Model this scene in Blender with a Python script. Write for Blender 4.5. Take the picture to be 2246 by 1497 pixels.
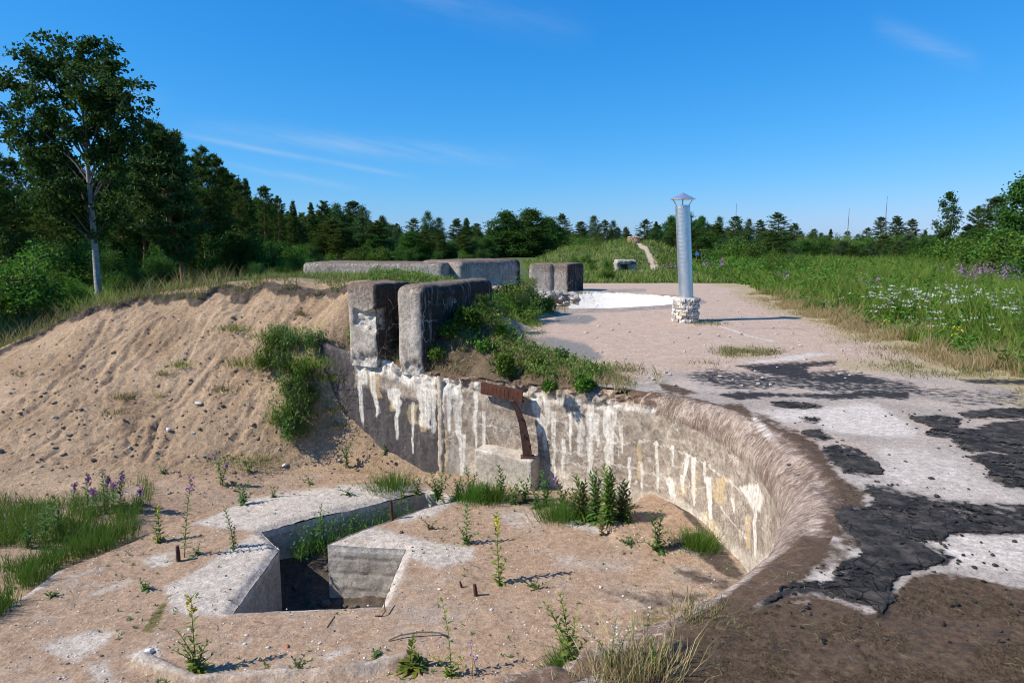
import bpy, math, random
import numpy as np
from mathutils import Vector, Matrix
from mathutils.geometry import tessellate_polygon

for o in list(bpy.data.objects):
    bpy.data.objects.remove(o)
SC = bpy.context.scene
COL = SC.collection
PI = math.pi
RNG = np.random.default_rng(7)

# ------------------------------------------------------------------ camera, light, exposure
PITCH = math.radians(8.3)
EYE = 1.7
FPX, CX, CY = 1497.0, 1123.0, 748.5          # photograph's focal length and centre in its own pixels
cam_d = bpy.data.cameras.new('camera')
cam = bpy.data.objects.new('camera', cam_d)
COL.objects.link(cam)
cam_d.sensor_width = 36.0
cam_d.lens = 24.0
cam_d.clip_start = 0.05
cam_d.clip_end = 4000
cam.location = (0, 0, EYE)
cam.rotation_euler = (PI / 2 - PITCH, 0, 0)
SC.camera = cam

SUN_EL = math.radians(43)
SUN_AZ = math.radians(15)                    # light travels towards +x, a little towards +y
Ldir = Vector((math.cos(SUN_EL) * math.cos(SUN_AZ), math.cos(SUN_EL) * math.sin(SUN_AZ), -math.sin(SUN_EL)))
sun_d = bpy.data.lights.new('sun', 'SUN')
sun_d.energy = 5.0
sun_d.angle = math.radians(0.5)
sun_d.color = (1.0, 0.955, 0.88)
sun = bpy.data.objects.new('sun', sun_d)
COL.objects.link(sun)
sun.rotation_euler = Ldir.to_track_quat('-Z', 'Y').to_euler()

world = bpy.data.worlds.new('World')
SC.world = world
world.use_nodes = True
SKY_STRENGTH = 0.071


def build_world():
    nt = world.node_tree
    nt.nodes.clear()
    N = nt.nodes.new
    L = nt.links.new
    out = N('ShaderNodeOutputWorld')
    bg = N('ShaderNodeBackground')
    sky = N('ShaderNodeTexSky')
    sky.sky_type = 'NISHITA'
    sky.sun_disc = False
    sky.sun_elevation = SUN_EL
    sky.sun_rotation = math.atan2(-Ldir.x, -Ldir.y)
    sky.air_density = 1.0
    sky.dust_density = 0.3
    sky.ozone_density = 3.0
    hs = N('ShaderNodeHueSaturation')
    hs.inputs['Saturation'].default_value = 1.0
    hs.inputs['Hue'].default_value = 0.5
    hs.inputs['Value'].default_value = 1.0
    # deep clear summer blue: each channel of the sky follows its own slope
    sp = N('ShaderNodeSeparateColor')
    L(sky.outputs[0], sp.inputs[0])
    cc = N('ShaderNodeCombineColor')
    KS = 0.0976

    def chan(o, k, g):
        a = N('ShaderNodeMath')
        a.operation = 'MULTIPLY'
        L(o, a.inputs[0])
        a.inputs[1].default_value = KS
        b = N('ShaderNodeMath')
        b.operation = 'POWER'
        L(a.outputs[0], b.inputs[0])
        b.inputs[1].default_value = g
        c = N('ShaderNodeMath')
        c.operation = 'MULTIPLY'
        L(b.outputs[0], c.inputs[0])
        c.inputs[1].default_value = k / KS
        return c.outputs[0]
    L(chan(sp.outputs[0], 1.02, 1.8), cc.inputs[0])
    L(chan(sp.outputs[1], 0.96, 0.85), cc.inputs[1])
    L(chan(sp.outputs[2], 1.40, 0.6), cc.inputs[2])
    L(cc.outputs[0], hs.inputs['Color'])
    # thin cirrus: azimuth / elevation of the view direction
    tc = N('ShaderNodeTexCoord')
    sx = N('ShaderNodeSeparateXYZ')
    L(tc.outputs['Generated'], sx.inputs[0])

    def M(op, a, b=None, c=None):
        n = N('ShaderNodeMath')
        n.operation = op
        for i, v in enumerate((a, b, c)):
            if v is None:
                continue
            if isinstance(v, (int, float)):
                n.inputs[i].default_value = v
            else:
                L(v, n.inputs[i])
        return n.outputs[0]
    az = M('ARCTAN2', sx.outputs['X'], sx.outputs['Y'])
    el = M('ARCSINE', sx.outputs['Z'])
    cb = N('ShaderNodeCombineXYZ')
    L(M('MULTIPLY', az, 7.0), cb.inputs[0])
    L(M('MULTIPLY', M('ADD', el, M('MULTIPLY', az, 0.22)), 46.0), cb.inputs[1])
    nz = N('ShaderNodeTexNoise')
    nz.inputs['Scale'].default_value = 1.0
    nz.inputs['Detail'].default_value = 6
    nz.inputs['Roughness'].default_value = 0.62
    L(cb.outputs[0], nz.inputs['Vector'])
    nfac = M('MAXIMUM', M('MULTIPLY', M('SUBTRACT', nz.outputs['Fac'], 0.28), 2.2), 0.0)
    total = None
    for (s0, k, w, a0, a1, amp) in [
            (0.0690, 0.153, 0.0036, -0.49, -0.12, 0.42),   # contrail-like streak
            (0.1164, 0.069, 0.0130, -0.46, 0.06, 0.34),
            (0.0357, 0.170, 0.0048, -0.42, -0.20, 0.34),
            (0.1400, 0.069, 0.0150, -0.80, -0.44, 0.30),
            (0.4790, 0.473, 0.0110, 0.46, 0.585, 0.30),
            (0.3000, 0.180, 0.0200, -0.28, 0.12, 0.14)]:
        s = M('ADD', el, M('MULTIPLY', az, k))
        d = M('DIVIDE', M('SUBTRACT', s, s0), w)
        band = M('POWER', 2.718, M('MULTIPLY', M('MULTIPLY', d, d), -1.0))
        mid, half = (a0 + a1) / 2, (a1 - a0) / 2
        e = M('DIVIDE', M('SUBTRACT', az, mid), half)
        win = M('MAXIMUM', M('SUBTRACT', 1.0, M('MULTIPLY', e, e)), 0.0)
        t = M('MULTIPLY', M('MULTIPLY', band, win), amp)
        total = t if total is None else M('ADD', total, t)
    cl = N('ShaderNodeClamp')
    L(M('MULTIPLY', total, nfac), cl.inputs[0])
    cl.inputs[2].default_value = 0.6
    mx = N('ShaderNodeMix')
    mx.data_type = 'RGBA'
    L(cl.outputs[0], mx.inputs['Factor'])
    L(hs.outputs[0], mx.inputs[6])
    mx.inputs[7].default_value = (6.2, 7.6, 9.0, 1)
    L(mx.outputs[2], bg.inputs['Color'])
    bg.inputs['Strength'].default_value = SKY_STRENGTH
    L(bg.outputs[0], out.inputs[0])


build_world()
SC.view_settings.view_transform = 'Standard'
SC.view_settings.look = 'None'
SC.view_settings.exposure = 0.36
SC.view_settings.gamma = 1.0
SC.view_settings.use_curve_mapping = False
SC.cycles.max_bounces = 6
SC.cycles.diffuse_bounces = 3
SC.cycles.glossy_bounces = 2
SC.cycles.transmission_bounces = 3
SC.cycles.transparent_max_bounces = 4
SC.cycles.use_denoising = True
SC.cycles.filter_width = 1.05

# ------------------------------------------------------------------ photograph geometry helpers
CP, SP = math.cos(PITCH), math.sin(PITCH)


def ray(px, py):
    u = (px - CX) / FPX
    v = -(py - CY) / FPX
    return u, CP + v * SP, -SP + v * CP


def pz(px, py, z=0.0):
    """World point where the photograph's pixel meets the plane at height z."""
    x, y, d = ray(px, py)
    t = (z - EYE) / d
    return np.array([x * t, y * t, z])


def pd(px, py, y):
    """World point of a pixel at distance y along the view."""
    dx, dy, dz = ray(px, py)
    t = y / dy
    return np.array([dx * t, y, EYE + dz * t])


def proj(V):
    V = np.asarray(V)
    x, y, z = V[:, 0], V[:, 1], V[:, 2] - EYE
    d = np.maximum(y * CP - z * SP, 0.05)
    up = y * SP + z * CP
    return np.stack([CX + FPX * x / d, CY - FPX * up / d], 1)


# ------------------------------------------------------------------ noise
def _hash(ix, iy, iz, seed):
    h = (ix.astype(np.uint32) * np.uint32(374761393) + iy.astype(np.uint32) * np.uint32(668265263)
         + iz.astype(np.uint32) * np.uint32(2147483647) + np.uint32((seed * 974711 + 12345) & 0xffffffff))
    h = (h ^ (h >> np.uint32(13))) * np.uint32(1274126177)
    h = h ^ (h >> np.uint32(16))
    return (h & np.uint32(0xffffff)).astype(np.float64) / float(0xffffff)


def vnoise(x, y, z=None, seed=0):
    x = np.asarray(x, float)
    y = np.asarray(y, float)
    z = np.zeros_like(x) if z is None else np.asarray(z, float)
    xi, yi, zi = np.floor(x), np.floor(y), np.floor(z)
    fx, fy, fz = x - xi, y - yi, z - zi
    fx, fy, fz = [f * f * f * (f * (f * 6 - 15) + 10) for f in (fx, fy, fz)]
    xi, yi, zi = [a.astype(np.int64) for a in (xi, yi, zi)]
    flat = not np.any(fz)
    r = 0
    for dz in ((0,) if flat else (0, 1)):
        wz = 1.0 if flat else (fz if dz else 1 - fz)
        for dy in (0, 1):
            wy = fy if dy else 1 - fy
            for dx in (0, 1):
                wx = fx if dx else 1 - fx
                r = r + wx * wy * wz * _hash(xi + dx, yi + dy, zi + dz, seed)
    return r


def fbm(x, y, z=None, oct=4, seed=0, gain=0.5):
    a, s, t = 1.0, 0.0, 0.0
    for i in range(oct):
        f = 2.0 ** i
        s = s + a * vnoise(np.asarray(x) * f + 17.3 * i, np.asarray(y) * f - 9.1 * i, None if z is None else np.asarray(z) * f, seed + i)
        t += a
        a *= gain
    return s / t                                # about 0..1, mean 0.5


def sstep(a, b, x):
    t = np.clip((x - a) / (b - a), 0, 1)
    return t * t * (3 - 2 * t)


def rbf(pts, eps=0.4):
    P = np.array(pts, float)
    d = np.sqrt(((P[:, None, :2] - P[None, :, :2]) ** 2).sum(-1) + eps * eps)
    n = len(P)
    A = np.zeros((n + 3, n + 3))
    A[:n, :n] = d
    A[:n, n] = 1
    A[:n, n + 1:n + 3] = P[:, :2]
    A[n:, :n] = A[:n, n:].T
    b = np.zeros(n + 3)
    b[:n] = P[:, 2]
    w = np.linalg.lstsq(A, b, rcond=None)[0]

    def f(x, y):
        x = np.asarray(x, float)
        y = np.asarray(y, float)
        out = w[n] + w[n + 1] * x + w[n + 2] * y
        for i in range(n):
            out = out + w[i] * np.sqrt((x - P[i, 0]) ** 2 + (y - P[i, 1]) ** 2 + eps * eps)
        return out
    return f


def sdf(P, poly):
    """Signed distance of points to a closed polygon (negative inside)."""
    P = np.asarray(P, float)
    poly = np.asarray(poly, float)[:, :2]
    d2 = np.full(len(P), 1e18)
    ins = np.zeros(len(P), bool)
    m = len(poly)
    for i in range(m):
        a, b = poly[i], poly[(i + 1) % m]
        e = b - a
        w = P[:, :2] - a
        t = np.clip((w @ e) / max(e @ e, 1e-12), 0, 1)
        q = w - t[:, None] * e
        d2 = np.minimum(d2, (q * q).sum(1))
        c = ((a[1] > P[:, 1]) != (b[1] > P[:, 1]))
        if c.any() and abs(b[1] - a[1]) > 1e-12:
            xx = a[0] + (P[:, 1] - a[1]) * (b[0] - a[0]) / (b[1] - a[1])
            ins ^= c & (P[:, 0] < xx)
    d = np.sqrt(d2)
    return np.where(ins, -d, d)


def near_poly(P, poly):
    """Nearest point on a closed polygon's outline."""
    P = np.asarray(P, float)
    poly = np.asarray(poly, float)[:, :2]
    best = np.full(len(P), 1e18)
    R = P[:, :2].copy()
    m = len(poly)
    for i in range(m):
        a, b = poly[i], poly[(i + 1) % m]
        e = b - a
        t = np.clip(((P[:, :2] - a) @ e) / max(e @ e, 1e-12), 0, 1)
        q = a + t[:, None] * e
        d = ((P[:, :2] - q) ** 2).sum(1)
        k = d < best
        best[k] = d[k]
        R[k] = q[k]
    return R


def seg_dist(P, pts):
    """Distance of points to an open polyline."""
    P = np.asarray(P, float)
    pts = np.asarray(pts, float)
    best = np.full(len(P), 1e18)
    for a, b in zip(pts[:-1], pts[1:]):
        e = b - a
        t = np.clip(((P - a) @ e) / max(e @ e, 1e-12), 0, 1)
        q = P - a - t[:, None] * e
        best = np.minimum(best, (q * q).sum(1))
    return np.sqrt(best)


def catmull(pts, step):
    pts = np.asarray(pts, float)
    Q = np.vstack([2 * pts[0] - pts[1], pts, 2 * pts[-1] - pts[-2]])
    out = []
    for i in range(1, len(Q) - 2):
        p0, p1, p2, p3 = Q[i - 1], Q[i], Q[i + 1], Q[i + 2]
        n = max(2, int(np.linalg.norm(p2 - p1) / step * 2))
        for t in np.linspace(0, 1, n, endpoint=False):
            out.append(0.5 * ((2 * p1) + (-p0 + p2) * t + (2 * p0 - 5 * p1 + 4 * p2 - p3) * t * t + (-p0 + 3 * p1 - 3 * p2 + p3) * t ** 3))
    out.append(pts[-1])
    out = np.array(out)
    s = np.r_[0, np.cumsum(np.linalg.norm(np.diff(out, axis=0), axis=1))]
    n = int(s[-1] / step) + 1
    u = np.linspace(0, s[-1], n)
    return np.stack([np.interp(u, s, out[:, k]) for k in range(out.shape[1])], 1), u


# ------------------------------------------------------------------ mesh helpers
class MB:
    """Collects vertices, triangles and quads; build() links them as ONE mesh object."""

    def __init__(self):
        self.V, self.T, self.Q, self.n = [], [], [], 0

    def add(self, V, Q=None, T=None):
        V = np.asarray(V, float).reshape(-1, 3)
        if Q is not None and len(Q):
            self.Q.append(np.asarray(Q, int) + self.n)
        if T is not None and len(T):
            self.T.append(np.asarray(T, int) + self.n)
        self.V.append(V)
        self.n += len(V)
        return self

    def data(self):
        V = np.vstack(self.V) if self.V else np.zeros((0, 3))
        Q = np.vstack(self.Q) if self.Q else np.zeros((0, 4), int)
        T = np.vstack(self.T) if self.T else np.zeros((0, 3), int)
        return V, Q, T

    def mesh(self, name, mat, smooth=False):
        return make_mesh(name, *self.data(), mat, smooth)

    def build(self, name, mat, parent=None, smooth=False):
        return link(name, self.mesh(name, mat, smooth), parent)


def make_mesh(name, V, Q, T, mat=None, smooth=False):
    me = bpy.data.meshes.new(name)
    V = np.asarray(V, np.float32)
    Q = np.asarray(Q, np.int32).reshape(-1, 4)
    T = np.asarray(T, np.int32).reshape(-1, 3)
    me.vertices.add(len(V))
    me.vertices.foreach_set('co', V.ravel())
    nl = Q.size + T.size
    me.loops.add(nl)
    me.loops.foreach_set('vertex_index', np.concatenate([Q.ravel(), T.ravel()]).astype(np.int32))
    me.polygons.add(len(Q) + len(T))
    st = np.concatenate([np.arange(len(Q)) * 4, Q.size + np.arange(len(T)) * 3]).astype(np.int32)
    me.polygons.foreach_set('loop_start', st)
    me.polygons.foreach_set('use_smooth', np.full(len(Q) + len(T), bool(smooth)))
    me.update(calc_edges=True)
    if mat is not None:
        me.materials.append(mat)
    return me


def link(name, me, parent=None):
    o = bpy.data.objects.new(name, me)
    COL.objects.link(o)
    if parent is not None:
        o.parent = parent
    return o


def attr(o, name, vals):
    a = o.data.attributes.new(name, 'FLOAT', 'POINT')
    a.data.foreach_set('value', np.asarray(vals, np.float32))


def set_uv(o, uv):
    me = o.data
    l = me.uv_layers.new(name='UVMap')
    idx = np.zeros(len(me.loops), np.int32)
    me.loops.foreach_get('vertex_index', idx)
    l.data.foreach_set('uv', np.asarray(uv, np.float32)[idx].ravel())


def tag(o, label=None, cat=None, group=None, kind=None):
    if label:
        o['label'] = label
    if cat:
        o['category'] = cat
    if group:
        o['group'] = group
    if kind:
        o['kind'] = kind
    return o


def empty(name, loc=(0, 0, 0), rz=0.0, label=None, cat=None, group=None):
    o = bpy.data.objects.new(name, None)
    COL.objects.link(o)
    o.empty_display_size = 0.1
    o.location = tuple(float(c) for c in loc)
    o.rotation_euler = (0, 0, rz)
    return tag(o, label, cat, group)


def copy_tree(src, loc, rz=0.0, sc=1.0, label=None, group=None, name=None):
    r = src.copy()
    COL.objects.link(r)
    r.location = tuple(float(c) for c in loc)
    r.rotation_euler = (0, 0, rz)
    r.scale = (sc, sc, sc) if not isinstance(sc, tuple) else sc
    if label:
        r['label'] = label
    if group:
        r['group'] = group
    for ch in list(src.children):
        c = ch.copy()
        COL.objects.link(c)
        c.parent = r
        for g in list(ch.children):
            d = g.copy()
            COL.objects.link(d)
            d.parent = c
    return r


def grid_faces(nu, nv):
    i, j = np.meshgrid(np.arange(nu - 1), np.arange(nv - 1), indexing='ij')
    a = (i * nv + j).ravel()
    return np.stack([a, a + nv, a + nv + 1, a + 1], 1)


def sheet_grid(xs, ys):
    X, Y = np.meshgrid(xs, ys, indexing='ij')
    return np.stack([X.ravel(), Y.ravel()], 1), grid_faces(len(xs), len(ys))


def cut(P, Q, poly, drop_inside=True):
    """Removes the faces inside (or outside) a polygon and snaps the new edge onto its outline."""
    c = P[Q].mean(1)
    d = sdf(c, poly)
    gone = d < 0 if drop_inside else d > 0
    keep = Q[~gone]
    mark = np.zeros(len(P), int)
    mark[np.unique(keep)] |= 1
    mark[np.unique(Q[gone])] |= 2
    b = np.where(mark == 3)[0]
    P = P.copy()
    if len(b):
        P[b] = near_poly(P[b], poly)
    return P, keep


def compact(V, Q, T=None):
    T = np.zeros((0, 3), int) if T is None else T
    used = np.unique(np.concatenate([Q.ravel(), T.ravel()]))
    m = np.full(len(V), -1)
    m[used] = np.arange(len(used))
    return V[used], m[Q], m[T], used


def tube(pts, rad, n=6, cap=True):
    pts = np.asarray(pts, float)
    m = len(pts)
    rad = np.broadcast_to(np.asarray(rad, float), (m,))
    tan = np.gradient(pts, axis=0)
    tan /= np.linalg.norm(tan, axis=1, keepdims=True) + 1e-12
    ref = np.array([0.0, 0, 1]) if abs(tan[0][2]) < 0.9 else np.array([1.0, 0, 0])
    A = np.cross(tan, ref)
    A /= np.linalg.norm(A, axis=1, keepdims=True) + 1e-12
    B = np.cross(tan, A)
    ang = np.arange(n) / n * 2 * PI
    V = pts[:, None, :] + rad[:, None, None] * (np.cos(ang)[None, :, None] * A[:, None, :] + np.sin(ang)[None, :, None] * B[:, None, :])
    V = V.reshape(-1, 3)
    i, j = np.meshgrid(np.arange(m - 1), np.arange(n), indexing='ij')
    a = (i * n + j).ravel()
    b = (i * n + (j + 1) % n).ravel()
    Q = np.stack([a, b, b + n, a + n], 1)
    T = []
    if cap:
        for base, flip in ((0, True), ((m - 1) * n, False)):
            for k in range(1, n - 1):
                T.append([base, base + k + 1, base + k] if flip else [base, base + k, base + k + 1])
    return V, Q, np.array(T, int).reshape(-1, 3)


BOXQ = np.array([[0, 3, 2, 1], [4, 5, 6, 7], [0, 1, 5, 4], [1, 2, 6, 5], [2, 3, 7, 6], [3, 0, 4, 7]])


def boxv(c, s, M=None):
    x, y, z = [k / 2 for k in s]
    V = np.array([[-x, -y, -z], [x, -y, -z], [x, y, -z], [-x, y, -z], [-x, -y, z], [x, -y, z], [x, y, z], [-x, y, z]], float)
    if M is not None:
        V = V @ np.array(M).T
    return V + np.asarray(c, float)


def rotz(a):
    c, s = math.cos(a), math.sin(a)
    return np.array([[c, -s, 0], [s, c, 0], [0, 0, 1.0]])


def rounded_block(dims, r, step):
    """Surface of a box with rounded vertical and top edges (base on z=0), as a fine grid per face."""
    dx, dy, dz = dims
    Vs, Qs, n = [], [], 0
    nx, ny, nz = [max(3, int(d / step) + 1) for d in dims]
    X, Y, Z = np.linspace(-dx / 2, dx / 2, nx), np.linspace(-dy / 2, dy / 2, ny), np.linspace(0, dz, nz)
    faces = []
    for s in (0, 1):
        faces.append((X, Z, lambda a, b, s=s: (a, np.full_like(a, (s - .5) * dy), b), s == 1))
        faces.append((Y, Z, lambda a, b, s=s: (np.full_like(a, (s - .5) * dx), a, b), s == 0))
    faces.append((X, Y, lambda a, b: (a, b, np.full_like(a, dz)), False))
    for A, B, f, flip in faces:
        a, b = np.meshgrid(A, B, indexing='ij')
        x, y, z = f(a.ravel(), b.ravel())
        Vs.append(np.stack([x, y, z], 1))
        q = grid_faces(len(A), len(B)) + n
        Qs.append(q[:, ::-1] if flip else q)
        n += len(x)
    V = np.vstack(Vs)
    Q = np.vstack(Qs)
    key = np.round(V * 1e4).astype(np.int64)
    _, idx, inv = np.unique(key, axis=0, return_index=True, return_inverse=True)
    V = V[idx]
    Q = inv.ravel()[Q]
    inner = V.copy()
    inner[:, 0] = np.clip(V[:, 0], -dx / 2 + r, dx / 2 - r)
    inner[:, 1] = np.clip(V[:, 1], -dy / 2 + r, dy / 2 - r)
    inner[:, 2] = np.minimum(V[:, 2], dz - r)
    d = V - inner
    L = np.linalg.norm(d, axis=1)
    nn = d / np.maximum(L, 1e-9)[:, None]
    k = L > 1e-9
    V2 = V.copy()
    V2[k] = inner[k] + nn[k] * r
    return V2, Q, nn


# ------------------------------------------------------------------ materials
def new_mat(name):
    m = bpy.data.materials.new(name)
    m.use_nodes = True
    nt = m.node_tree
    for n in list(nt.nodes):
        nt.nodes.remove(n)
    out = nt.nodes.new('ShaderNodeOutputMaterial')
    bs = nt.nodes.new('ShaderNodeBsdfPrincipled')
    nt.links.new(bs.outputs[0], out.inputs[0])
    bs.inputs['Roughness'].default_value = 0.9
    bs.inputs['Specular IOR Level'].default_value = 0.2
    return m, nt, bs, out


class NT:
    """Short node-building calls on one tree."""

    def __init__(self, nt):
        self.nt = nt

    def n(self, t, **kw):
        x = self.nt.nodes.new(t)
        for k, v in kw.items():
            setattr(x, k, v)
        return x

    def l(self, a, b):
        self.nt.links.new(a, b)

    def m(self, op, a, b=None, clamp=False):
        x = self.n('ShaderNodeMath', operation=op, use_clamp=clamp)
        for i, v in enumerate((a, b)):
            if v is None:
                continue
            if isinstance(v, (int, float)):
                x.inputs[i].default_value = v
            else:
                self.l(v, x.inputs[i])
        return x.outputs[0]

    def noise(self, vec, scale, detail=3, rough=0.55, dist=0.0):
        x = self.n('ShaderNodeTexNoise')
        x.inputs['Scale'].default_value = scale
        x.inputs['Detail'].default_value = detail
        x.inputs['Roughness'].default_value = rough
        x.inputs['Distortion'].default_value = dist
        if vec is not None:
            self.l(vec, x.inputs['Vector'])
        return x.outputs['Fac']

    def mix(self, f, a, b, mode='MIX'):
        x = self.n('ShaderNodeMix', data_type='RGBA', blend_type=mode)
        for s, v in ((x.inputs['Factor'], f), (x.inputs[6], a), (x.inputs[7], b)):
            if isinstance(v, (int, float)):
                s.default_value = v
            elif isinstance(v, tuple):
                s.default_value = (*v, 1) if len(v) == 3 else v
            else:
                self.l(v, s)
        return x.outputs[2]

    def sharp(self, f, lo, hi):
        x = self.n('ShaderNodeMapRange')
        x.clamp = True
        self.l(f, x.inputs[0])
        x.inputs[1].default_value = lo
        x.inputs[2].default_value = hi
        return x.outputs[0]

    def at(self, name):
        x = self.n('ShaderNodeAttribute', attribute_name=name)
        return x.outputs['Fac']

    def vscale(self, vec, s):
        x = self.n('ShaderNodeMapping')
        self.l(vec, x.inputs['Vector'])
        x.inputs['Scale'].default_value = s
        return x.outputs[0]

    def bump(self, h, dist, strength, normal=None):
        x = self.n('ShaderNodeBump')
        x.inputs['Distance'].default_value = dist
        x.inputs['Strength'].default_value = strength
        self.l(h, x.inputs['Height'])
        if normal is not None:
            self.l(normal, x.inputs['Normal'])
        return x.outputs[0]


def layered(name, base, layers=(), bumps=((60, 0.006, 0.5), (9, 0.02, 0.4)), rough=0.92, speck=0.0, coord='Object', vscale=None, cracks=0.0, gritty=1.0):
    """Weathered surface. base = (colour, colour, scale); each layer = (attribute, colour, colour, noise scale, noise amount, sharpness)."""
    m, nt, bs, out = new_mat(name)
    g = NT(nt)
    tc = g.n('ShaderNodeTexCoord')
    vec = tc.outputs[coord]
    if vscale:
        vec = g.vscale(vec, vscale)
    big = g.noise(vec, base[2], 5, 0.6)
    col = g.mix(g.sharp(big, 0.32, 0.68), base[0], base[1])
    for (an, c1, c2, ns, amp, sh) in layers:
        nz = g.noise(vec, ns, 6, 0.65)
        f = g.m('ADD', g.at(an), g.m('MULTIPLY', g.m('SUBTRACT', nz, 0.5), amp))
        f = g.m('ADD', g.m('MULTIPLY', g.m('SUBTRACT', f, 0.5), sh), 0.5, True)
        f = g.m('MULTIPLY', f, g.sharp(g.at(an), 0.0, 0.06))
        c = g.mix(g.sharp(g.noise(vec, ns * 2.7, 4, 0.6), 0.3, 0.7), c1, c2)
        col = g.mix(f, col, c)
    fine = g.noise(vec, 130, 3, 0.7)
    col = g.mix(0.55 * gritty, col, g.mix(g.sharp(fine, 0.25, 0.75), (0.42, 0.42, 0.42), (1.52, 1.52, 1.52)), 'MULTIPLY')
    mid = g.noise(vec, 22, 4, 0.7)
    col = g.mix(0.75 * gritty, col, g.mix(g.sharp(mid, 0.28, 0.72), (0.55, 0.54, 0.54), (1.42, 1.42, 1.40)), 'MULTIPLY')
    grit = g.noise(vec, 58, 4, 0.75)
    col = g.mix(0.6 * gritty, col, g.mix(g.sharp(grit, 0.3, 0.7), (0.5, 0.49, 0.48), (1.45, 1.45, 1.45)), 'MULTIPLY')
    if cracks:
        wv = g.n('ShaderNodeVectorMath', operation='ADD')
        nzc = g.n('ShaderNodeTexNoise')
        nzc.inputs['Scale'].default_value = 5
        nzc.inputs['Detail'].default_value = 3
        g.l(vec, nzc.inputs['Vector'])
        wm = g.n('ShaderNodeVectorMath', operation='MULTIPLY')
        g.l(nzc.outputs['Color'], wm.inputs[0])
        wm.inputs[1].default_value = (.22, .22, .22)
        g.l(vec, wv.inputs[0])
        g.l(wm.outputs[0], wv.inputs[1])
        vc = g.n('ShaderNodeTexVoronoi', feature='DISTANCE_TO_EDGE')
        vc.inputs['Scale'].default_value = 3.4
        g.l(wv.outputs[0], vc.inputs['Vector'])
        cf = g.m('SUBTRACT', 1.0, g.sharp(vc.outputs['Distance'], .006, .022))
        cf = g.m('MULTIPLY', cf, g.sharp(g.noise(vec, 2.3, 2), .45, .58))
        col = g.mix(g.m('MULTIPLY', cf, g.m('MULTIPLY', g.at('crack'), cracks)), col, (.50, .46, .41))
    if speck:
        vo = g.n('ShaderNodeTexVoronoi')
        vo.inputs['Scale'].default_value = 34
        g.l(vec, vo.inputs['Vector'])
        sp = g.m('LESS_THAN', vo.outputs['Distance'], 0.16)
        sp = g.m('MULTIPLY', sp, g.sharp(g.noise(vec, 3.0, 3), 0.45, 0.7))
        col = g.mix(g.m('MULTIPLY', sp, speck), col, (0.06, 0.05, 0.045))
    g.l(col, bs.inputs['Base Color'])
    bs.inputs['Roughness'].default_value = rough
    nrm = None
    for (s, d, k) in bumps:
        nrm = g.bump(g.noise(vec, s, 4, 0.65), d, k, nrm)
    if nrm is not None:
        g.l(nrm, bs.inputs['Normal'])
    return m


def leaf_mat(name, cols, trans=0.35, rough=0.55, spec=0.25):
    """Foliage: colour varies from leaf to leaf; some light passes through."""
    m, nt, bs, out = new_mat(name)
    g = NT(nt)
    geo = g.n('ShaderNodeNewGeometry')
    oi = g.n('ShaderNodeObjectInfo')
    rp = g.n('ShaderNodeValToRGB')
    e = rp.color_ramp.elements
    k = len(cols)
    e[0].color = (*cols[0], 1)
    e[1].color = (*cols[-1], 1)
    for i in range(1, k - 1):
        x = e.new(i / (k - 1))
        x.color = (*cols[i], 1)
    g.l(geo.outputs['Random Per Island'], rp.inputs[0])
    hs = g.n('ShaderNodeHueSaturation')
    g.l(rp.outputs[0], hs.inputs['Color'])
    g.l(g.m('ADD', g.m('MULTIPLY', oi.outputs['Random'], 0.035), 0.482), hs.inputs['Hue'])
    g.l(g.m('ADD', g.m('MULTIPLY', oi.outputs['Random'], 0.45), 0.78), hs.inputs['Value'])
    g.l(hs.outputs[0], bs.inputs['Base Color'])
    bs.inputs['Roughness'].default_value = rough
    bs.inputs['Specular IOR Level'].default_value = spec
    if trans > 0:
        tr = g.n('ShaderNodeBsdfTranslucent')
        c2 = g.mix(0.5, hs.outputs[0], (1.0, 1.15, 0.35), 'MULTIPLY')
        g.l(c2, tr.inputs['Color'])
        ms = g.n('ShaderNodeMixShader')
        ms.inputs[0].default_value = trans
        g.l(bs.outputs[0], ms.inputs[1])
        g.l(tr.outputs[0], ms.inputs[2])
        g.l(ms.outputs[0], out.inputs[0])
    return m


def simple_mat(name, c1, c2, scale=8, rough=0.9, bump=(40, 0.004, 0.4), metal=0.0, stretch=None, spec=0.2):
    m, nt, bs, out = new_mat(name)
    g = NT(nt)
    tc = g.n('ShaderNodeTexCoord')
    vec = tc.outputs['Object']
    if stretch:
        vec = g.vscale(vec, stretch)
    col = g.mix(g.sharp(g.noise(vec, scale, 5, 0.65), 0.3, 0.7), c1, c2)
    oi = g.n('ShaderNodeObjectInfo')
    hs = g.n('ShaderNodeHueSaturation')
    g.l(col, hs.inputs['Color'])
    g.l(g.m('ADD', g.m('MULTIPLY', oi.outputs['Random'], 0.3), 0.85), hs.inputs['Value'])
    g.l(hs.outputs[0], bs.inputs['Base Color'])
    bs.inputs['Roughness'].default_value = rough
    bs.inputs['Metallic'].default_value = metal
    bs.inputs['Specular IOR Level'].default_value = spec
    if bump:
        g.l(g.bump(g.noise(vec, bump[0], 4, 0.65), bump[1], bump[2]), bs.inputs['Normal'])
    return m
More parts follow.
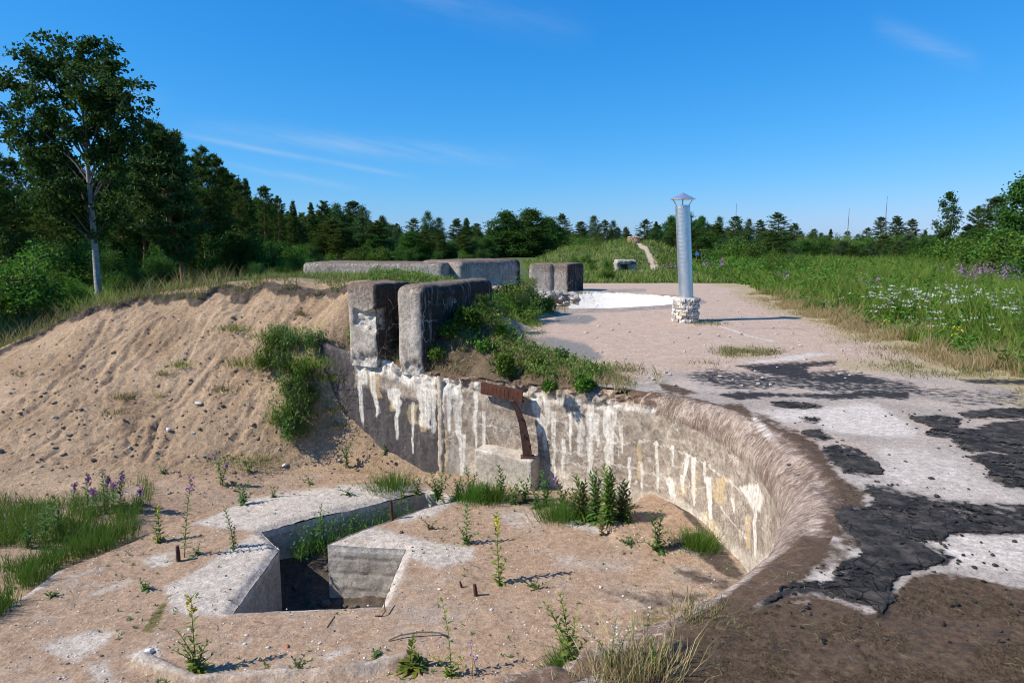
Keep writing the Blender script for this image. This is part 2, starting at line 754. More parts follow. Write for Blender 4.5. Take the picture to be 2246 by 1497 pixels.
# ------------------------------------------------------------------ materials of the place
def make_tar_mat():
    """Old bitumen felt: cracked, dusty, worn through in places."""
    m, nt, bs, out = new_mat('bitumen_sheet')
    g = NT(nt)
    ob = g.n('ShaderNodeTexCoord').outputs['Object']
    n1 = g.noise(ob, 7, 6, .7)
    n2 = g.noise(ob, 34, 6, .75)
    col = g.mix(g.sharp(n2, .3, .7), (.012, .0115, .0115), (.045, .041, .038))
    col = g.mix(g.m('MULTIPLY', g.sharp(n1, .44, .66), .75), col, (.12, .098, .08))
    vc = g.n('ShaderNodeTexVoronoi', feature='DISTANCE_TO_EDGE')
    vc.inputs['Scale'].default_value = 13
    g.l(ob, vc.inputs['Vector'])
    ck = g.m('MULTIPLY', g.m('SUBTRACT', 1.0, g.sharp(vc.outputs['Distance'], .01, .05)), g.sharp(g.noise(ob, 4, 3), .45, .6))
    col = g.mix(g.m('MULTIPLY', ck, .7), col, (.005, .005, .005))
    g.l(col, bs.inputs['Base Color'])
    bs.inputs['Roughness'].default_value = .92
    bs.inputs['Specular IOR Level'].default_value = .12
    nb = g.bump(n2, .012, .9)
    nb = g.bump(g.m('MULTIPLY', ck, -1.0), .012, .8, nb)
    nb = g.bump(n1, .03, .5, nb)
    g.l(nb, bs.inputs['Normal'])
    hole = g.m('ADD', g.noise(ob, 2.3, 3, .6), g.m('MULTIPLY', g.m('SUBTRACT', g.noise(ob, 19, 5, .75), .5), .75))
    tr = g.n('ShaderNodeBsdfTransparent')
    ms = g.n('ShaderNodeMixShader')
    g.l(g.sharp(hole, .585, .625), ms.inputs[0])
    g.l(bs.outputs[0], ms.inputs[1])
    g.l(tr.outputs[0], ms.inputs[2])
    g.l(ms.outputs[0], out.inputs[0])
    return m


SAND_A, SAND_B = (0.26, 0.17, 0.10), (0.41, 0.288, 0.182)
CONC_A, CONC_B = (0.30, 0.235, 0.18), (0.39, 0.315, 0.25)
m_floor = layered('pit_floor_concrete', (CONC_A, CONC_B, 2.3), [
    ('white', (0.38, 0.315, 0.255), (0.54, 0.465, 0.39), 5, 1.4, 2.0),
    ('sand', (0.29, 0.19, 0.12), (0.385, 0.262, 0.172), 3.5, 1.2, 2.4),
    ('dark', (0.06, 0.043, 0.033), (0.12, 0.088, 0.065), 7, 1.0, 3.2),
    ('moss', (0.10, 0.085, 0.03), (0.17, 0.135, 0.05), 14, 1.0, 4)],
    bumps=((150, 0.005, 0.6), (38, 0.012, 0.6), (7, 0.03, 0.35)), speck=0.6)
m_bank = layered('bank_sand', (SAND_A, SAND_B, 1.1), [
    ('dark', (0.055, 0.042, 0.032), (0.13, 0.095, 0.07), 5, 0.9, 4),
    ('moss', (0.16, 0.15, 0.05), (0.26, 0.20, 0.10), 9, 1.0, 3)],
    bumps=((110, 0.008, 0.7), (30, 0.02, 0.8), (8, 0.04, 0.35)), speck=0.35)
m_mound = layered('mound_soil', ((0.09, 0.06, 0.038), (0.18, 0.125, 0.075), 3), [
    ('sand', (0.36, 0.26, 0.17), (0.46, 0.34, 0.24), 6, 1.0, 3)],
    bumps=((90, 0.008, 0.7), (20, 0.03, 0.7)), speck=0.3)
m_deck = layered('deck_concrete', ((0.30, 0.245, 0.20), (0.44, 0.37, 0.31), 1.6), [
    ('white', (0.45, 0.375, 0.31), (0.62, 0.545, 0.47), 4, 1.2, 2.0),
    ('sand', (0.40, 0.28, 0.205), (0.49, 0.365, 0.28), 1.6, 0.7, 3),
    ('grey', (0.16, 0.145, 0.13), (0.26, 0.235, 0.21), 5, 0.8, 3.5),
    ('dry', (0.30, 0.24, 0.12), (0.40, 0.32, 0.18), 18, 1.2, 3),
    ('moss', (0.055, 0.033, 0.02), (0.13, 0.085, 0.052), 9, 1.1, 4),
    ('tar', (0.018, 0.017, 0.017), (0.045, 0.04, 0.038), 11, 1.3, 5)],
    bumps=((160, 0.004, 0.6), (40, 0.008, 0.5), (6, 0.02, 0.3)), speck=0.75)
m_tar = make_tar_mat()
m_block = layered('block_concrete', ((0.29, 0.25, 0.21), (0.45, 0.40, 0.34), 5.5), [
    ('white', (0.36, 0.32, 0.275), (0.62, 0.585, 0.53), 11, 1.6, 2.4),
    ('lichen', (0.085, 0.06, 0.045), (0.24, 0.175, 0.13), 20, 1.1, 2.2),
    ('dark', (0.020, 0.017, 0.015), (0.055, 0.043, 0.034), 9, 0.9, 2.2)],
    bumps=((120, 0.004, 0.6), (24, 0.014, 0.6)), speck=.6, cracks=.9)
def add_rain(m):
    """Vertical rain streaks over a weathered concrete material."""
    g = NT(m.node_tree)
    bs = next(n for n in m.node_tree.nodes if n.type == 'BSDF_PRINCIPLED')
    src = bs.inputs['Base Color'].links[0].from_socket
    ob = g.n('ShaderNodeTexCoord').outputs['Object']
    st = g.noise(g.vscale(ob, (22, 22, 1.6)), 1.0, 6, .75, .3)
    f = g.m('MULTIPLY', g.sharp(st, .50, .66), g.sharp(g.noise(ob, 1.8, 3), .35, .6))
    c = g.mix(g.m('MULTIPLY', f, .7), src, (.11, .085, .066))
    f2 = g.m('MULTIPLY', g.sharp(g.noise(g.vscale(ob, (16, 16, 1.2)), 1.0, 5, .7), .58, .70), .45)
    c = g.mix(f2, c, (.58, .53, .46))
    g.l(c, bs.inputs['Base Color'])


add_rain(m_block)
m_pit = layered('hole_concrete', ((0.33, 0.285, 0.235), (0.47, 0.415, 0.35), 2.5), [
    ('white', (0.50, 0.46, 0.40), (0.62, 0.58, 0.52), 8, 0.8, 4),
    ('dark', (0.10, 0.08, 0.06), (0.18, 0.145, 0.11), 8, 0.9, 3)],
    bumps=((110, 0.004, 0.5), (22, 0.014, 0.5)))
m_whitewash = layered('whitewash', ((0.78, 0.76, 0.72), (0.86, 0.85, 0.82), 1.5), [
    ('dark', (0.25, 0.2, 0.15), (0.45, 0.38, 0.3), 5, 1.0, 4)], bumps=((20, 0.02, 0.5),), gritty=.35)


def make_wall_mat():
    """Old rendered wall: brown-grey weathering, hair-like runs down the rounded lip, lime streaks, cracks."""
    m, nt, bs, out = new_mat('wall_concrete')
    g = NT(nt)
    uv = g.n('ShaderNodeUVMap', uv_map='UVMap').outputs[0]
    ob = g.n('ShaderNodeTexCoord').outputs['Object']
    big = g.noise(ob, 2.0, 6, 0.65)
    col = g.mix(g.sharp(big, 0.35, 0.65), (0.33, 0.262, 0.20), (0.52, 0.43, 0.335))
    mott = g.noise(ob, 9, 7, 0.75)
    col = g.mix(g.m('MULTIPLY', g.sharp(mott, 0.47, 0.60), 0.85), col, (0.175, 0.138, 0.105))
    col = g.mix(g.m('MULTIPLY', g.sharp(g.noise(ob, 17, 6, 0.75), 0.55, 0.65), 0.62), col, (0.62, 0.54, 0.43))
    col = g.mix(g.m('MULTIPLY', g.sharp(g.noise(ob, 42, 5, 0.8), 0.60, 0.66), 0.75), col, (0.075, 0.056, 0.043))
    grime = g.noise(g.vscale(uv, (6, 3, 1)), 1.0, 6, 0.7)
    f = g.m('MULTIPLY', g.sharp(grime, 0.40, 0.68), 0.78)
    f = g.m('MULTIPLY', f, g.m('SUBTRACT', 1.0, g.at('skirt')))
    col = g.mix(f, col, (0.21, 0.165, 0.125))
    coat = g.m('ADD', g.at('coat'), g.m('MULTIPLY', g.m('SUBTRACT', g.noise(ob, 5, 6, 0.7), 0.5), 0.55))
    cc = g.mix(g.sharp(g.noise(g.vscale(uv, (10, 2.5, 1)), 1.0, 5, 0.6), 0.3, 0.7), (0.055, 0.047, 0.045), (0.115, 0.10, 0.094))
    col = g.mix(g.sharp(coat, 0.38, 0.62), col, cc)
    col = g.mix(g.m('MULTIPLY', g.at('skirt'), .55), col, g.mix(g.sharp(big, .35, .65), (0.50, 0.43, 0.34), (0.64, 0.57, 0.47)))
    # runs: very thin in u, long in v
    run = g.noise(g.vscale(uv, (44, 6.5, 1)), 1.0, 7, 0.78, 0.5)
    run2 = g.noise(g.vscale(uv, (120, 14, 1)), 1.0, 4, 0.7, 0.4)
    rr = g.m('ADD', g.m('MULTIPLY', run, 0.62), g.m('MULTIPLY', run2, 0.38))
    lip = g.at('lip')
    # pale lip ground then brown moss runs
    col = g.mix(g.m('MULTIPLY', lip, 0.8), col, g.mix(g.sharp(big, 0.3, 0.7), (0.36, 0.27, 0.215), (0.52, 0.415, 0.34)))
    thr = g.m('ADD', rr, g.m('MULTIPLY', g.m('SUBTRACT', g.noise(ob, 3.5, 5, .7), 0.52), 0.42))
    col = g.mix(g.m('MULTIPLY', g.m('MULTIPLY', g.sharp(thr, 0.40, 0.55), g.sharp(lip, 0.02, 0.4)), 0.9), col, (0.095, 0.056, 0.038))
    col = g.mix(g.m('MULTIPLY', g.m('MULTIPLY', g.sharp(rr, 0.56, 0.68), 0.45), g.m('SUBTRACT', 1.0, g.m('MULTIPLY', g.at('coat'), 0.75))), col, (0.62, 0.57, 0.50))
    moss = g.m('ADD', g.at('moss'), g.m('MULTIPLY', g.m('SUBTRACT', g.noise(ob, 10, 6, 0.7), 0.5), 0.9))
    col = g.mix(g.sharp(moss, 0.4, 0.62), col, g.mix(g.noise(ob, 40, 3), (0.055, 0.032, 0.02), (0.14, 0.09, 0.055)))
    # lime efflorescence
    thin = g.noise(g.vscale(uv, (16, 1.3, 1)), 1.0, 5, 0.7, 0.3)
    och = g.m('ADD', g.at('ochre'), g.m('MULTIPLY', g.m('SUBTRACT', thin, 0.5), 0.7))
    col = g.mix(g.m('MULTIPLY', g.sharp(och, 0.35, 0.95), 0.6), col, (0.62, 0.44, 0.22))
    thin2 = g.noise(g.vscale(uv, (45, 2.2, 1)), 1.0, 4, 0.7, 0.3)
    wh = g.m('ADD', g.m('MULTIPLY', g.at('white'), 0.78), g.m('MULTIPLY', g.m('SUBTRACT', thin, 0.5), 0.75))
    wh = g.m('ADD', wh, g.m('MULTIPLY', g.m('SUBTRACT', thin2, 0.5), 0.8))
    wh = g.m('ADD', wh, g.m('MULTIPLY', g.m('SUBTRACT', g.noise(ob, 22, 5, 0.75), 0.5), 0.8))
    wh = g.m('MULTIPLY', wh, g.sharp(g.at('white'), 0.0, 0.12))
    col = g.mix(g.m('MULTIPLY', g.sharp(wh, 0.36, 0.92), 0.95), col, g.mix(g.sharp(thin, 0.3, 0.7), (0.72, 0.645, 0.535), (0.86, 0.81, 0.72)))
    cr = g.m('ADD', g.at('crack'), g.m('MULTIPLY', g.m('SUBTRACT', g.noise(ob, 30, 3), 0.5), 0.6))
    col = g.mix(g.m('MULTIPLY', g.sharp(cr, 0.45, 0.8), 0.6), col, (0.68, 0.61, 0.51))
    soil = g.m('ADD', g.at('soil'), g.m('MULTIPLY', g.m('SUBTRACT', g.noise(ob, 12, 6, 0.7), 0.5), 0.8))
    col = g.mix(g.sharp(soil, 0.42, 0.6), col, g.mix(g.noise(ob, 30, 3), (0.075, 0.045, 0.028), (0.20, 0.125, 0.08)))
    wv = g.n('ShaderNodeVectorMath', operation='ADD')
    nzc = g.n('ShaderNodeTexNoise')
    nzc.inputs['Scale'].default_value = 4
    nzc.inputs['Detail'].default_value = 4
    g.l(ob, nzc.inputs['Vector'])
    wm = g.n('ShaderNodeVectorMath', operation='MULTIPLY')
    g.l(nzc.outputs['Color'], wm.inputs[0])
    wm.inputs[1].default_value = (.35, .35, .35)
    g.l(ob, wv.inputs[0])
    g.l(wm.outputs[0], wv.inputs[1])
    vc = g.n('ShaderNodeTexVoronoi', feature='DISTANCE_TO_EDGE')
    vc.inputs['Scale'].default_value = 4.2
    g.l(wv.outputs[0], vc.inputs['Vector'])
    cf = g.m('MULTIPLY', g.m('SUBTRACT', 1.0, g.sharp(vc.outputs['Distance'], .008, .03)), g.sharp(g.noise(ob, 3.1, 2), .44, .56))
    cf = g.m('MULTIPLY', cf, g.m('SUBTRACT', 1.0, g.m('MULTIPLY', lip, 0.8)))
    cf = g.m('MULTIPLY', cf, g.m('SUBTRACT', 1.0, g.m('MULTIPLY', g.at('coat'), 0.85)))
    col = g.mix(g.m('MULTIPLY', cf, 0.6), col, (0.66, 0.59, 0.49))
    fine = g.noise(ob, 110, 3, 0.7)
    col = g.mix(0.6, col, g.mix(g.sharp(fine, 0.25, 0.75), (0.45, 0.45, 0.45), (1.5, 1.5, 1.5)), 'MULTIPLY')
    mid = g.noise(ob, 26, 5, 0.75)
    col = g.mix(0.85, col, g.mix(g.sharp(mid, 0.3, 0.7), (0.6, 0.58, 0.56), (1.34, 1.34, 1.34)), 'MULTIPLY')
    g.l(col, bs.inputs['Base Color'])
    bs.inputs['Roughness'].default_value = 0.9
    n1 = g.bump(g.noise(ob, 70, 4, 0.7), 0.006, 0.6)
    n2 = g.bump(g.noise(ob, 14, 4, 0.6), 0.02, 0.4, n1)
    n3 = g.bump(rr, 0.008, 0.4, n2)
    g.l(n3, bs.inputs['Normal'])
    return m


m_wall = make_wall_mat()

# ------------------------------------------------------------------ the gun pit's wall
FACE = [(-3.45, 10.6), (-3.0, 9.95), (-2.68, 9.55), (-2.3, 9.33), (-1.6, 9.02), (-1.0, 8.74), (-0.4, 8.5), (0.2, 8.25), (0.8, 7.93), (1.35, 7.6),
        (1.8, 7.2), (2.06, 6.7), (2.16, 6.05), (2.12, 5.35), (1.98, 4.75), (1.72, 4.25), (1.4, 3.85), (0.95, 3.4), (0.45, 3.05),
        (0.0, 2.8), (-0.6, 2.58), (-1.6, 2.35), (-3.0, 2.2), (-4.6, 2.3)]
LIPR = [.10, .08, .06, .05, .05, .05, .06, .07, .10, .15, .22, .27, .30, .32, .34, .38, .42, .42, .42, .42, .4, .4, .4, .4]
ZTOP = [.45, .40, .29, .20, .10, .02, 0, 0, 0, 0, 0, 0, 0, 0, 0, 0, 0, 0, 0, 0, 0, 0, 0, 0]
F5 = np.column_stack([FACE, LIPR, ZTOP])
FC, FU = catmull(F5, 0.017)
tan = np.gradient(FC[:, :2], axis=0)
tan /= np.linalg.norm(tan, axis=1, keepdims=True)
NOUT = np.stack([-tan[:, 1], tan[:, 0]], 1)          # away from the pit (left of travel)
FLOOR = -1.3


def rim_poly():
    R = FC[:, :2] + NOUT * FC[:, 2:3]
    return R


RIM = rim_poly()
RIM_CLOSED = np.vstack([RIM[::6], [(-5.5, 3), (-6, 9)]])


def build_wall():
    nu = len(FU)
    nvw, nvl = 74, 34
    V = np.zeros((nu, nvw + nvl, 3))
    vv = np.zeros((nu, nvw + nvl))
    r = FC[:, 2]
    zt = FC[:, 3]
    for j in range(nvw):
        z0 = FLOOR - 0.35
        f = j / (nvw - 1)
        V[:, j, :2] = FC[:, :2]
        V[:, j, 2] = z0 + (zt - r - z0) * f
        vv[:, j] = V[:, j, 2]
    for j in range(nvl):
        a = (j + 1) / nvl * PI / 2
        off = r * (1 - math.cos(a))
        V[:, nvw + j, :2] = FC[:, :2] + NOUT * off[:, None]
        V[:, nvw + j, 2] = zt - r + r * math.sin(a)
        vv[:, nvw + j] = zt - r + r * a
    U = np.repeat(FU[:, None], nvw + nvl, 1)
    P = V.reshape(-1, 3)
    u, v = U.ravel(), vv.ravel()
    N2 = np.repeat(NOUT[:, None, :], nvw + nvl, 1).reshape(-1, 2)
    jj = np.tile(np.arange(nvw + nvl), nu)
    # uneven surface; crumbled upper edge on the left and middle stretch
    pp = proj(P)
    dep = (fbm(u * 2.2, v * 2.2, oct=4, seed=3) - 0.5) * 0.05 + (fbm(u * 14, v * 14, oct=3, seed=5) - 0.5) * 0.012
    crumb = sstep(760, 800, pp[:, 0]) * (1 - sstep(1440, 1520, pp[:, 0])) * sstep(-0.30, -0.06, P[:, 2] - np.repeat(zt, nvw + nvl))
    dep = dep + crumb * (fbm(u * 9, v * 9, oct=4, seed=8) - 0.35) * 0.16
    lim = 1 - sstep(nvw + nvl - 10, nvw + nvl - 1, jj)
    P[:, :2] += N2 * (dep * (0.15 + 0.85 * lim))[:, None]
    lipz = sstep(-.25, .0, P[:, 2]) * sstep(.12, .25, np.repeat(r, nvw + nvl)) * lim
    P[:, 2] += lipz * ((fbm(u * 7, v * 7, oct=4, seed=15) - .5) * .07 - np.maximum(fbm(u * 4, v * 5, oct=3, seed=16) - .6, 0) * .16)
    P[:, 2] -= crumb * np.maximum(fbm(u * 7, v * 2, oct=4, seed=11) - 0.5, 0) * 0.22
    o = link('concrete_wall', make_mesh('concrete_wall', P, grid_faces(nu, nvw + nvl)[:, ::-1], [], m_wall, True))
    tag(o, 'curved weathered concrete wall of the sunken gun pit, streaked white with lime', 'wall')
    set_uv(o, np.stack([u, v], 1))
    pp = proj(P)
    x, y = pp[:, 0], pp[:, 1]
    # painted marks: found in the photograph, kept as masks on the wall
    white = np.zeros(len(P))
    ochre = np.zeros(len(P))

    def streak(arr, x0, y0, x1, y1, w, a=1.0, taper=0.5):
        t = (y - y0) / (y1 - y0)
        xc = x0 + (x1 - x0) * np.clip(t, 0, 1) + (fbm(y / 23.0, np.full_like(y, x0), oct=2, seed=2) - .5) * w * 0.9
        ww = w * (1 - taper * np.clip(t, 0, 1))
        e = np.abs(x - xc) / ww
        k = a * (1 - sstep(0.55, 1.1, e)) * sstep(-0.03, 0.03, t) * (1 - sstep(0.85, 1.0, t))
        np.maximum(arr, k, out=arr)
    for s in [(788, 770, 796, 945, 9), (815, 800, 828, 925, 10), (800, 770, 800, 850, 18), (884, 770, 870, 800, 28), (870, 860, 874, 975, 8), (862, 850, 868, 900, 22),
              (905, 880, 905, 1005, 5), (925, 830, 930, 950, 26), (945, 835, 955, 960, 12), (970, 830, 967, 1040, 10), (983, 835, 985, 960, 8), (1003, 820, 1012, 985, 15), (1043, 835, 1043, 1000, 7),
              (1012, 950, 1012, 1060, 10), (1060, 900, 1062, 1060, 6), (1170, 860, 1190, 960, 16), (1200, 870, 1196, 1000, 10), (1214, 900, 1216, 1060, 8),
              (1235, 960, 1236, 1060, 7), (1272, 900, 1276, 1010, 14), (1295, 900, 1295, 1060, 12), (1312, 905, 1310, 990, 9), (1334, 895, 1333, 1070, 12), (1346, 900, 1342, 1030, 8),
              (1362, 930, 1365, 1000, 7), (1440, 965, 1442, 1085, 6), (1474, 975, 1477, 1030, 5), (1510, 995, 1500, 1050, 8), (1520, 1000, 1524, 1120, 8), (1467, 1045, 1472, 1100, 14),
              (1557, 1045, 1558, 1150, 9), (1604, 1090, 1610, 1130, 5), (1655, 1110, 1658, 1235, 6), (1380, 1000, 1382, 1080, 6), (1407, 1010, 1408, 1080, 6), (1250, 900, 1252, 1000, 6), (1498, 1040, 1500, 1085, 7), (1545, 1010, 1547, 1060, 5)]:
        streak(white, *s)
    # lime patch where the render has come off near the lip, and crumbled pale band along the top left
    white = np.maximum(white, 1 - sstep(-4, 5, sdf(pp, [(1618, 1065), (1645, 1062), (1662, 1058), (1676, 1090), (1668, 1125), (1650, 1115), (1635, 1090)])))
    white = np.maximum(white, 0.9 * (1 - sstep(-12, 12, sdf(pp, [(758, 735), (840, 770), (960, 810), (1010, 830), (1005, 880), (900, 850), (770, 800)]))))
    white = np.maximum(white, 0.75 * (1 - sstep(-10, 10, sdf(pp, [(1640, 905), (1665, 910), (1700, 950), (1690, 975), (1660, 945)]))))
    white = np.maximum(white, 0.75 * (1 - sstep(-6, 6, sdf(pp, [(1150, 855), (1440, 895), (1440, 908), (1300, 900), (1160, 878)]))))
    white = np.maximum(white, 0.70 * (1 - sstep(-8, 8, sdf(pp, [(1500, 1100), (1560, 1130), (1640, 1250), (1620, 1255), (1555, 1170)]))))
    for s in [(822, 800, 826, 880, 17), (905, 885, 903, 935, 15), (925, 905, 925, 950, 12), (862, 870, 862, 905, 14), (972, 940, 974, 1040, 8), (785, 775, 785, 800, 10),
              (1522, 1030, 1523, 1090, 9), (1580, 1045, 1580, 1110, 20), (1497, 1060, 1500, 1090, 12), (1402, 970, 1402, 1060, 7), (1330, 1020, 1330, 1060, 9), (1640, 1130, 1640, 1210, 8), (1545, 1120, 1590, 1200, 14)]:
        streak(ochre, *s, a=0.9, taper=0.3)
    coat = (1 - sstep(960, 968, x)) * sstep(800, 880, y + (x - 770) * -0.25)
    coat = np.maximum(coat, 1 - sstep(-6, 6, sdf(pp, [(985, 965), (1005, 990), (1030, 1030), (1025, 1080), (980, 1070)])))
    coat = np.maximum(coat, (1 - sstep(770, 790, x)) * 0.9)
    skirt = sstep(-8, 8, y - np.interp(x, [960, 1000, 1180, 1300, 1480, 1640], [960, 975, 1005, 1060, 1085, 1215])) * sstep(975, 990, x)
    zt_r = np.repeat(zt, nvw + nvl)
    r_r = np.repeat(r, nvw + nvl)
    # lip: where the surface starts to bend over, reaching down the face further on the right
    lip = sstep(-0.18, 0.10, (v - (zt_r - r_r)) / np.maximum(r_r, .1)) * sstep(0.12, 0.28, r_r)
    moss = sstep(0.55, 1.0, (v - (zt_r - r_r)) / (r_r * PI / 2)) * sstep(.1, .25, r_r) * 0.66
    moss = np.maximum(moss, (1 - sstep(-10, 15, sdf(pp, [(1440, 1400), (1640, 1270), (1760, 1170), (1830, 1180), (1800, 1300), (1500, 1420)]))) * 0.68)
    soil = crumb_mask = sstep(-0.12, -0.01, P[:, 2] - zt_r) * (1 - sstep(1430, 1480, x)) * sstep(880, 905, x) * 0.9
    soil = np.maximum(soil, sstep(-0.03, 0.02, P[:, 2] - zt_r + .01) * (1 - sstep(880, 905, x)) * 0.25)
    soil = np.maximum(soil, (1 - sstep(-6, 6, sdf(pp, [(1300, 855), (1440, 870), (1445, 895), (1330, 880)]))) * .55)
    crack = np.zeros(len(P))
    for pl in [[(1190, 985), (1260, 990), (1330, 1012), (1400, 1030), (1450, 1045), (1480, 1060)], [(1260, 960), (1340, 970), (1430, 968), (1520, 1000), (1570, 1035), (1600, 1055), (1640, 1085)],
               [(1150, 945), (1200, 960), (1230, 990)], [(1310, 1045), (1400, 1058), (1460, 1070)], [(1240, 1010), (1290, 1030), (1320, 1062)],
               [(1580, 1110), (1610, 1150), (1640, 1180)], [(1050, 930), (1100, 940), (1180, 935)], [(975, 885), (1010, 900), (1050, 895)], [(1350, 945), (1355, 1000)], [(1200, 905), (1240, 930), (1250, 965)]]:
        pq = np.array(pl, float)
        w = np.stack([x + (fbm(x / 9, y / 9, oct=2, seed=4) - .5) * 14, y + (fbm(x / 9, y / 9, oct=2, seed=14) - .5) * 14], 1)
        crack = np.maximum(crack, 1 - sstep(0.8, 4.0, seg_dist(w, pq)))
    for k, a in (('white', white), ('ochre', ochre), ('coat', coat), ('skirt', skirt), ('lip', lip), ('moss', moss), ('soil', soil), ('crack', crack)):
        attr(o, k, a)
    return o


wall_o = build_wall()

# ------------------------------------------------------------------ sandy floor and bank (one height field)
bank_pts = []
for (px, py, y) in [(-260, 930, 9.4), (-120, 850, 10.1), (0, 777, 10.6), (90, 732, 11.0), (170, 692, 11.2), (300, 662, 11.3), (450, 647, 11.2), (620, 634, 11.0), (755, 640, 10.6),
                    (700, 650, 10.8), (540, 640, 11.1), (708, 770, 9.62), (738, 862, 9.45), (768, 932, 9.28), (800, 966, 9.16), (870, 1005, 8.96), (960, 1038, 8.73),
                    (690, 800, 9.55), (640, 760, 9.9), (700, 700, 10.2), (500, 760, 10.25), (300, 760, 10.35), (120, 800, 10.1)]:
    bank_pts.append(pd(px, py, y))
for (px, py) in [(-250, 1130), (-100, 1100), (0, 1082), (170, 1066), (330, 1060), (480, 1045), (640, 1020), (760, 1010)]:
    bank_pts.append(pz(px, py, FLOOR + 0.03))
for (x, y, z) in [(-4.5, 12.2, .98), (-3, 12.0, 1.0), (-3, 13.5, .95), (-5.2, 14.5, .82), (-3, 16, .85), (-6.5, 13.0, .45), (-8.5, 12.6, -.15), (-8, 15, -.5), (-6.3, 16.5, 0.0), (-12, 13, -.8), (-12, 10, -.9), (-10, 11.6, -.4), (-13, 16, -.9),
                  (-2.2, 10.2, .9), (-2.0, 12, .98), (-11, 8.5, -1.25), (-13, 7, -1.3)]:
    bank_pts.append(np.array([x, y, z]))
for x in np.arange(-9, 3.1, 1.5):
    for y in np.arange(1.5, 7.6, 1.5):
        bank_pts.append(np.array([x, y, FLOOR]))
for (x, y) in [(-3.5, 8.2), (-2.2, 8.3), (-1.2, 8.3), (0, 8.0), (1, 7.5), (2.2, 6.5), (0.5, 8.4), (2, 8)]:
    bank_pts.append(np.array([x, y, FLOOR]))
ZA0 = rbf(bank_pts, 0.35)
CREST = np.array([pd(px, py, y)[:2] for (px, py, y) in [(-260, 930, 9.4), (-120, 850, 10.1), (0, 777, 10.6), (90, 732, 11.0), (170, 692, 11.2), (300, 662, 11.3), (450, 647, 11.2), (620, 634, 11.0), (755, 636, 10.7), (900, 640, 10.6)]])
HOLE = np.array([pz(*p, FLOOR)[:2] for p in [(510, 1336), (612, 1198), (572, 1160), (680, 1132), (800, 1104), (930, 1074), (1000, 1090), (930, 1108), (860, 1132), (790, 1156), (718, 1186), (890, 1196), (838, 1322)]])
HEAP = [pz(*p, FLOOR)[:2] for p in [(1325, 1160), (1400, 1118), (1475, 1092), (1530, 1115), (1575, 1170), (1560, 1200), (1450, 1205), (1350, 1190)]]


def hit0(px, py):
    dx, dy, dz = ray(px, py)
    t = np.arange(6, 14, .02)
    k = np.where(EYE + dz * t < ZA0(dx * t, dy * t))[0]
    i = k[0] if len(k) else -1
    return (dx * t[i], dy * t[i])


GULLY = [[hit0(*q) for q in pl] for pl in (
    [(232, 700), (200, 760), (150, 820), (112, 852)], [(452, 700), (428, 760), (400, 800)], [(470, 780), (440, 820), (395, 870), (372, 890)], [(480, 810), (450, 850), (440, 868)],
    [(305, 730), (270, 790), (235, 840)], [(300, 930), (284, 955), (278, 975)], [(345, 935), (335, 975), (318, 1010)], [(560, 660), (520, 700), (500, 735)], [(690, 640), (650, 690), (620, 720)],
    [(735, 660), (700, 710), (672, 750)], [(60, 880), (30, 920), (-10, 950)], [(560, 880), (540, 930), (520, 960)])]


def ZA(x, y):
    x = np.asarray(x, float)
    y = np.asarray(y, float)
    z = np.maximum(ZA0(x, y), FLOOR - .015)
    P = np.stack([x.ravel(), y.ravel()], 1)
    slope = sstep(FLOOR + 0.02, FLOOR + 0.25, z) * (1 - sstep(-0.5, 0.6, y - np.interp(x, CREST[:, 0], CREST[:, 1])))
    # clods, runnels running down the slope, small slumps
    run = fbm(x * 1.9 + 0.45 * y, y * 0.55, oct=4, seed=21)
    rid = 1 - np.abs(2 * fbm(x * 2.2 - 1.5 * y, y * 0.7 + .3 * x, oct=4, seed=29) - 1)
    lump = fbm(x * 5.5, y * 5.5, oct=4, seed=23)
    clod = np.maximum(fbm(x * 15, y * 15, oct=3, seed=31) - 0.56, 0)
    z = z + slope * ((run - 0.5) * 0.09 + (lump - 0.5) * 0.03 + clod * 0.10 - np.maximum(rid - 0.86, 0) * 0.26 + np.maximum(fbm(x * 32, y * 32, oct=2, seed=33) - .6, 0) * .10)
    if x.size > 4:
        wx = x + (fbm(x * 6, y * 6, oct=3, seed=35) - .5) * .12
        wy = y + (fbm(x * 6, y * 6, oct=3, seed=36) - .5) * .12
        W2 = np.stack([wx.ravel(), wy.ravel()], 1)
        for pl in GULLY:
            d = seg_dist(W2, pl).reshape(x.shape)
            z = z + slope * (.35 + .9 * vnoise(x * 3, y * 3, seed=37)) * (-.045 * (1 - sstep(0, .05, d)) + .016 * (1 - sstep(.0, .06, np.abs(d - .10))))
    flat = 1 - sstep(FLOOR + 0.02, FLOOR + 0.3, z)
    z = z + flat * ((fbm(x * 1.2, y * 1.2, oct=4, seed=41) - 0.5) * 0.05 + (fbm(x * 9, y * 9, oct=3, seed=43) - .5) * 0.012)
    # ragged turf edge along the crest
    cy = np.interp(x, CREST[:, 0], CREST[:, 1]) + (fbm(x * 2.3, x * 0, oct=4, seed=51) - 0.5) * 0.5
    d = y - cy
    front = ((x < -2.2) & (z > -1.1))
    z = z + front * (0.05 * sstep(-0.10, 0.02, d) * (1 - sstep(0.3, 1.5, d)) - 0.07 * sstep(-0.45, -0.12, d) * (1 - sstep(-0.10, 0.0, d)) * fbm(x * 5, y * 5, oct=3, seed=53))
    # sloping sand-covered slab against the wall
    h = sdf(P, HEAP).reshape(x.shape)
    top = pz(1475, 1092, FLOOR)
    hz = 0.17 * np.clip((y - 6.25) / 1.2, 0, 1)
    z = np.where(h < 0.06, z + hz * (1 - sstep(-0.035, 0.03, h)), z)
    # raised concrete kerb across the foreground, and the edge of the round platform on the left
    return z


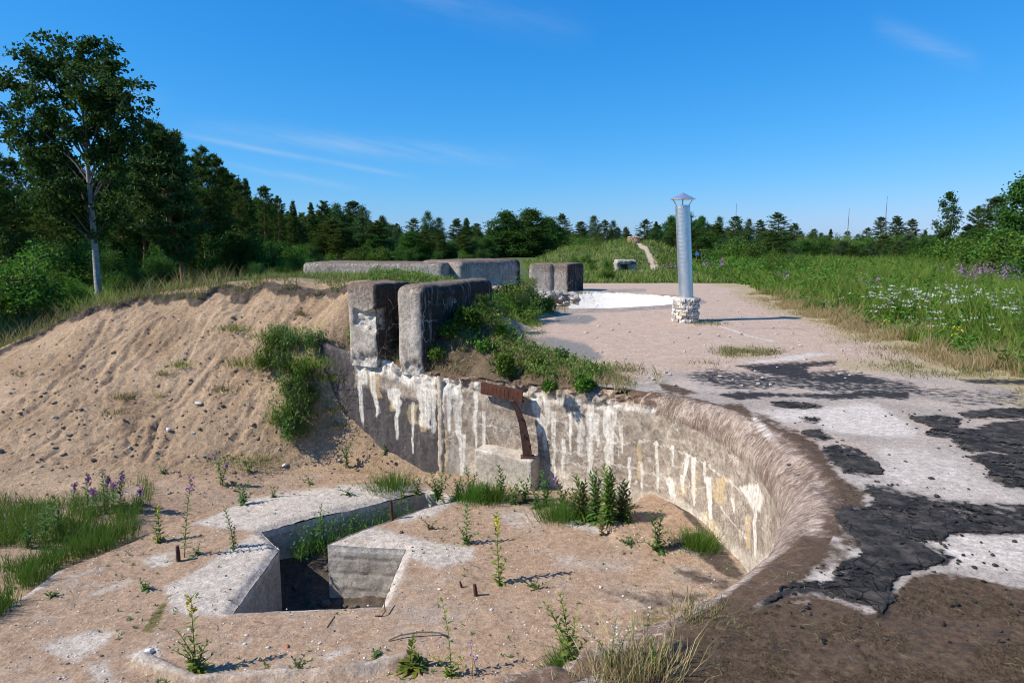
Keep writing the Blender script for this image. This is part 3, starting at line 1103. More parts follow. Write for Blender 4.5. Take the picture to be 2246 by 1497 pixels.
FLIPX = [pz(*p, FLOOR)[:2] for p in [(255, 1480), (310, 1445), (345, 1462), (430, 1490), (560, 1484), (700, 1478), (800, 1468), (895, 1440)]]
PLAT_L = [pz(*p, FLOOR)[:2] for p in [(-80, 1400), (20, 1330), (75, 1295), (130, 1255), (230, 1215), (330, 1170), (440, 1128), (600, 1085), (760, 1063), (900, 1058)]]


def build_floor():
    xs = np.arange(-13.0, 2.7, 0.032)
    ys = np.arange(1.6, 16.2, 0.032)
    # coarser where it is far from the lens
    xs = np.r_[np.arange(-13.0, -7.2, 0.09), np.arange(-7.2, 2.75, 0.029)]
    ys = np.r_[np.arange(1.4, 3.2, 0.08), np.arange(3.2, 11.8, 0.029), np.arange(11.8, 16.6, 0.09)]
    P, Q = sheet_grid(xs, ys)
    # behind the wall the sheet stops
    k0 = int(np.argmax(FC[:, 0] > -2.22))
    behind = np.vstack([FC[k0::8, :2] + NOUT[k0::8] * 0.07, [(6, 1), (6, 20), (-2.05, 20), (-2.05, 10.2)]])
    c = P[Q].mean(1)
    Q = Q[sdf(c, behind) > 0]
    P, Q = cut(P, Q, HOLE, True)
    z = ZA(P[:, 0], P[:, 1])
    # kerb
    k = sdf(P, FLIPX)
    up = (1 - sstep(0.0, 0.03, np.abs(k + 0.03) - 0.02)) * 0
    kd = seg_dist(P, np.array(FLIPX)[1:])
    kk = kd + (fbm(P[:, 0] * 6, P[:, 1] * 6, oct=4, seed=61) - .5) * .09
    z = z + (1 - sstep(0.035, 0.06, kk)) * (0.035 + .03 * fbm(P[:, 0] * 2.5, P[:, 1] * 2.5, oct=2, seed=62))
    # floor drops a little in front of the kerb and left of the platform's edge
    pl = np.array(PLAT_L)
    ed = seg_dist(P, pl)
    left = np.interp(P[:, 0], pl[:, 0], pl[:, 1])
    out = (P[:, 1] > left) & (P[:, 0] < -1.0) & (P[:, 1] < 9)
    z = z - np.where(out, 0.09 * sstep(0.0, 0.05, ed) * (1 - sstep(0.25, 0.9, ed)), 0)
    # torn edges of the hole
    hd = np.abs(sdf(P, HOLE))
    z = z - (1 - sstep(0.0, 0.075, hd)) * (.035 + .05 * np.maximum(fbm(P[:, 0] * 8, P[:, 1] * 8, oct=3, seed=63) - .45, 0))
    V = np.column_stack([P, z])
    c = V[Q].mean(1)
    cyl = np.interp(c[:, 0], [-13, -6.4, -4.5, -3.2, -2.4, -1.5, -.5], [7.0, 7.7, 8.2, 8.6, 8.75, 8.75, 8.5])
    isbank = c[:, 1] > cyl
    objs = []
    for name, sel, mat in (('pit_floor', ~isbank, m_floor), ('sand_bank', isbank, m_bank)):
        v, q, _, used = compact(V, Q[sel])
        o = link(name, make_mesh(name, v, q, [], mat, True))
        objs.append((o, v))
    # masks of the floor
    o, v = objs[0]
    tag(o, 'flat concrete gun pit floor dusted with pinkish sand around a square hole', 'floor', kind='structure')
    pp = proj(v)
    x, y = pp[:, 0], pp[:, 1]
    white = np.zeros(len(v))

    def blob(poly, a, s):
        return a * (1 - sstep(-s, s, sdf(pp, poly)))
    for poly, a, s in [([(365, 1290), (520, 1190), (600, 1150), (640, 1180), (600, 1230), (500, 1340), (470, 1350), (370, 1340)], 1.0, 16),
                       ([(420, 1150), (560, 1090), (760, 1062), (920, 1062), (900, 1082), (700, 1125), (570, 1165)], 1.0, 10),
                       ([(720, 1180), (800, 1150), (920, 1180), (1040, 1200), (1040, 1225), (960, 1250), (900, 1225), (850, 1320), (830, 1320), (880, 1200)], 0.95, 14),
                       ([(860, 1130), (1000, 1090), (1020, 1095), (950, 1130), (880, 1150)], 0.8, 12),
                       ([(80, 1415), (200, 1380), (260, 1378), (240, 1410), (160, 1460), (120, 1440)], 0.75, 14), ([(190, 1450), (240, 1445), (250, 1497), (200, 1497)], 0.7, 14),
                       ([(180, 1305), (290, 1265), (300, 1275), (250, 1295), (190, 1312)], 0.7, 9), ([(140, 1265), (230, 1240), (230, 1250), (150, 1270)], .6, 8), ([(85, 1350), (125, 1350), (120, 1358)], .6, 6),
                       ([(300, 1225), (390, 1205), (380, 1240), (330, 1245)], 0.8, 9), ([(1240, 1130), (1290, 1145), (1330, 1165), (1310, 1172), (1240, 1150)], 0.9, 6),
                       ([(1240, 1215), (1400, 1240), (1380, 1260), (1250, 1245), (1180, 1200)], 0.55, 22), ([(1170, 1165), (1190, 1160), (1180, 1185)], .55, 10),
                       ([(700, 1440), (770, 1410), (780, 1425), (720, 1450)], .7, 8), ([(500, 1410), (560, 1395), (540, 1425)], .6, 8), ([(270, 1430), (350, 1412), (360, 1440), (300, 1460)], .6, 8),
                       ([(500, 1330), (840, 1318), (840, 1328), (540, 1345), (470, 1352)], 0.95, 5), ([(1100, 1130), (1170, 1110), (1200, 1150), (1120, 1160)], .5, 14)]:
        white = np.maximum(white, blob(poly, a, s))
    white = np.maximum(white, (1 - sstep(0.03, 0.09, np.abs(sdf(v, HOLE)))) * 0.9)
    white = np.maximum(white, (1 - sstep(0.03, 0.08, seg_dist(v[:, :2], np.array(FLIPX)[1:]))) * 0.5)
    white = np.maximum(white, (1 - sstep(0.02, 0.09, seg_dist(v[:, :2], pl[:4]))) * 0.75)
    sand = np.full(len(v), 0.74) + (fbm(v[:, 0] * 1.1, v[:, 1] * 1.1, oct=3, seed=71) - .5) * 0.5
    sand = sand * (1 - 0.85 * np.clip(white, 0, 1))
    sand = np.maximum(sand, 1 - sstep(-.05, .06, sdf(v, HEAP)))
    sand = np.maximum(sand, sstep(FLOOR + .1, FLOOR + .2, v[:, 2]) * (v[:, 1] > 6.8))
    dark = np.zeros(len(v))
    for poly, a, s in [([(1290, 1280), (1420, 1295), (1560, 1290), (1560, 1330), (1440, 1340), (1330, 1310)], 0.62, 30), ([(1470, 1240), (1540, 1250), (1620, 1275), (1600, 1300), (1500, 1275)], 0.7, 18),
                       ([(1540, 1160), (1580, 1190), (1640, 1265), (1600, 1270), (1500, 1200), (1440, 1210), (1470, 1180)], 0.8, 14), ([(1090, 1085), (1230, 1090), (1210, 1115), (1090, 1105)], 0.8, 12),
                       ([(1460, 1092), (1490, 1095), (1560, 1170), (1545, 1175)], .75, 8), ([(1370, 1150), (1470, 1095), (1470, 1104), (1390, 1145)], .5, 6)]:
        dark = np.maximum(dark, blob(poly, a, s))
    moss = np.maximum(blob([(305, 1385), (345, 1330), (390, 1280), (380, 1300), (340, 1390)], .7, 9), blob([(1400, 1330), (1520, 1320), (1440, 1380), (1380, 1400)], .5, 12))
    for k_, a_ in (('white', white), ('sand', sand * (1 - dark * .6)), ('dark', dark), ('moss', moss)):
        attr(o, k_, a_)
    o2, v2 = objs[1]
    tag(o2, 'steep bare sand bank with a dark torn turf edge beside the gun pit', 'bank', kind='structure')
    cy = np.interp(v2[:, 0], CREST[:, 0], CREST[:, 1]) + (fbm(v2[:, 0] * 2.3, v2[:, 0] * 0, oct=4, seed=51) - 0.5) * 0.5
    d = v2[:, 1] - cy
    wid = 0.01 + 0.11 * fbm(v2[:, 0] * 1.3, v2[:, 0] * 0, oct=3, seed=57)
    dk = sstep(-1.7, -0.4, (d + (fbm(v2[:, 0] * 7, v2[:, 1] * 7, oct=4, seed=58) - .5) * .12) / wid) * (1 - sstep(0.06, 0.22, d)) * (v2[:, 0] < -1.8)
    clod = sstep(.57, .66, fbm(v2[:, 0] * 15, v2[:, 1] * 15, oct=3, seed=31)) * .34
    attr(o2, 'dark', np.maximum(dk * 0.9, clod))
    attr(o2, 'moss', np.maximum(sstep(0.1, .6, d), 0.5 * (1 - sstep(-.2, .5, sdf(v2, [pd(560, 800, 10)[:2], pd(700, 740, 10.2)[:2], pd(740, 900, 9.3)[:2], pd(640, 1000, 9)[:2]])))))
    return objs


floor_objs = build_floor()


def build_hole():
    """The square hole with its trench: vertical concrete walls and a rubble bottom."""
    poly = HOLE
    n = len(poly)
    mb = MB()
    masks = []
    U = []
    acc = 0.0
    segs = []
    for i in range(n):
        a, b = poly[i], poly[(i + 1) % n]
        L = np.linalg.norm(b - a)
        m = max(2, int(L / 0.03))
        t = np.linspace(0, 1, m)
        zz = np.linspace(-0.036, -0.80, 40)
        A = a[None] + (b - a)[None] * t[:, None]
        nrm = np.array([(b - a)[1], -(b - a)[0]]) / L       # outward for the walk direction used here
        X = np.repeat(A[:, None, :], len(zz), 1)
        Z = np.repeat(zz[None, :], m, 0) + FLOOR
        rough = (fbm(X[..., 0] * 9 + i * 7, Z * 9, X[..., 1] * 9, oct=3, seed=81) - .4) * 0.028
        board = 0.003 * ((np.floor((Z - FLOOR) / 0.17) % 2) - .5) if i == 10 else 0 * Z
        seam = -0.005 * (np.abs(((Z - FLOOR) / 0.17) % 1 - 0.5) > 0.41) if i in (10, 0) else 0 * Z
        edge = np.minimum(t, 1 - t)[:, None] * L
        amp = sstep(0, 0.06, edge)
        topr = .012 * (1 - sstep(0.0, 0.05, FLOOR - Z))
        off = (rough + board + seam) * amp + topr
        V = np.concatenate([X + nrm[None, None] * np.asarray(off)[..., None], Z[..., None]], 2)
        mb.add(V.reshape(-1, 3), grid_faces(m, len(zz)))
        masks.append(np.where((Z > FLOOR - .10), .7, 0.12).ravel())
    Vw, Qw, _ = mb.data()
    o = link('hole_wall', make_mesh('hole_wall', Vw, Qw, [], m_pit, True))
    tag(o, 'board-marked concrete walls of the square hole and trench in the pit floor', 'hole', kind='structure')
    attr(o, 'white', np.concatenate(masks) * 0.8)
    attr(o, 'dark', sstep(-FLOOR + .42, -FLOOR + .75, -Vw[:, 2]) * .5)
    # bottom
    xs = np.arange(-2.75, -0.55, 0.03)
    ys = np.arange(5.15, 8.1, 0.03)
    P, Q = sheet_grid(xs, ys)
    P, Q = cut(P, Q, HOLE + (HOLE - HOLE.mean(0)) * 0.02, False)
    z = -2.08 + fbm(P[:, 0] * 4, P[:, 1] * 4, oct=4, seed=85) * 0.22 + 0.32 * sstep(6.3, 7.4, P[:, 1])
    V, Q, _, _ = compact(np.column_stack([P, z]), Q)
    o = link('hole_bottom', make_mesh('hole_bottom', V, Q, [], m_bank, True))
    tag(o, 'earth and rubble at the bottom of the hole', 'earth', kind='structure')
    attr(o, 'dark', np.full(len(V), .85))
    attr(o, 'moss', np.full(len(V), .2))


build_hole()


def build_kerb_block():
    """Low concrete ledge at the foot of the wall that carries the iron bracket."""
    V, Q, nn = rounded_block((0.78, 0.36, 0.46), 0.02, 0.025)
    V = V + nn * 0
    V[:, 1] += (fbm(V[:, 0] * 5, V[:, 2] * 5, oct=3, seed=91) - .5) * 0.03 * (V[:, 1] < 0)
    V[:, 2] += (V[:, 2] > .4) * (fbm(V[:, 0] * 6, V[:, 1] * 6, oct=3, seed=92) - .5) * 0.05 + (V[:, 2] > .2) * (V[:, 0]) * -0.06
    o = link('wall_ledge', make_mesh('wall_ledge', V, Q, [], m_wall, True), wall_o)
    a = math.atan2(-0.3, 0.7)
    o.location = (-0.045, 8.26, FLOOR - 0.05)
    o.rotation_euler = (0, 0, a)
    set_uv(o, V[:, [0, 2]])
    for k in ('coat', 'lip', 'moss', 'soil', 'crack'):
        attr(o, k, np.zeros(len(V)))
    attr(o, 'skirt', np.full(len(V), .9))
    attr(o, 'white', .55 * sstep(.3, .6, fbm(V[:, 0] * 5, V[:, 2] * 1.5, oct=3, seed=93)))
    attr(o, 'ochre', .35 * sstep(.4, .6, fbm(V[:, 0] * 4, V[:, 2] * 1.5, oct=3, seed=94)))
    # strip of render left on the joint
    mb = MB()
    z = np.linspace(FLOOR - .1, -0.02, 40)
    xx = np.linspace(-.05, .05, 6)
    X, Z = np.meshgrid(xx, z, indexing='ij')
    D = 0.03 * np.cos(X / .05 * PI / 2) + (fbm(X * 30, Z * 14, oct=3, seed=95) - .5) * 0.04
    j = np.argmin(np.abs(proj(np.column_stack([FC[:, :2], np.full(len(FC), -.7)]))[:, 0] - 968))
    base = FC[j, :2]
    tg, nn2 = tan[j], NOUT[j]
    Xw = base[None, None] + tg * X[..., None] - nn2 * D[..., None]
    V = np.concatenate([Xw, Z[..., None]], 2).reshape(-1, 3)
    s = link('joint_strip', make_mesh('joint_strip', V, grid_faces(6, 40)[:, ::-1], [], m_wall, True), wall_o)
    set_uv(s, np.stack([X.ravel(), Z.ravel()], 1))
    for k in ('coat', 'lip', 'moss', 'soil', 'crack', 'skirt'):
        attr(s, k, np.zeros(len(V)))
    attr(s, 'white', np.full(len(V), .6))
    attr(s, 'ochre', np.full(len(V), .55))


build_kerb_block()

# ------------------------------------------------------------------ concrete deck
C2 = np.array([0.8, 20.2])
R2 = np.array([4.3, 3.2])
PIT2 = np.array([C2 + R2 * np.array([math.cos(a), math.sin(a)]) for a in np.linspace(0, 2 * PI, 96, endpoint=False)])
DECK_R = [(6.15, -3), (6.15, 4), (6.2, 8.3), (6.6, 11.5), (7.1, 16), (7.9, 21), (8.8, 25.7), (9.0, 28.4)]


def deck_edge(y):
    p = np.array(DECK_R)
    return np.interp(y, p[:, 1], p[:, 0])


def ZD(x, y):
    return (fbm(np.asarray(x) * 0.8, np.asarray(y) * 0.8, oct=3, seed=101) - .5) * 0.02


TAR = {
    'big': [(1475, 725), (1540, 720), (1600, 745), (1700, 770), (1790, 795), (2000, 810), (2720, 832), (2720, 936), (2050, 940), (1850, 935), (1862, 965), (1800, 977), (1730, 965), (1718, 990), (1800, 1030), (1882, 1070), (1840, 1092), (1760, 1110), (1640, 1122), (1600, 1180),
            (1590, 1270), (1560, 1350), (1500, 1285), (1400, 1262), (1300, 1240), (1200, 1222), (1100, 1225), (1000, 1275), (965, 1290), (1000, 1258), (1090, 1208), (1200, 1192), (1290, 1205), (1330, 1130), (1345, 1110), (1430, 1080), (1482, 1040), (1430, 1000), (1420, 960), (1370, 930), (1330, 880), (1310, 850), (1335, 828), (1480, 820), (1520, 790)],
    'oval': [(1275, 520), (1340, 514), (1440, 540), (1482, 575), (1532, 625), (1520, 656), (1440, 655), (1350, 635), (1320, 605), (1280, 570), (1248, 530)],
    'small': [(1155, 440), (1230, 434), (1262, 455), (1300, 475), (1260, 482), (1220, 466), (1158, 456)],
    'dot': [(1150, 379), (1195, 374), (1237, 380), (1225, 391), (1165, 389)],
    'chip': [(1000, 300), (1080, 299), (1200, 309), (1242, 320), (1120, 326), (1020, 316)],
    'long': [(1680, 372), (1760, 372), (1830, 364), (1930, 384), (1922, 412), (1860, 420), (1900, 430), (2000, 430), (2100, 402), (2720, 380), (2720, 556), (2180, 551), (2050, 541), (1980, 540), (1920, 512), (1880, 472), (1758, 452), (1800, 440), (1790, 410), (1720, 390)],
    'right': [(1985, 570), (2080, 559), (2720, 582), (2720, 735), (2180, 716), (2120, 690), (2060, 668), (2085, 640), (2060, 612), (1995, 582)],
    'far': [(1940, 350), (2060, 339), (2120, 334), (2720, 341), (2720, 375), (2080, 371), (1950, 370)],
}
TAR = {k: [(1250 + a / 2.255, 750 + b / 2.255) for a, b in v] for k, v in TAR.items()}


def crop5(pts):
    return [(1250 + a / 2.255, 750 + b / 2.255) for a, b in pts]


def build_deck():
    xs = np.arange(-3.2, 11.0, 0.037)
    ys = np.r_[np.arange(-3, 0.8, 0.2), np.arange(0.8, 9.2, 0.030), np.arange(9.2, 15, 0.055), np.arange(15, 28.45, 0.09)]
    P, Q = sheet_grid(xs, ys)
    rim = np.vstack([RIM[80::4], [(-6.5, 3), (-6.5, 9), (-4.2, 10.5)]])
    P, Q = cut(P, Q, rim, True)
    P, Q = cut(P, Q, PIT2, True)
    c = P[Q].mean(1)
    Q = Q[c[:, 0] < deck_edge(c[:, 1]) + 1.2]
    rd = np.abs(sdf(P, rim))
    z = ZD(P[:, 0], P[:, 1]) * sstep(0, 0.4, rd)
    V, Q, _, _ = compact(np.column_stack([P, z]), Q)
    o = link('concrete_deck', make_mesh('concrete_deck', V, Q, [], m_deck, True))
    tag(o, 'flat concrete roof deck with peeling black bitumen, sand and white patches', 'deck', kind='structure')
    pp = proj(V)
    n = len(V)
    rdv = np.abs(sdf(V, rim))

    def blob(poly, a, s):
        return a * (1 - sstep(-s, s, sdf(pp, poly)))
    front = V[:, 1] > 1.5
    yy = V[:, 1]
    white = np.zeros(n)
    for poly, a, s in [(crop5([(930, 340), (1200, 330), (1500, 300), (1600, 360), (1720, 440), (1700, 475), (1500, 470), (1330, 450), (1200, 400), (1000, 380)]), .95, 12),
                       (crop5([(1860, 930), (2720, 930), (2720, 1200), (2000, 1120), (1850, 1080), (1720, 985)]), .68, 14), (crop5([(1200, 900), (1370, 930), (1420, 1000), (1480, 1040), (1400, 1085), (1250, 960)]), .55, 16),
                       (crop5([(1050, 1200), (1230, 1090), (1330, 1130), (1290, 1200), (1190, 1190)]), .6, 14), (crop5([(1500, 480), (1900, 540), (2060, 640), (2100, 700), (2246, 760), (2246, 820), (1900, 790), (1700, 760), (1550, 680)]), .55, 30),
                       (crop5([(800, 100), (990, 80), (1200, 45), (1330, 60), (1100, 95), (960, 110)]), .8, 6), ([(1250, 834), (1310, 842), (1460, 832), (1480, 824), (1440, 838), (1330, 862), (1260, 850)], .55, 8)]:
        white = np.maximum(white, blob(poly, a, s))
    white = np.maximum(white, blob([(1445, 1402), (1500, 1406), (1490, 1428), (1452, 1424)], .95, 5))
    for pl in ([(1580, 715), (1640, 735), (1695, 748)], [(1540, 674), (1620, 674)], [(1380, 662), (1470, 660)], [(1300, 645), (1480, 652)], [(1560, 640), (1600, 636)]):
        white = np.maximum(white, .8 * (1 - sstep(.02, .09, seg_dist(V[:, :2], [pz(*p, 0)[:2] for p in pl]))))
    sand = .30 + .62 * sstep(8.4, 9.8, yy) + .35 * (1 - sstep(3, 6, np.abs(V[:, 1] - 7.2) * 4)) * 0
    sand = np.clip(sand + (fbm(V[:, 0] * .7, V[:, 1] * .7, oct=3, seed=105) - .5) * .5, 0, 1) * (1 - .9 * np.clip(white, 0, 1))
    grey = .16 + .30 * (fbm(V[:, 0] * .9, V[:, 1] * .9, oct=3, seed=109) - .35)
    for poly, a, s in [([(1150, 738), (1210, 735), (1290, 752), (1330, 785), (1290, 800), (1200, 770)], .75, 14), ([(1215, 690), (1290, 688), (1315, 698), (1290, 712), (1220, 712)], .75, 8), ([(1230, 680), (1400, 668), (1480, 655), (1490, 662), (1380, 685), (1240, 690)], .6, 7),  # first polygon: the block's cast shadow painted into the deck colour
                       ([(1290, 632), (1420, 630), (1420, 642), (1290, 646)], .55, 6), ([(1540, 690), (1740, 690), (1760, 700), (1560, 708)], .45, 8), ([(1600, 715), (1760, 716), (1790, 726), (1640, 724)], .5, 6), ([(1400, 725), (1500, 722), (1480, 730)], .4, 5)]:
        grey = np.maximum(grey, blob(poly, a, s))
    moss = np.zeros(n)
    for poly, a, s in [(crop5([(720, 303), (850, 300), (940, 375), (840, 350)]), .75, 10), (crop5([(1010, 420), (1100, 430), (1230, 500), (1260, 560), (1300, 620), (1330, 650), (1480, 770), (1420, 800), (1300, 790), (1230, 600), (1100, 500)]), .75, 9),
                       (crop5([(1000, 970), (1200, 950), (1290, 990), (1300, 1060), (1230, 1120), (1000, 1230), (700, 1330), (650, 1300), (900, 1080)]), .72, 14),
                       (crop5([(1680, 1150), (1860, 1130), (2000, 1160), (2720, 1290), (2720, 1700), (300, 1800), (400, 1560), (640, 1310), (760, 1280), (960, 1290), (1300, 1260), (1500, 1330), (1600, 1250)]), .80, 18),
                       (crop5([(430, 200), (520, 205), (640, 250), (560, 270), (450, 240)]), .7, 8)]:
        moss = np.maximum(moss, blob(poly, a, s))
    wob = (fbm(V[:, 0] * 4, V[:, 1] * 4, oct=4, seed=117) - .5) * .5
    ring = (1 - sstep(.02, .30, rdv + wob)) * np.where(V[:, 0] > 1.0, .56, .78) * (V[:, 1] < 11)
    moss = np.maximum(moss, ring)
    # thin moss everywhere just behind the rim on the right
    moss = np.where(front, moss, .75)
    tar = np.zeros(n)
    for poly, a, s in [(crop5([(800, 110), (990, 100), (1330, 85), (1320, 115), (1180, 130), (1200, 160), (1420, 150), (1560, 180), (1680, 190), (1520, 218), (1230, 208), (1100, 190), (900, 150)]), .74, 12),
                       (crop5([(690, 255), (860, 240), (1100, 250), (1300, 250), (1500, 235), (1690, 240), (1680, 290), (1500, 275), (1330, 290), (1150, 275), (1000, 275), (830, 290)]), .76, 10),
                       (crop5([(550, 150), (700, 120), (1000, 150), (1300, 120), (1700, 190), (1850, 260), (1500, 290), (1100, 240), (800, 250), (600, 200)]), .57, 16), (crop5([(1880, 180), (2720, 175), (2720, 225), (2000, 210)]), .66, 7), (crop5([(1500, 190), (2000, 220), (2720, 240), (2720, 330), (1900, 330), (1700, 260)]), .46, 14),
                       (crop5([(1290, 1180), (1480, 1050), (1640, 1120), (1560, 1353), (1300, 1260)]), .72, 14), ([(1425, 1395), (1520, 1395), (1530, 1440), (1440, 1440)], .55, 14), (crop5([(1650, 1200), (2000, 1230), (2246, 1330), (2246, 1600), (600, 1650), (700, 1400), (1300, 1300)]), .34, 40)]:
        tar = np.maximum(tar, blob(poly, a, s))
    for key in TAR:
        d = sdf(pp, TAR[key])
        tar = np.maximum(tar, .60 * (1 - sstep(-2, 30 if key == 'big' else 16, d)))
    ex = V[:, 0] - deck_edge(V[:, 1])
    dry = np.maximum(sstep(-1.5, -.1, ex + (fbm(V[:, 0] * 1.3, V[:, 1] * 1.3, oct=3, seed=107) - .5) * 1.6) * .75,
                     np.maximum(blob([(1575, 760), (1640, 755), (1710, 770), (1650, 785), (1580, 785)], .7, 7), blob([(1430, 790), (1540, 775), (1600, 800), (1500, 815)], .4, 12)))
    dry = np.maximum(dry, blob([(1780, 780), (2720, 790), (2720, 850), (2000, 830), (1850, 815)], .55, 14))
    dry = dry * (yy > 6)
    for k_, a_ in (('white', white), ('sand', sand), ('grey', grey), ('dry', dry), ('moss', moss), ('tar', tar)):
        attr(o, k_, a_)
    return o, rim


deck_o, RIMP = build_deck()


def build_tar():
    """Each surviving sheet of bitumen is a piece of its own, a centimetre thick."""
    for key, poly in TAR.items():
        W = np.array([pz(*p, 0)[:2] for p in poly])
        # refine the outline and fray it
        pts = []
        for a, b in zip(W, np.roll(W, -1, 0)):
            m = max(1, int(np.linalg.norm(b - a) / 0.018))
            pts += [a + (b - a) * t for t in np.linspace(0, 1, m, endpoint=False)]
        pts = np.array(pts)
        for _ in range(4):
            pts = (np.roll(pts, 1, 0) + 2 * pts + np.roll(pts, -1, 0)) / 4
        amp = .11 if key in ('long', 'far', 'chip') else .07
        pts += (np.stack([fbm(pts[:, 0] * 5, pts[:, 1] * 5, oct=5, seed=111, gain=.6), fbm(pts[:, 0] * 5, pts[:, 1] * 5, oct=5, seed=112, gain=.6)], 1) - .5) * amp * 2
        pts += (np.stack([fbm(pts[:, 0] * 24, pts[:, 1] * 24, oct=3, seed=113), fbm(pts[:, 0] * 24, pts[:, 1] * 24, oct=3, seed=114)], 1) - .5) * .05
        n = len(pts)
        e = np.roll(pts, -1, 0) - np.roll(pts, 1, 0)
        e /= np.linalg.norm(e, axis=1, keepdims=True) + 1e-9
        nr = np.stack([e[:, 1], -e[:, 0]], 1)
        area = .5 * np.sum(pts[:, 0] * np.roll(pts[:, 1], -1) - np.roll(pts[:, 0], -1) * pts[:, 1])
        if area < 0:
            nr = -nr
        zt = ZD(pts[:, 0], pts[:, 1]) + .013
        ring0 = np.column_stack([pts, zt - .03])
        ring1 = np.column_stack([pts, zt - .004])
        ring2 = np.column_stack([pts - nr * .006, zt])
        V = np.vstack([ring0, ring1, ring2])
        i = np.arange(n)
        j = (i + 1) % n
        Q = np.vstack([np.stack([i, j, n + j, n + i], 1), np.stack([n + i, n + j, 2 * n + j, 2 * n + i], 1)])
        # interior points for a gently uneven top
        tri = tessellate_polygon([[Vector((*p, 0)) for p in ring2[:, :2]]])
        T = np.array(tri, int) + 2 * n
        if area < 0:
            Q = Q[:, ::-1]
        # make the top face up
        a, b, c = V[T[:, 0]], V[T[:, 1]], V[T[:, 2]]
        cr = np.cross(b - a, c - a)[:, 2]
        T[cr < 0] = T[cr < 0][:, ::-1]
        link('bitumen_patch', make_mesh('bitumen_patch', V, Q, T, m_tar, False), deck_o)
    # loose crumbs of bitumen around the sheets
    mb = MB()
    rng = np.random.default_rng(5)
    allp = np.vstack([np.array([pz(*p, 0)[:2] for p in v]) for v in TAR.values()])
    for _ in range(420):
        if rng.random() < .62:
            c = allp[rng.integers(len(allp))] + rng.normal(0, .16, 2)
        else:
            c = pz(rng.uniform(1550, 2246), rng.uniform(1000, 1420), 0)[:2]
        if sdf(c[None], RIMP)[0] < .03 or c[0] > 6:
            continue
        s = rng.uniform(.004, .014) * (1.5 if rng.random() < .12 else 1)
        add_stone(mb, (c[0], c[1], s * .2), s, rng, flat=.55)
    tag(mb.build('bitumen_crumbs', m_tar), 'loose black bitumen crumbs scattered on the deck', 'crumbs', kind='stuff')


ICO = None


def add_stone(mb, c, s, rng, flat=.7):
    """A small irregular stone (20 faces)."""
    global ICO
    if ICO is None:
        t = (1 + 5 ** .5) / 2
        v = np.array([(-1, t, 0), (1, t, 0), (-1, -t, 0), (1, -t, 0), (0, -1, t), (0, 1, t), (0, -1, -t), (0, 1, -t), (t, 0, -1), (t, 0, 1), (-t, 0, -1), (-t, 0, 1)], float)
        v /= np.linalg.norm(v[0])
        f = [(0, 11, 5), (0, 5, 1), (0, 1, 7), (0, 7, 10), (0, 10, 11), (1, 5, 9), (5, 11, 4), (11, 10, 2), (10, 7, 6), (7, 1, 8), (3, 9, 4), (3, 4, 2), (3, 2, 6), (3, 6, 8), (3, 8, 9), (4, 9, 5), (2, 4, 11), (6, 2, 10), (8, 6, 7), (9, 8, 1)]
        ICO = (v, np.array(f))
    v, f = ICO
    k = v * rng.uniform(.7, 1.25, (12, 1)) * np.array([rng.uniform(.8, 1.5), rng.uniform(.7, 1.2), flat]) * s
    mb.add(k @ rotz(rng.uniform(0, 6.3)).T + np.asarray(c), T=f)


build_tar()

# ------------------------------------------------------------------ second gun pit, far off on the deck
def build_pit2():
    a = np.linspace(0, 2 * PI, 200)
    z = np.linspace(0.035, -1.35, 40)
    A, Z = np.meshgrid(a, z, indexing='ij')
    rr = 1 + (fbm(np.cos(A) * 6, np.sin(A) * 6, Z * 3, oct=3, seed=121) - .5) * .012
    V = np.stack([C2[0] + R2[0] * rr * np.cos(A), C2[1] + R2[1] * rr * np.sin(A), Z], -1).reshape(-1, 3)
    # lip ring
    o = link('whitewashed_wall', make_mesh('whitewashed_wall', V, grid_faces(200, 40)[:, ::-1], [], m_whitewash, True))
    tag(o, 'bright white wall of the second gun pit beyond the metal flue', 'wall')
    attr(o, 'dark', np.maximum((V[:, 2] > -.02) * .5, .30 * sstep(.5, .7, fbm(A.ravel() * 14, Z.ravel() * 5, oct=4, seed=123))))
    mb = MB()
    L = []
    for k, (r, zz) in enumerate([(1.0, .035), (1.03, .05), (1.10, .03), (1.16, -.03)]):
        L.append(np.stack([C2[0] + R2[0] * r * np.cos(a), C2[1] + R2[1] * r * np.sin(a), np.full_like(a, zz) + (fbm(np.cos(a) * 5, np.sin(a) * 5, oct=3, seed=125) - .5) * .03], 1))
    V = np.stack(L, 1).reshape(-1, 3)
    r2 = link('pit_rim', make_mesh('pit_rim', V, grid_faces(200, 4)[:, ::-1], [], m_deck, True), o)
    for k_ in ('white', 'sand', 'grey', 'dry', 'moss', 'tar'):
        attr(r2, k_, np.full(len(V), {'sand': .5, 'grey': .5}.get(k_, 0)))
    P, Q = sheet_grid(np.arange(-4, 5.6, .2), np.arange(16.6, 23.8, .2))
    V = np.column_stack([P, np.full(len(P), -1.3)])
    f = link('far_pit_floor', make_mesh('far_pit_floor', V, Q, [], m_bank, True))
    tag(f, 'sandy floor of the far gun pit', 'floor', kind='structure')
    attr(f, 'dark', np.zeros(len(V)))
    attr(f, 'moss', np.zeros(len(V)))


build_pit2()

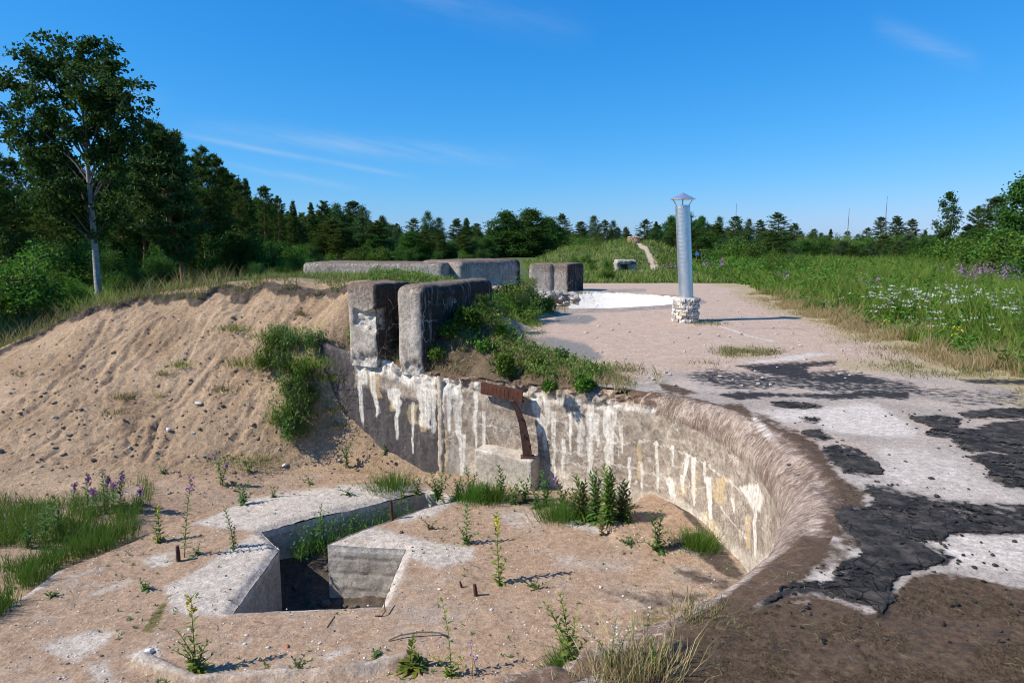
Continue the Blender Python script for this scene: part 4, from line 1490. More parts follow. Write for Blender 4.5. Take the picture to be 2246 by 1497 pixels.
# ------------------------------------------------------------------ concrete blocks that stand on the wall
def block(name, dims, r, loc, rz, label, cat='concrete block', step=.022, seed=1, broken=None, group=None, tint=(0, 0, 0), darkside=0.0):
    V, Q, nn = rounded_block(dims, r, step)
    s = seed * 13.7
    d = (fbm(V[:, 0] * 3 + s, V[:, 1] * 3, V[:, 2] * 3, oct=4, seed=seed) - .5) * .035 + (fbm(V[:, 0] * 17 + s, V[:, 1] * 17, V[:, 2] * 17, oct=3, seed=seed + 3) - .5) * .010
    out = V.copy()
    out[:, 0] /= dims[0]
    out[:, 1] /= dims[1]
    nx = np.where(np.abs(out[:, 0]) > .485, np.sign(out[:, 0]), 0)
    ny = np.where(np.abs(out[:, 1]) > .485, np.sign(out[:, 1]), 0)
    N3 = np.stack([nx, ny, np.where(V[:, 2] > dims[2] - .004, 1, 0)], 1).astype(float)
    k = np.linalg.norm(nn, axis=1) > .1
    N3[k] = nn[k]
    N3 /= np.maximum(np.linalg.norm(N3, axis=1, keepdims=True), 1e-6)
    br = np.zeros(len(V))
    if broken:
        br = broken(V)
        d = d - br * (.045 + (fbm(V[:, 0] * 16 + s, V[:, 1] * 16, V[:, 2] * 16, oct=3, seed=seed + 5) - .4) * .09)
    V = V + N3 * d[:, None]
    o = link(name, make_mesh(name, V, Q, [], m_block, True))
    o.location = loc
    o.rotation_euler = (0, 0, rz)
    tag(o, label, cat, group)
    h = V[:, 2] / dims[2]
    attr(o, 'lichen', np.clip(.16 + .34 * sstep(.50, .9, h) + .35 * sstep(.9, 1.0, h), 0, 1) * (1 - .8 * br) + tint[0])
    attr(o, 'white', np.maximum(br * .66, .62 * (1 - sstep(.05, .30, h + (fbm(V[:, 0] * 7 + s, V[:, 2] * 3, oct=3, seed=seed) - .5) * .3))) + tint[1])
    attr(o, 'dark', np.full(len(V), tint[2]))
    attr(o, 'crack', (V[:, 2] < dims[2] * .82) * (1 - br) * .9)
    if darkside:  # painted shade, with dark lichen, on the side away from the sun
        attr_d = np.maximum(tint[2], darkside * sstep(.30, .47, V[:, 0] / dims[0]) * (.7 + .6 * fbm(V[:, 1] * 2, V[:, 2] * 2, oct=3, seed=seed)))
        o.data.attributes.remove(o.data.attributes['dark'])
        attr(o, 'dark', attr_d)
    return o


RB = math.radians(-27)                      # blocks stand square to the wall


def brk(V):
    f = (V[:, 1] < -.2)
    a = sstep(.02, .05, V[:, 0] + .17) * sstep(.50, .54, V[:, 2] + .04 * np.sin(V[:, 0] * 9)) * (1 - sstep(.765, .78, V[:, 2] + .03 * np.sin(V[:, 0] * 14 + 1)))
    low = (1 - sstep(.08, .2, V[:, 2] + (fbm(V[:, 0] * 9, V[:, 1] * 9, oct=3, seed=131) - .5) * .25)) * .8
    return np.maximum(a, low) * f


def brk2(V):
    return (1 - sstep(.08, .22, V[:, 2] + (fbm(V[:, 0] * 9, V[:, 1] * 9, oct=3, seed=133) - .5) * .25)) * .7 * (V[:, 1] < -.4)


def place_front(px, y, w, L, rz):
    """Centre of a block whose front middle is seen at px at distance y."""
    f = pd(px, 700, y)
    d = np.array([-math.sin(rz), math.cos(rz)])
    return f[0] + d[0] * L / 2, f[1] + d[1] * L / 2


x_, y_ = place_front(794, 9.12, .46, .80, RB)
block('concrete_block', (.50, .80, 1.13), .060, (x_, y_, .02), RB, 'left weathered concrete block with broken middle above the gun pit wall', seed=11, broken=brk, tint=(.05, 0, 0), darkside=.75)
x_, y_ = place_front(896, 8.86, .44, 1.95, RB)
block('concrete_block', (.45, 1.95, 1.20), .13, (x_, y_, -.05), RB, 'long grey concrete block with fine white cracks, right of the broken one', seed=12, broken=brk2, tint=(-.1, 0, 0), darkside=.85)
x_, y_ = place_front(1192, 23.3, .8, 1.2, 0)
block('concrete_block', (.80, 1.2, 1.02), .10, (x_, y_, -.05), math.radians(-10), 'far pale concrete block left of the gap by the white pit', seed=13, step=.05, tint=(.05, .1, 0))
x_, y_ = place_front(1245, 23.2, .7, 1.4, 0)
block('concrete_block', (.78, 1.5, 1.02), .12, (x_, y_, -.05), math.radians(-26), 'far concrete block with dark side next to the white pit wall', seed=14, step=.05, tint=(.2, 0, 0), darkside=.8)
# low parapet slabs behind the bank
pa, pb = pd(676, 604, 14.6), pd(985, 604, 14.0)
L_ = float(np.linalg.norm(pb[:2] - pa[:2]))
block('parapet_slab', (L_, 1.3, .55), .08, ((pa[0] + pb[0]) / 2, (pa[1] + pb[1]) / 2 + .65, .72), math.atan2(pb[1] - pa[1], pb[0] - pa[0]), 'long low concrete parapet slab behind the grassy bank, left piece', 'parapet', step=.04, seed=15, tint=(-.1, .26, 0))
pa, pb = pd(989, 600, 14.1), pd(1128, 604, 15.6)
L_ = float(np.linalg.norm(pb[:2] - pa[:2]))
block('parapet_slab', (L_, 1.3, .57), .13, ((pa[0] + pb[0]) / 2 - .3, (pa[1] + pb[1]) / 2 + .6, .74), math.atan2(pb[1] - pa[1], pb[0] - pa[0]), 'short concrete parapet slab with rounded dark end, right of the long one', 'parapet', step=.04, seed=16, tint=(0, .05, 0), darkside=.8)

# ------------------------------------------------------------------ earth mound behind the wall
mound_pts = [(-1.1, 8.83, .05), (-.5, 8.62, .06), (.14, 8.42, .05), (.6, 8.2, .04), (.95, 8.02, .02), (1.6, 8.0, -.04), (-.98, 9.05, .34), (-.85, 9.3, .62), (-.55, 9.9, .70), (-.30, 10.5, .68), (-.1, 11, .42), (.15, 11.3, .1), (.32, 10.9, .0), (.25, 10.3, .2), (.5, 11.6, -.03), (.1, 12.6, .0), (-.1, 14.4, .04), (.5, 10.4, .0), (-.35, 9.25, .46), (.15, 9.5, .34), (.2, 8.9, .24), (.65, 9.3, .15), (1.1, 8.8, .05), (.9, 10.0, 0), (1.4, 9.6, -.05), (1.1, 10.8, -.05),
             (.7, 13, -.05), (.5, 15, 0), (1.3, 16, -.05), (-.8, 13, .8), (-1.8, 11, .95), (-1.8, 13, .98), (-2.6, 11, 1.0), (-2.6, 14, .95), (-1.4, 16, .85), (0, 16.5, .4), (2.3, 8.6, -.06), (2.2, 12, -.07), (2.4, 15, -.07), (-2.2, 9.55, .32), (-1.7, 9.35, .2), (-1.5, 10.4, .55), (-2.0, 10.2, .5), (.3, 18, .2), (-1.5, 18, .5), (1.5, 17.2, -.06)]
ZM0 = rbf(mound_pts, .25)


def ZM(x, y):
    return ZM0(x, y) + (fbm(np.asarray(x) * 3, np.asarray(y) * 3, oct=4, seed=141) - .5) * .10


SANDTONGUE = [(1086, 690), (1105, 715), (1130, 740), (1165, 765), (1278, 804), (1440, 835), (1460, 690), (1225, 684), (1150, 696)]


def build_mound():
    P, Q = sheet_grid(np.arange(-2.2, 2.6, .045), np.r_[np.arange(7.8, 12, .045), np.arange(12, 18, .08)])
    behind = np.vstack([FC[40:470:6, :2] + NOUT[40:470:6] * .03, [(4, 6.9), (4, 20), (-5, 20), (-5, 11)]])
    c = P[Q].mean(1)
    P, Q = cut(P, Q, behind, False)
    V = np.column_stack([P, ZM(P[:, 0], P[:, 1])])
    V[:, 2] -= .06 * (1 - sstep(0, .08, -sdf(P, behind))) * (P[:, 1] < 9.4)
    V, Q, _, _ = compact(V, Q)
    o = link('earth_mound', make_mesh('earth_mound', V, Q, [], m_mound, True))
    tag(o, 'low overgrown earth mound behind the gun pit wall', 'mound', kind='structure')
    attr(o, 'sand', np.maximum((1 - sstep(-.02, .10, V[:, 2])) * .85 * sstep(.6, 1.4, V[:, 0] + (V[:, 1] - 8) * .3) + .18, 1 - sstep(-8, 10, sdf(proj(V), SANDTONGUE))))


build_mound()

# ------------------------------------------------------------------ ground out to the horizon
HILL = np.array([8.7, 49.0])


def ZG(x, y):
    x = np.asarray(x, float)
    y = np.asarray(y, float)
    z = -.10 + (fbm(x * .12, y * .12, oct=3, seed=151) - .5) * .25
    lf = sstep(-1, -9, x) * (1 - sstep(60, 120, y))
    z = z - lf * .55
    hx = (x - HILL[0]) / 4.6
    hy = (y - HILL[1]) / 5.0
    hd = np.sqrt(hx * hx + hy * hy)
    z = z + 1.72 * (1 - sstep(.28, 1.25, hd))
    hd2 = np.sqrt(((x - 5.0) / 4.0) ** 2 + ((y - 50) / 5) ** 2)
    z = np.maximum(z, z * 0 - .1 + 1.35 * (1 - sstep(.15, 1.2, hd2)))
    z = z - sstep(200, 900, np.hypot(x, y)) * .5
    z = z + sstep(9, 14, x) * (1 - sstep(25, 50, y)) * .05
    # under the fortification
    e = deck_edge(np.clip(y, -3, 28.4))
    inn = (1 - sstep(-.35, .10, x - e)) * sstep(-12.8, -11.2, x) * (1 - sstep(27.6, 28.6, y)) * sstep(-8, -6, y)
    inn2 = inn * np.where(x < 0, 1 - sstep(15.6, 18.5, y) * (x < -3.3), 1)
    return z * (1 - inn2) + inn2 * -2.6


def build_ground():
    def axis(lo, hi, fine, far):
        a = np.arange(lo, hi, fine)
        g1 = hi + np.cumsum(fine * 1.18 ** np.arange(60))
        g0 = lo - np.cumsum(fine * 1.18 ** np.arange(60))
        a = np.r_[g0[::-1], a, g1]
        return a[(a > -far) & (a < far)]
    P, Q = sheet_grid(axis(-24, 32, .3, 1800), axis(-10, 64, .3, 1800))
    V = np.column_stack([P, ZG(P[:, 0], P[:, 1])])
    m = layered('ground_soil', ((0.10, 0.085, 0.04), (0.17, 0.14, 0.06), .6), [
        ('green', (0.05, 0.085, 0.02), (0.085, 0.12, 0.03), 1.5, .8, 3),
        ('sand', (0.42, 0.32, 0.22), (0.52, 0.41, 0.30), 4, .6, 4)], bumps=((30, .02, .5),))
    o = link('ground', make_mesh('ground', V, Q, [], m, True))
    tag(o, 'wide grassy ground with a sandy footpath running to the hill', 'ground', kind='structure')
    path = np.zeros(len(V))
    for pl, w in ((PATH_HILL, .20), (PATH_RIGHT, .55), (PATH_CROSS, .45)):
        path = np.maximum(path, 1 - sstep(w * .6, w * 1.5, seg_dist(V[:, :2], pl)))
    path = np.maximum(path, .9 * (1 - sstep(.7, 1.3, np.hypot((V[:, 0] - HILL[0]) / 1.6, V[:, 1] - HILL[1]))))
    e = deck_edge(np.clip(V[:, 1], -3, 28.4))
    path = np.maximum(path, .5 * (1 - sstep(.1, .9, np.abs(V[:, 0] - e))) * (V[:, 1] < 28))
    attr(o, 'sand', path)
    attr(o, 'green', np.where(V[:, 0] < -4, .55, .62) * np.ones(len(V)))
    return o


PATH_HILL = np.array([(HILL[0] - .1, 48.2), (8.75, 46.8), (9.1, 45.4), (9.2, 44.2), (8.8, 43.0), (8.9, 42.0)])
PATH_RIGHT = np.array([(8.9, 42.0), (11.0, 41.0), (13.2, 40), (13.4, 36), (12.6, 32), (11.2, 29)])
PATH_CROSS = np.array([(4, 40.8), (7, 41.6), (8.9, 42.0), (11.5, 41.5), (14, 43)])
ground_o = build_ground()
# ------------------------------------------------------------------ foliage builders
def unit(v):
    return v / (np.linalg.norm(v, axis=-1, keepdims=True) + 1e-12)


def add_blades(mb, P, D, L, W, bend, rng):
    """Grass blades: a bent, tapering strip each (five corners)."""
    n = len(P)
    L = np.broadcast_to(L, (n,))[:, None]
    W = np.broadcast_to(W, (n,))[:, None]
    a = rng.uniform(0, 2 * PI, n)
    S = np.stack([np.cos(a), np.sin(a), np.zeros(n)], 1)
    b = rng.uniform(0, 2 * PI, n)
    B = np.stack([np.cos(b), np.sin(b), np.zeros(n)], 1) * np.broadcast_to(bend, (n,))[:, None]
    mid = P + D * L * .55 + B * L * .22
    tip = P + D * L * .95 + B * L * .8
    V = np.stack([P - S * W / 2, P + S * W / 2, mid + S * W * .38, mid - S * W * .38, tip], 1).reshape(-1, 3)
    k = np.arange(n)[:, None] * 5
    mb.add(V, k + np.array([[0, 1, 2, 3]]), k + np.array([[3, 2, 4]]))


def add_leaves(mb, P, D, L, W, rng, fold=.15):
    """Diamond leaves."""
    n = len(P)
    L = np.broadcast_to(L, (n,))[:, None]
    W = np.broadcast_to(W, (n,))[:, None]
    S = unit(np.cross(D, rng.normal(size=(n, 3))))
    N = np.cross(D, S)
    V = np.stack([P, P + D * L * .45 + S * W / 2 + N * L * fold, P + D * L, P + D * L * .45 - S * W / 2 + N * L * fold], 1).reshape(-1, 3)
    mb.add(V, np.arange(n)[:, None] * 4 + np.array([[0, 1, 2, 3]]))


def add_lance(mb, P, D, L, W, droop=.25):
    """Lance-shaped leaves with a bend along the length (six corners)."""
    n = len(P)
    L = np.broadcast_to(L, (n,))[:, None]
    W = np.broadcast_to(W, (n,))[:, None]
    up = np.array([0, 0, 1.0])
    S = unit(np.cross(D, up) + 1e-6)
    dz = -up * L * droop
    p1 = P + D * L * .30 + dz * .06
    p2 = P + D * L * .66 + dz * .40
    p3 = P + D * L + dz
    V = np.stack([P, p1 - S * W / 2, p1 + S * W / 2, p2 - S * W * .36, p2 + S * W * .36, p3], 1).reshape(-1, 3)
    k = np.arange(n)[:, None] * 6
    mb.add(V, k + np.array([[1, 2, 4, 3]]), np.vstack([k + np.array([[0, 2, 1]]), k + np.array([[3, 4, 5]])]))


def add_needles(mb, C, A, k, L, w, rng, spread=.75):
    n = len(C)
    D = unit(np.repeat(A, k, 0) * .55 + rng.normal(size=(n * k, 3)) * spread)
    P = np.repeat(C, k, 0)
    LL = L * rng.uniform(.6, 1.2, (n * k, 1))
    S = unit(np.cross(D, rng.normal(size=(n * k, 3)))) * w / 2
    V = np.stack([P - S, P + S, P + D * LL], 1).reshape(-1, 3)
    mb.add(V, T=np.arange(n * k)[:, None] * 3 + np.array([[0, 1, 2]]))


M_PINE = leaf_mat('pine_needles', [(.022, .048, .013), (.046, .090, .022), (.095, .155, .034), (.14, .19, .045)], .32, .8, .05)
M_PINE_S = leaf_mat('pine_needles_sunny', [(.026, .058, .016), (.055, .105, .026), (.085, .14, .036)], .15, .6)
M_BROAD = leaf_mat('dark_broad_leaves', [(.028, .075, .014), (.055, .13, .024), (.085, .175, .032)], .3, .65, .1)
M_BIRCH = leaf_mat('birch_leaves', [(.026, .060, .016), (.050, .105, .026), (.085, .15, .036)], .30, .5)
M_ASPEN = leaf_mat('aspen_leaves', [(.026, .066, .016), (.048, .11, .026), (.085, .165, .038)], .28, .7, .08)
M_BUSH = leaf_mat('bush_leaves', [(.042, .10, .014), (.085, .17, .022), (.14, .23, .032)], .34, .6, .12)
M_YBUSH = leaf_mat('yellow_green_leaves', [(.075, .13, .018), (.13, .20, .028), (.18, .24, .04)], .35, .5)
M_GRASS = leaf_mat('meadow_grass', [(.075, .145, .018), (.12, .215, .028), (.19, .265, .045), (.28, .275, .09)], .36, .65, .1)
M_DRY = leaf_mat('dry_grass', [(.34, .25, .12), (.46, .35, .18), (.28, .24, .10), (.52, .41, .24)], .3, .8, .05)
M_TURF = leaf_mat('bank_turf', [(.075, .095, .024), (.13, .15, .042), (.22, .19, .075), (.27, .22, .10)], .28, .65)
M_HORSE = leaf_mat('horsetail', [(.055, .125, .016), (.085, .18, .022), (.13, .23, .032)], .35, .6)
M_HERB = leaf_mat('willowherb_leaves', [(.045, .11, .022), (.085, .165, .032), (.13, .21, .045)], .3, .55)
M_HERBY = leaf_mat('yellowing_herb_leaves', [(.09, .14, .022), (.15, .20, .032), (.24, .25, .04)], .32, .5)
M_REDHERB = leaf_mat('reddish_herb_leaves', [(.09, .055, .028), (.13, .10, .036), (.10, .12, .035)], .2, .6)
M_STEM = simple_mat('green_stems', (.10, .13, .035), (.19, .17, .07), 20, .7, None)
M_BARK = simple_mat('grey_bark', (.10, .085, .07), (.21, .185, .16), 6, .95, (30, .02, .6), stretch=(4, 4, 1))
M_PBARK = simple_mat('pine_bark', (.16, .085, .05), (.30, .155, .085), 5, .95, (25, .02, .6), stretch=(3, 3, 1))
M_ABARK = simple_mat('aspen_bark', (.17, .165, .16), (.42, .405, .38), 4, .9, (25, .02, .5), stretch=(1.5, 1.5, 3))
M_PINK = leaf_mat('fireweed_petals', [(.30, .09, .33), (.40, .14, .42), (.48, .22, .50)], .3, .5)
M_YELLOW = leaf_mat('yellow_petals', [(.62, .48, .03), (.75, .58, .05)], .3, .5)
M_WHITE = leaf_mat('white_petals', [(.62, .64, .58), (.75, .76, .70)], .3, .5)
M_VIOLET = leaf_mat('violet_petals', [(.14, .10, .50), (.22, .16, .60)], .3, .5)


def pine_mesh(seed, h=10.0, bare=.25, spread=1.9, dens=1.0, spruce=False, bent=0.0, nk=10, nl=.26):
    rng = np.random.default_rng(seed)
    tr, cr = MB(), MB()
    z = np.linspace(0, h, 9)
    wob = np.cumsum(rng.normal(0, .05, (9, 2)), 0)
    wob[:, 0] += bent * (z / h) ** 1.2 * h
    tp = np.column_stack([wob, z])
    r0 = .014 * h
    tr.add(*tube(tp, r0 * (1 - z / h * .9), 7))

    def at(zz):
        return np.array([np.interp(zz, z, tp[:, 0]), np.interp(zz, z, tp[:, 1]), zz])
    zz = bare * h
    C, A = [], []
    while zz < h * .985:
        f = (zz / h - bare) / (1 - bare)
        if spruce:
            R = spread * (1 - f) ** .85 * rng.uniform(.75, 1.1) + .10
            elev = -.30 + .75 * f
        else:
            R = spread * (min(1.0, .45 + 2.2 * f) * (1 - f ** (2.1 if seed % 2 == 0 else 3.0)) ** .8) * rng.uniform(.55, 1.15) + .15
            elev = -.10 + .85 * f
        nb = rng.integers(4, 7) if f < .9 else 3
        a0 = rng.uniform(0, 6.28)
        for k in range(nb):
            if not spruce and rng.random() < .16:
                continue
            a = a0 + k * 2 * PI / nb + rng.normal(0, .25)
            e = elev + rng.normal(0, .14)
            Rk = R * rng.uniform(.65, 1.15)
            d = np.array([math.cos(a) * math.cos(e), math.sin(a) * math.cos(e), math.sin(e)])
            p0 = at(zz)
            m = 5
            t = np.linspace(0, 1, m)
            sag = np.stack([0 * t, 0 * t, (.10 if not spruce else -.06) * Rk * t * t], 1)
            br = p0 + d * Rk * t[:, None] + sag
            if Rk > .35:
                tr.add(*tube(br, .016 * (1 - t * .75) * (.6 + Rk * .4), 3, cap=False))
            nt = int((6 + 9 * Rk) * dens)
            u = rng.uniform(.25 if not spruce else .12, 1.0, nt) ** .75
            side = np.array([-math.sin(a), math.cos(a), 0])
            sw = rng.normal(0, .24, nt) * Rk * (u * .9 + .15)
            c = p0 + d * Rk * u[:, None] + side * sw[:, None] + np.stack([0 * u, 0 * u, (.10 if not spruce else -.06) * Rk * u * u + rng.normal(.02, .05, nt)], 1)
            C.append(c)
            ax = d * .6 + side * (np.sign(sw) * .5)[:, None] + np.array([0, 0, .45 if not spruce else .0])
            A.append(unit(ax))
        zz += (.030 * h if not spruce else .024 * h) * rng.uniform(.7, 1.3)
    tip = np.stack([at(h * q) for q in np.linspace(.9, 1.0, 7)])
    C.append(tip if spruce else np.vstack([tip, at(h * .95) + rng.normal(0, .22, (14, 3))]))
    A.append(np.tile([0, 0, 1.0], (7 if spruce else 21, 1)))
    # dead lower twigs
    for _ in range(7):
        q = rng.uniform(.03, max(bare, .05)) * h
        a = rng.uniform(0, 6.28)
        p = at(q)
        tr.add(*tube(np.stack([p, p + np.array([math.cos(a), math.sin(a), .1]) * rng.uniform(.3, .9)]), [.012, .004], 3, cap=False))
    add_needles(cr, np.vstack(C), np.vstack(A), nk, nl * (h / 10) ** .3, .060, rng)
    return tr, cr


def broad_mesh(seed, h=8.0, bare=.25, spread=2.0, leaves=7000, leaf=.11, nl=26, shape=1.0, path=None, targets=None, clump=.34, droop=0.0, r0=None, ups=.5, subl=.33):
    rng = np.random.default_rng(seed)
    tr, cr = MB(), MB()
    if path is None:
        z = np.linspace(0, h * .93, 8)
        path = np.column_stack([np.cumsum(rng.normal(0, .06, 8)), np.cumsum(rng.normal(0, .06, 8)), z])
    r0 = r0 or .012 * h
    tz = path[:, 2]
    tr.add(*tube(path, r0 * (1 - .85 * np.linspace(0, 1, len(path))), 8))

    def at(zz):
        return np.array([np.interp(zz, tz, path[:, 0]), np.interp(zz, tz, path[:, 1]), zz])
    ends = []
    if targets is None:
        targets = []
        for i in range(nl):
            f = (i + .5) / nl
            zt = h * (bare + (1 - bare) * f)
            R = spread * (math.sin(PI * min(1, (.12 + .88 * f)) ** shape)) ** .75 * rng.uniform(.6, 1.05)
            a = i * 2.4 + rng.normal(0, .3)
            c = at(zt)
            targets.append(c + np.array([math.cos(a) * R, math.sin(a) * R, rng.normal(0, .15)]))
        targets.append(at(h * .9) + [0, 0, h * .1])
    pts, axs = [], []
    for tg in targets:
        tg = np.asarray(tg, float)
        hor = math.hypot(tg[0] - at(tg[2])[0], tg[1] - at(tg[2])[1])
        zb = max(h * bare * .9, min(tg[2] - hor * ups, tz[-1] * .97))
        p0 = at(zb)
        m = 6
        t = np.linspace(0, 1, m)
        br = p0 + (tg - p0) * t[:, None]
        br[1:-1] += rng.normal(0, .05, (m - 2, 3)) * np.linalg.norm(tg - p0) * .5
        br[:, 2] += .12 * np.sin(t * PI) * hor * .5
        Lb = np.linalg.norm(tg - p0)
        tr.add(*tube(br, r0 * .30 * (1 - t * .8) * min(1, .4 + Lb / 3), 4, cap=False))
        nsub = max(3, int(Lb * 4.2))
        for s in range(nsub):
            u = rng.uniform(.38, 1.0)
            q = np.array([np.interp(u, t, br[:, k]) for k in range(3)])
            off = rng.normal(0, 1, 3) * np.array([1, 1, .7])
            e = q + unit(off) * rng.uniform(.15, .62) * Lb * subl
            tr.add(*tube(np.stack([q, (q + e) / 2 + [0, 0, .03], e]), [r0 * .07, r0 * .05, r0 * .02], 3, cap=False))
            pts.append(e)
            axs.append(unit(e - q))
        pts.append(tg)
        axs.append(unit(tg - p0))
    pts, axs = np.array(pts), np.array(axs)
    per = max(4, leaves // len(pts))
    P = np.repeat(pts, per, 0)
    n = len(P)
    o = rng.normal(0, 1, (n, 3)) * np.array([1, 1, .75]) * clump * rng.uniform(.5, 1.0, (len(pts), 1)).repeat(per, 0)
    o[:, 2] -= droop * np.abs(rng.normal(0, .4, n))
    P = P + o
    D = unit(rng.normal(0, 1, (n, 3)) + np.repeat(axs, per, 0) * .5 + np.array([0, 0, -.5]))
    add_leaves(cr, P, D, leaf * rng.uniform(.7, 1.25, n), leaf * .78 * rng.uniform(.7, 1.2, n), rng)
    return tr, cr


def bush_mesh(seed, h=1.6, r=1.0, leaves=2600, leaf=.085, lance=False):
    rng = np.random.default_rng(seed)
    tr, cr = MB(), MB()
    pts = []
    for i in range(16):
        a = i * 2.4 + rng.normal(0, .4)
        f = rng.uniform(.25, 1.0)
        tgt = np.array([math.cos(a) * r * (1 - f * .55) * rng.uniform(.5, 1), math.sin(a) * r * (1 - f * .55) * rng.uniform(.5, 1), h * f])
        base = np.array([math.cos(a) * .08, math.sin(a) * .08, 0])
        t = np.linspace(0, 1, 5)[:, None]
        br = base + (tgt - base) * t + np.array([0, 0, .12 * h]) * np.sin(t * PI)
        tr.add(*tube(br, .012 * (1 - t[:, 0] * .7) * h, 3, cap=False))
        for u in np.linspace(.35, 1, 9):
            pts.append(base + (tgt - base) * u + np.array([0, 0, .12 * h]) * math.sin(u * PI) + rng.normal(0, .07 * r, 3))
    pts = np.array(pts)
    P = pts[rng.integers(len(pts), size=leaves)] + rng.normal(0, .12 * r, (leaves, 3))
    P[:, 2] = np.abs(P[:, 2]) + .01
    D = unit(rng.normal(0, 1, (leaves, 3)) + np.array([0, 0, .25]))
    if lance:
        add_lance(cr, P, D, leaf * rng.uniform(.8, 1.4, leaves), leaf * .24)
    else:
        add_leaves(cr, P, D, leaf * rng.uniform(.6, 1.3, leaves), leaf * .7, rng)
    return tr, cr


def tree_proto(name, mbs, bark, leafm, cname='crown', label='tree', cat='tree'):
    root = empty(name, (0, 0, -60), 0, label, cat)
    mbs[0].build('trunk' if cname == 'crown' else 'stem', bark, root, True)
    mbs[1].build(cname, leafm, root)
    return root


USED = set()


def put(proto, px, y, top, label, group=None, rz=None, z=None, rng=random.Random(3), hh=None, base=None, wf=1.0):
    """Stands a copy of a tree where the photograph shows its top, y metres away."""
    p = pd(px, top, y)
    g = ZG(p[0], p[1]) if z is None else z
    g = float(g) - .05
    sc = (p[2] - g) / hh
    rz = rng.uniform(0, 6.28) if rz is None else rz
    loc = (p[0], p[1], g)
    w = sc * rng.uniform(.92, 1.08) * (1.2 if hh < 10 else (1.02 if px < 700 else 1.35) if y < 70 else 1.75) * wf
    if proto.name not in USED:
        USED.add(proto.name)
        proto.location, proto.rotation_euler, proto.scale = loc, (0, 0, rz), (w, w, sc)
        tag(proto, label, None, group)
        return proto
    return copy_tree(proto, loc, rz, (w, w, sc), label, group)


# ------------------------------------------------------------------ trees
PINES = [tree_proto('pine_tree', pine_mesh(s, 10, b, sp, 1.0), M_PBARK, M_PINE, label='pine', cat='pine tree') for s, b, sp in ((1, .22, 1.7), (2, .35, 2.0), (3, .15, 1.6), (4, .28, 2.3))]
SPRUCES = [tree_proto('spruce_tree', pine_mesh(s, 10, .06, 1.75, .9, True), M_BARK, M_PINE, label='spruce', cat='spruce tree') for s in (11, 12)]
BIRCHES = [tree_proto('birch_tree', broad_mesh(s, 9, .16, 1.8, 13000, .14, 38, .9, clump=.30, droop=.8, ups=.9), M_ABARK, M_BIRCH, label='birch', cat='birch tree') for s in (21, 22)]
LIMES = [tree_proto('round_tree', broad_mesh(s, 8, .04, 2.5, 20000, .19, 56, .62, clump=.40, ups=.55), M_BARK, M_BROAD, label='tree', cat='tree') for s in (31, 32)]
BUSHES = [tree_proto('leafy_bush', bush_mesh(s, 1.6, 1.1), M_BARK, M_BUSH, 'foliage', 'bush', 'bush') for s in (41, 42)]
YBUSH = tree_proto('leafy_bush', bush_mesh(43, 1.6, 1.2), M_BARK, M_YBUSH, 'foliage', 'bush', 'bush')
DBUSH = tree_proto('leafy_bush', bush_mesh(44, 2.2, 1.2, 3600, .09), M_BARK, M_BROAD, 'foliage', 'bush', 'bush')

def split_trunk(mb, root):
    """Trunk (first tube) in pale bark, the limbs as a part of their own in darker bark."""
    t = MB()
    n0 = len(mb.V[0])
    t.V, t.Q, t.T, t.n = [mb.V[0]], [mb.Q[0]], [mb.T[0]], n0
    t.build('trunk', M_ABARK, root, True)
    V, Q, T = mb.data()
    Q = Q[(Q >= n0).all(1)]
    T = T[(T >= n0).all(1)]
    V, Q, T, _ = compact(V, Q, T)
    link('limb', make_mesh('limb', V, Q, T, M_BARK, True), root)['kind'] = 'stuff'


# the tall aspen over the left bank: limbs reach for the outline seen in the photograph
AY = 22.0
apx = [(219, 690), (216, 640), (210, 560), (203, 480), (196, 400), (190, 330), (184, 260), (178, 190), (172, 130)]
apath = np.array([pd(a, b, AY + .25 * math.sin(i)) for i, (a, b) in enumerate(apx)])
abase = apath[0].copy()
abase[2] -= .5
rngA = np.random.default_rng(77)
tg = []
for (a, b) in [(100, 78), (60, 105), (30, 118), (75, 135), (120, 120), (0, 165), (35, 190), (75, 195), (110, 165), (5, 235), (-10, 240), (45, 235), (90, 240), (130, 210), (30, 290), (70, 280), (105, 300), (60, 330), (140, 330), (100, 370),
               (185, 98), (205, 92), (240, 100), (262, 140), (230, 135), (200, 140), (160, 150), (265, 185), (300, 185), (250, 205), (215, 200), (180, 200), (290, 215), (320, 240), (300, 262), (260, 255), (235, 250), (205, 270),
               (285, 300), (250, 310), (215, 325), (170, 280), (145, 260), (295, 330), (260, 355), (230, 380), (130, 395), (165, 400), (90, 410), (60, 380), (250, 400), (190, 430), (150, 450), (225, 440), (110, 440), (75, 430), (265, 430), (130, 475), (240, 470), (165, 490), (205, 500)]:
    tg.append(pd(a, b, AY + rngA.uniform(-1.5, 1.5)) - abase)
ah = float(apath[-1][2] - abase[2])
am = broad_mesh(78, ah, .36, 2, 26000, .12, path=apath - abase, targets=tg, clump=.15, r0=.125, ups=1.1, subl=.24)
asp = empty('aspen_tree', abase, 0, 'tall wind-bent aspen with pale trunk rising above the left bank', 'aspen tree')
split_trunk(am[0], asp)
am[1].build('crown', M_ASPEN, asp)
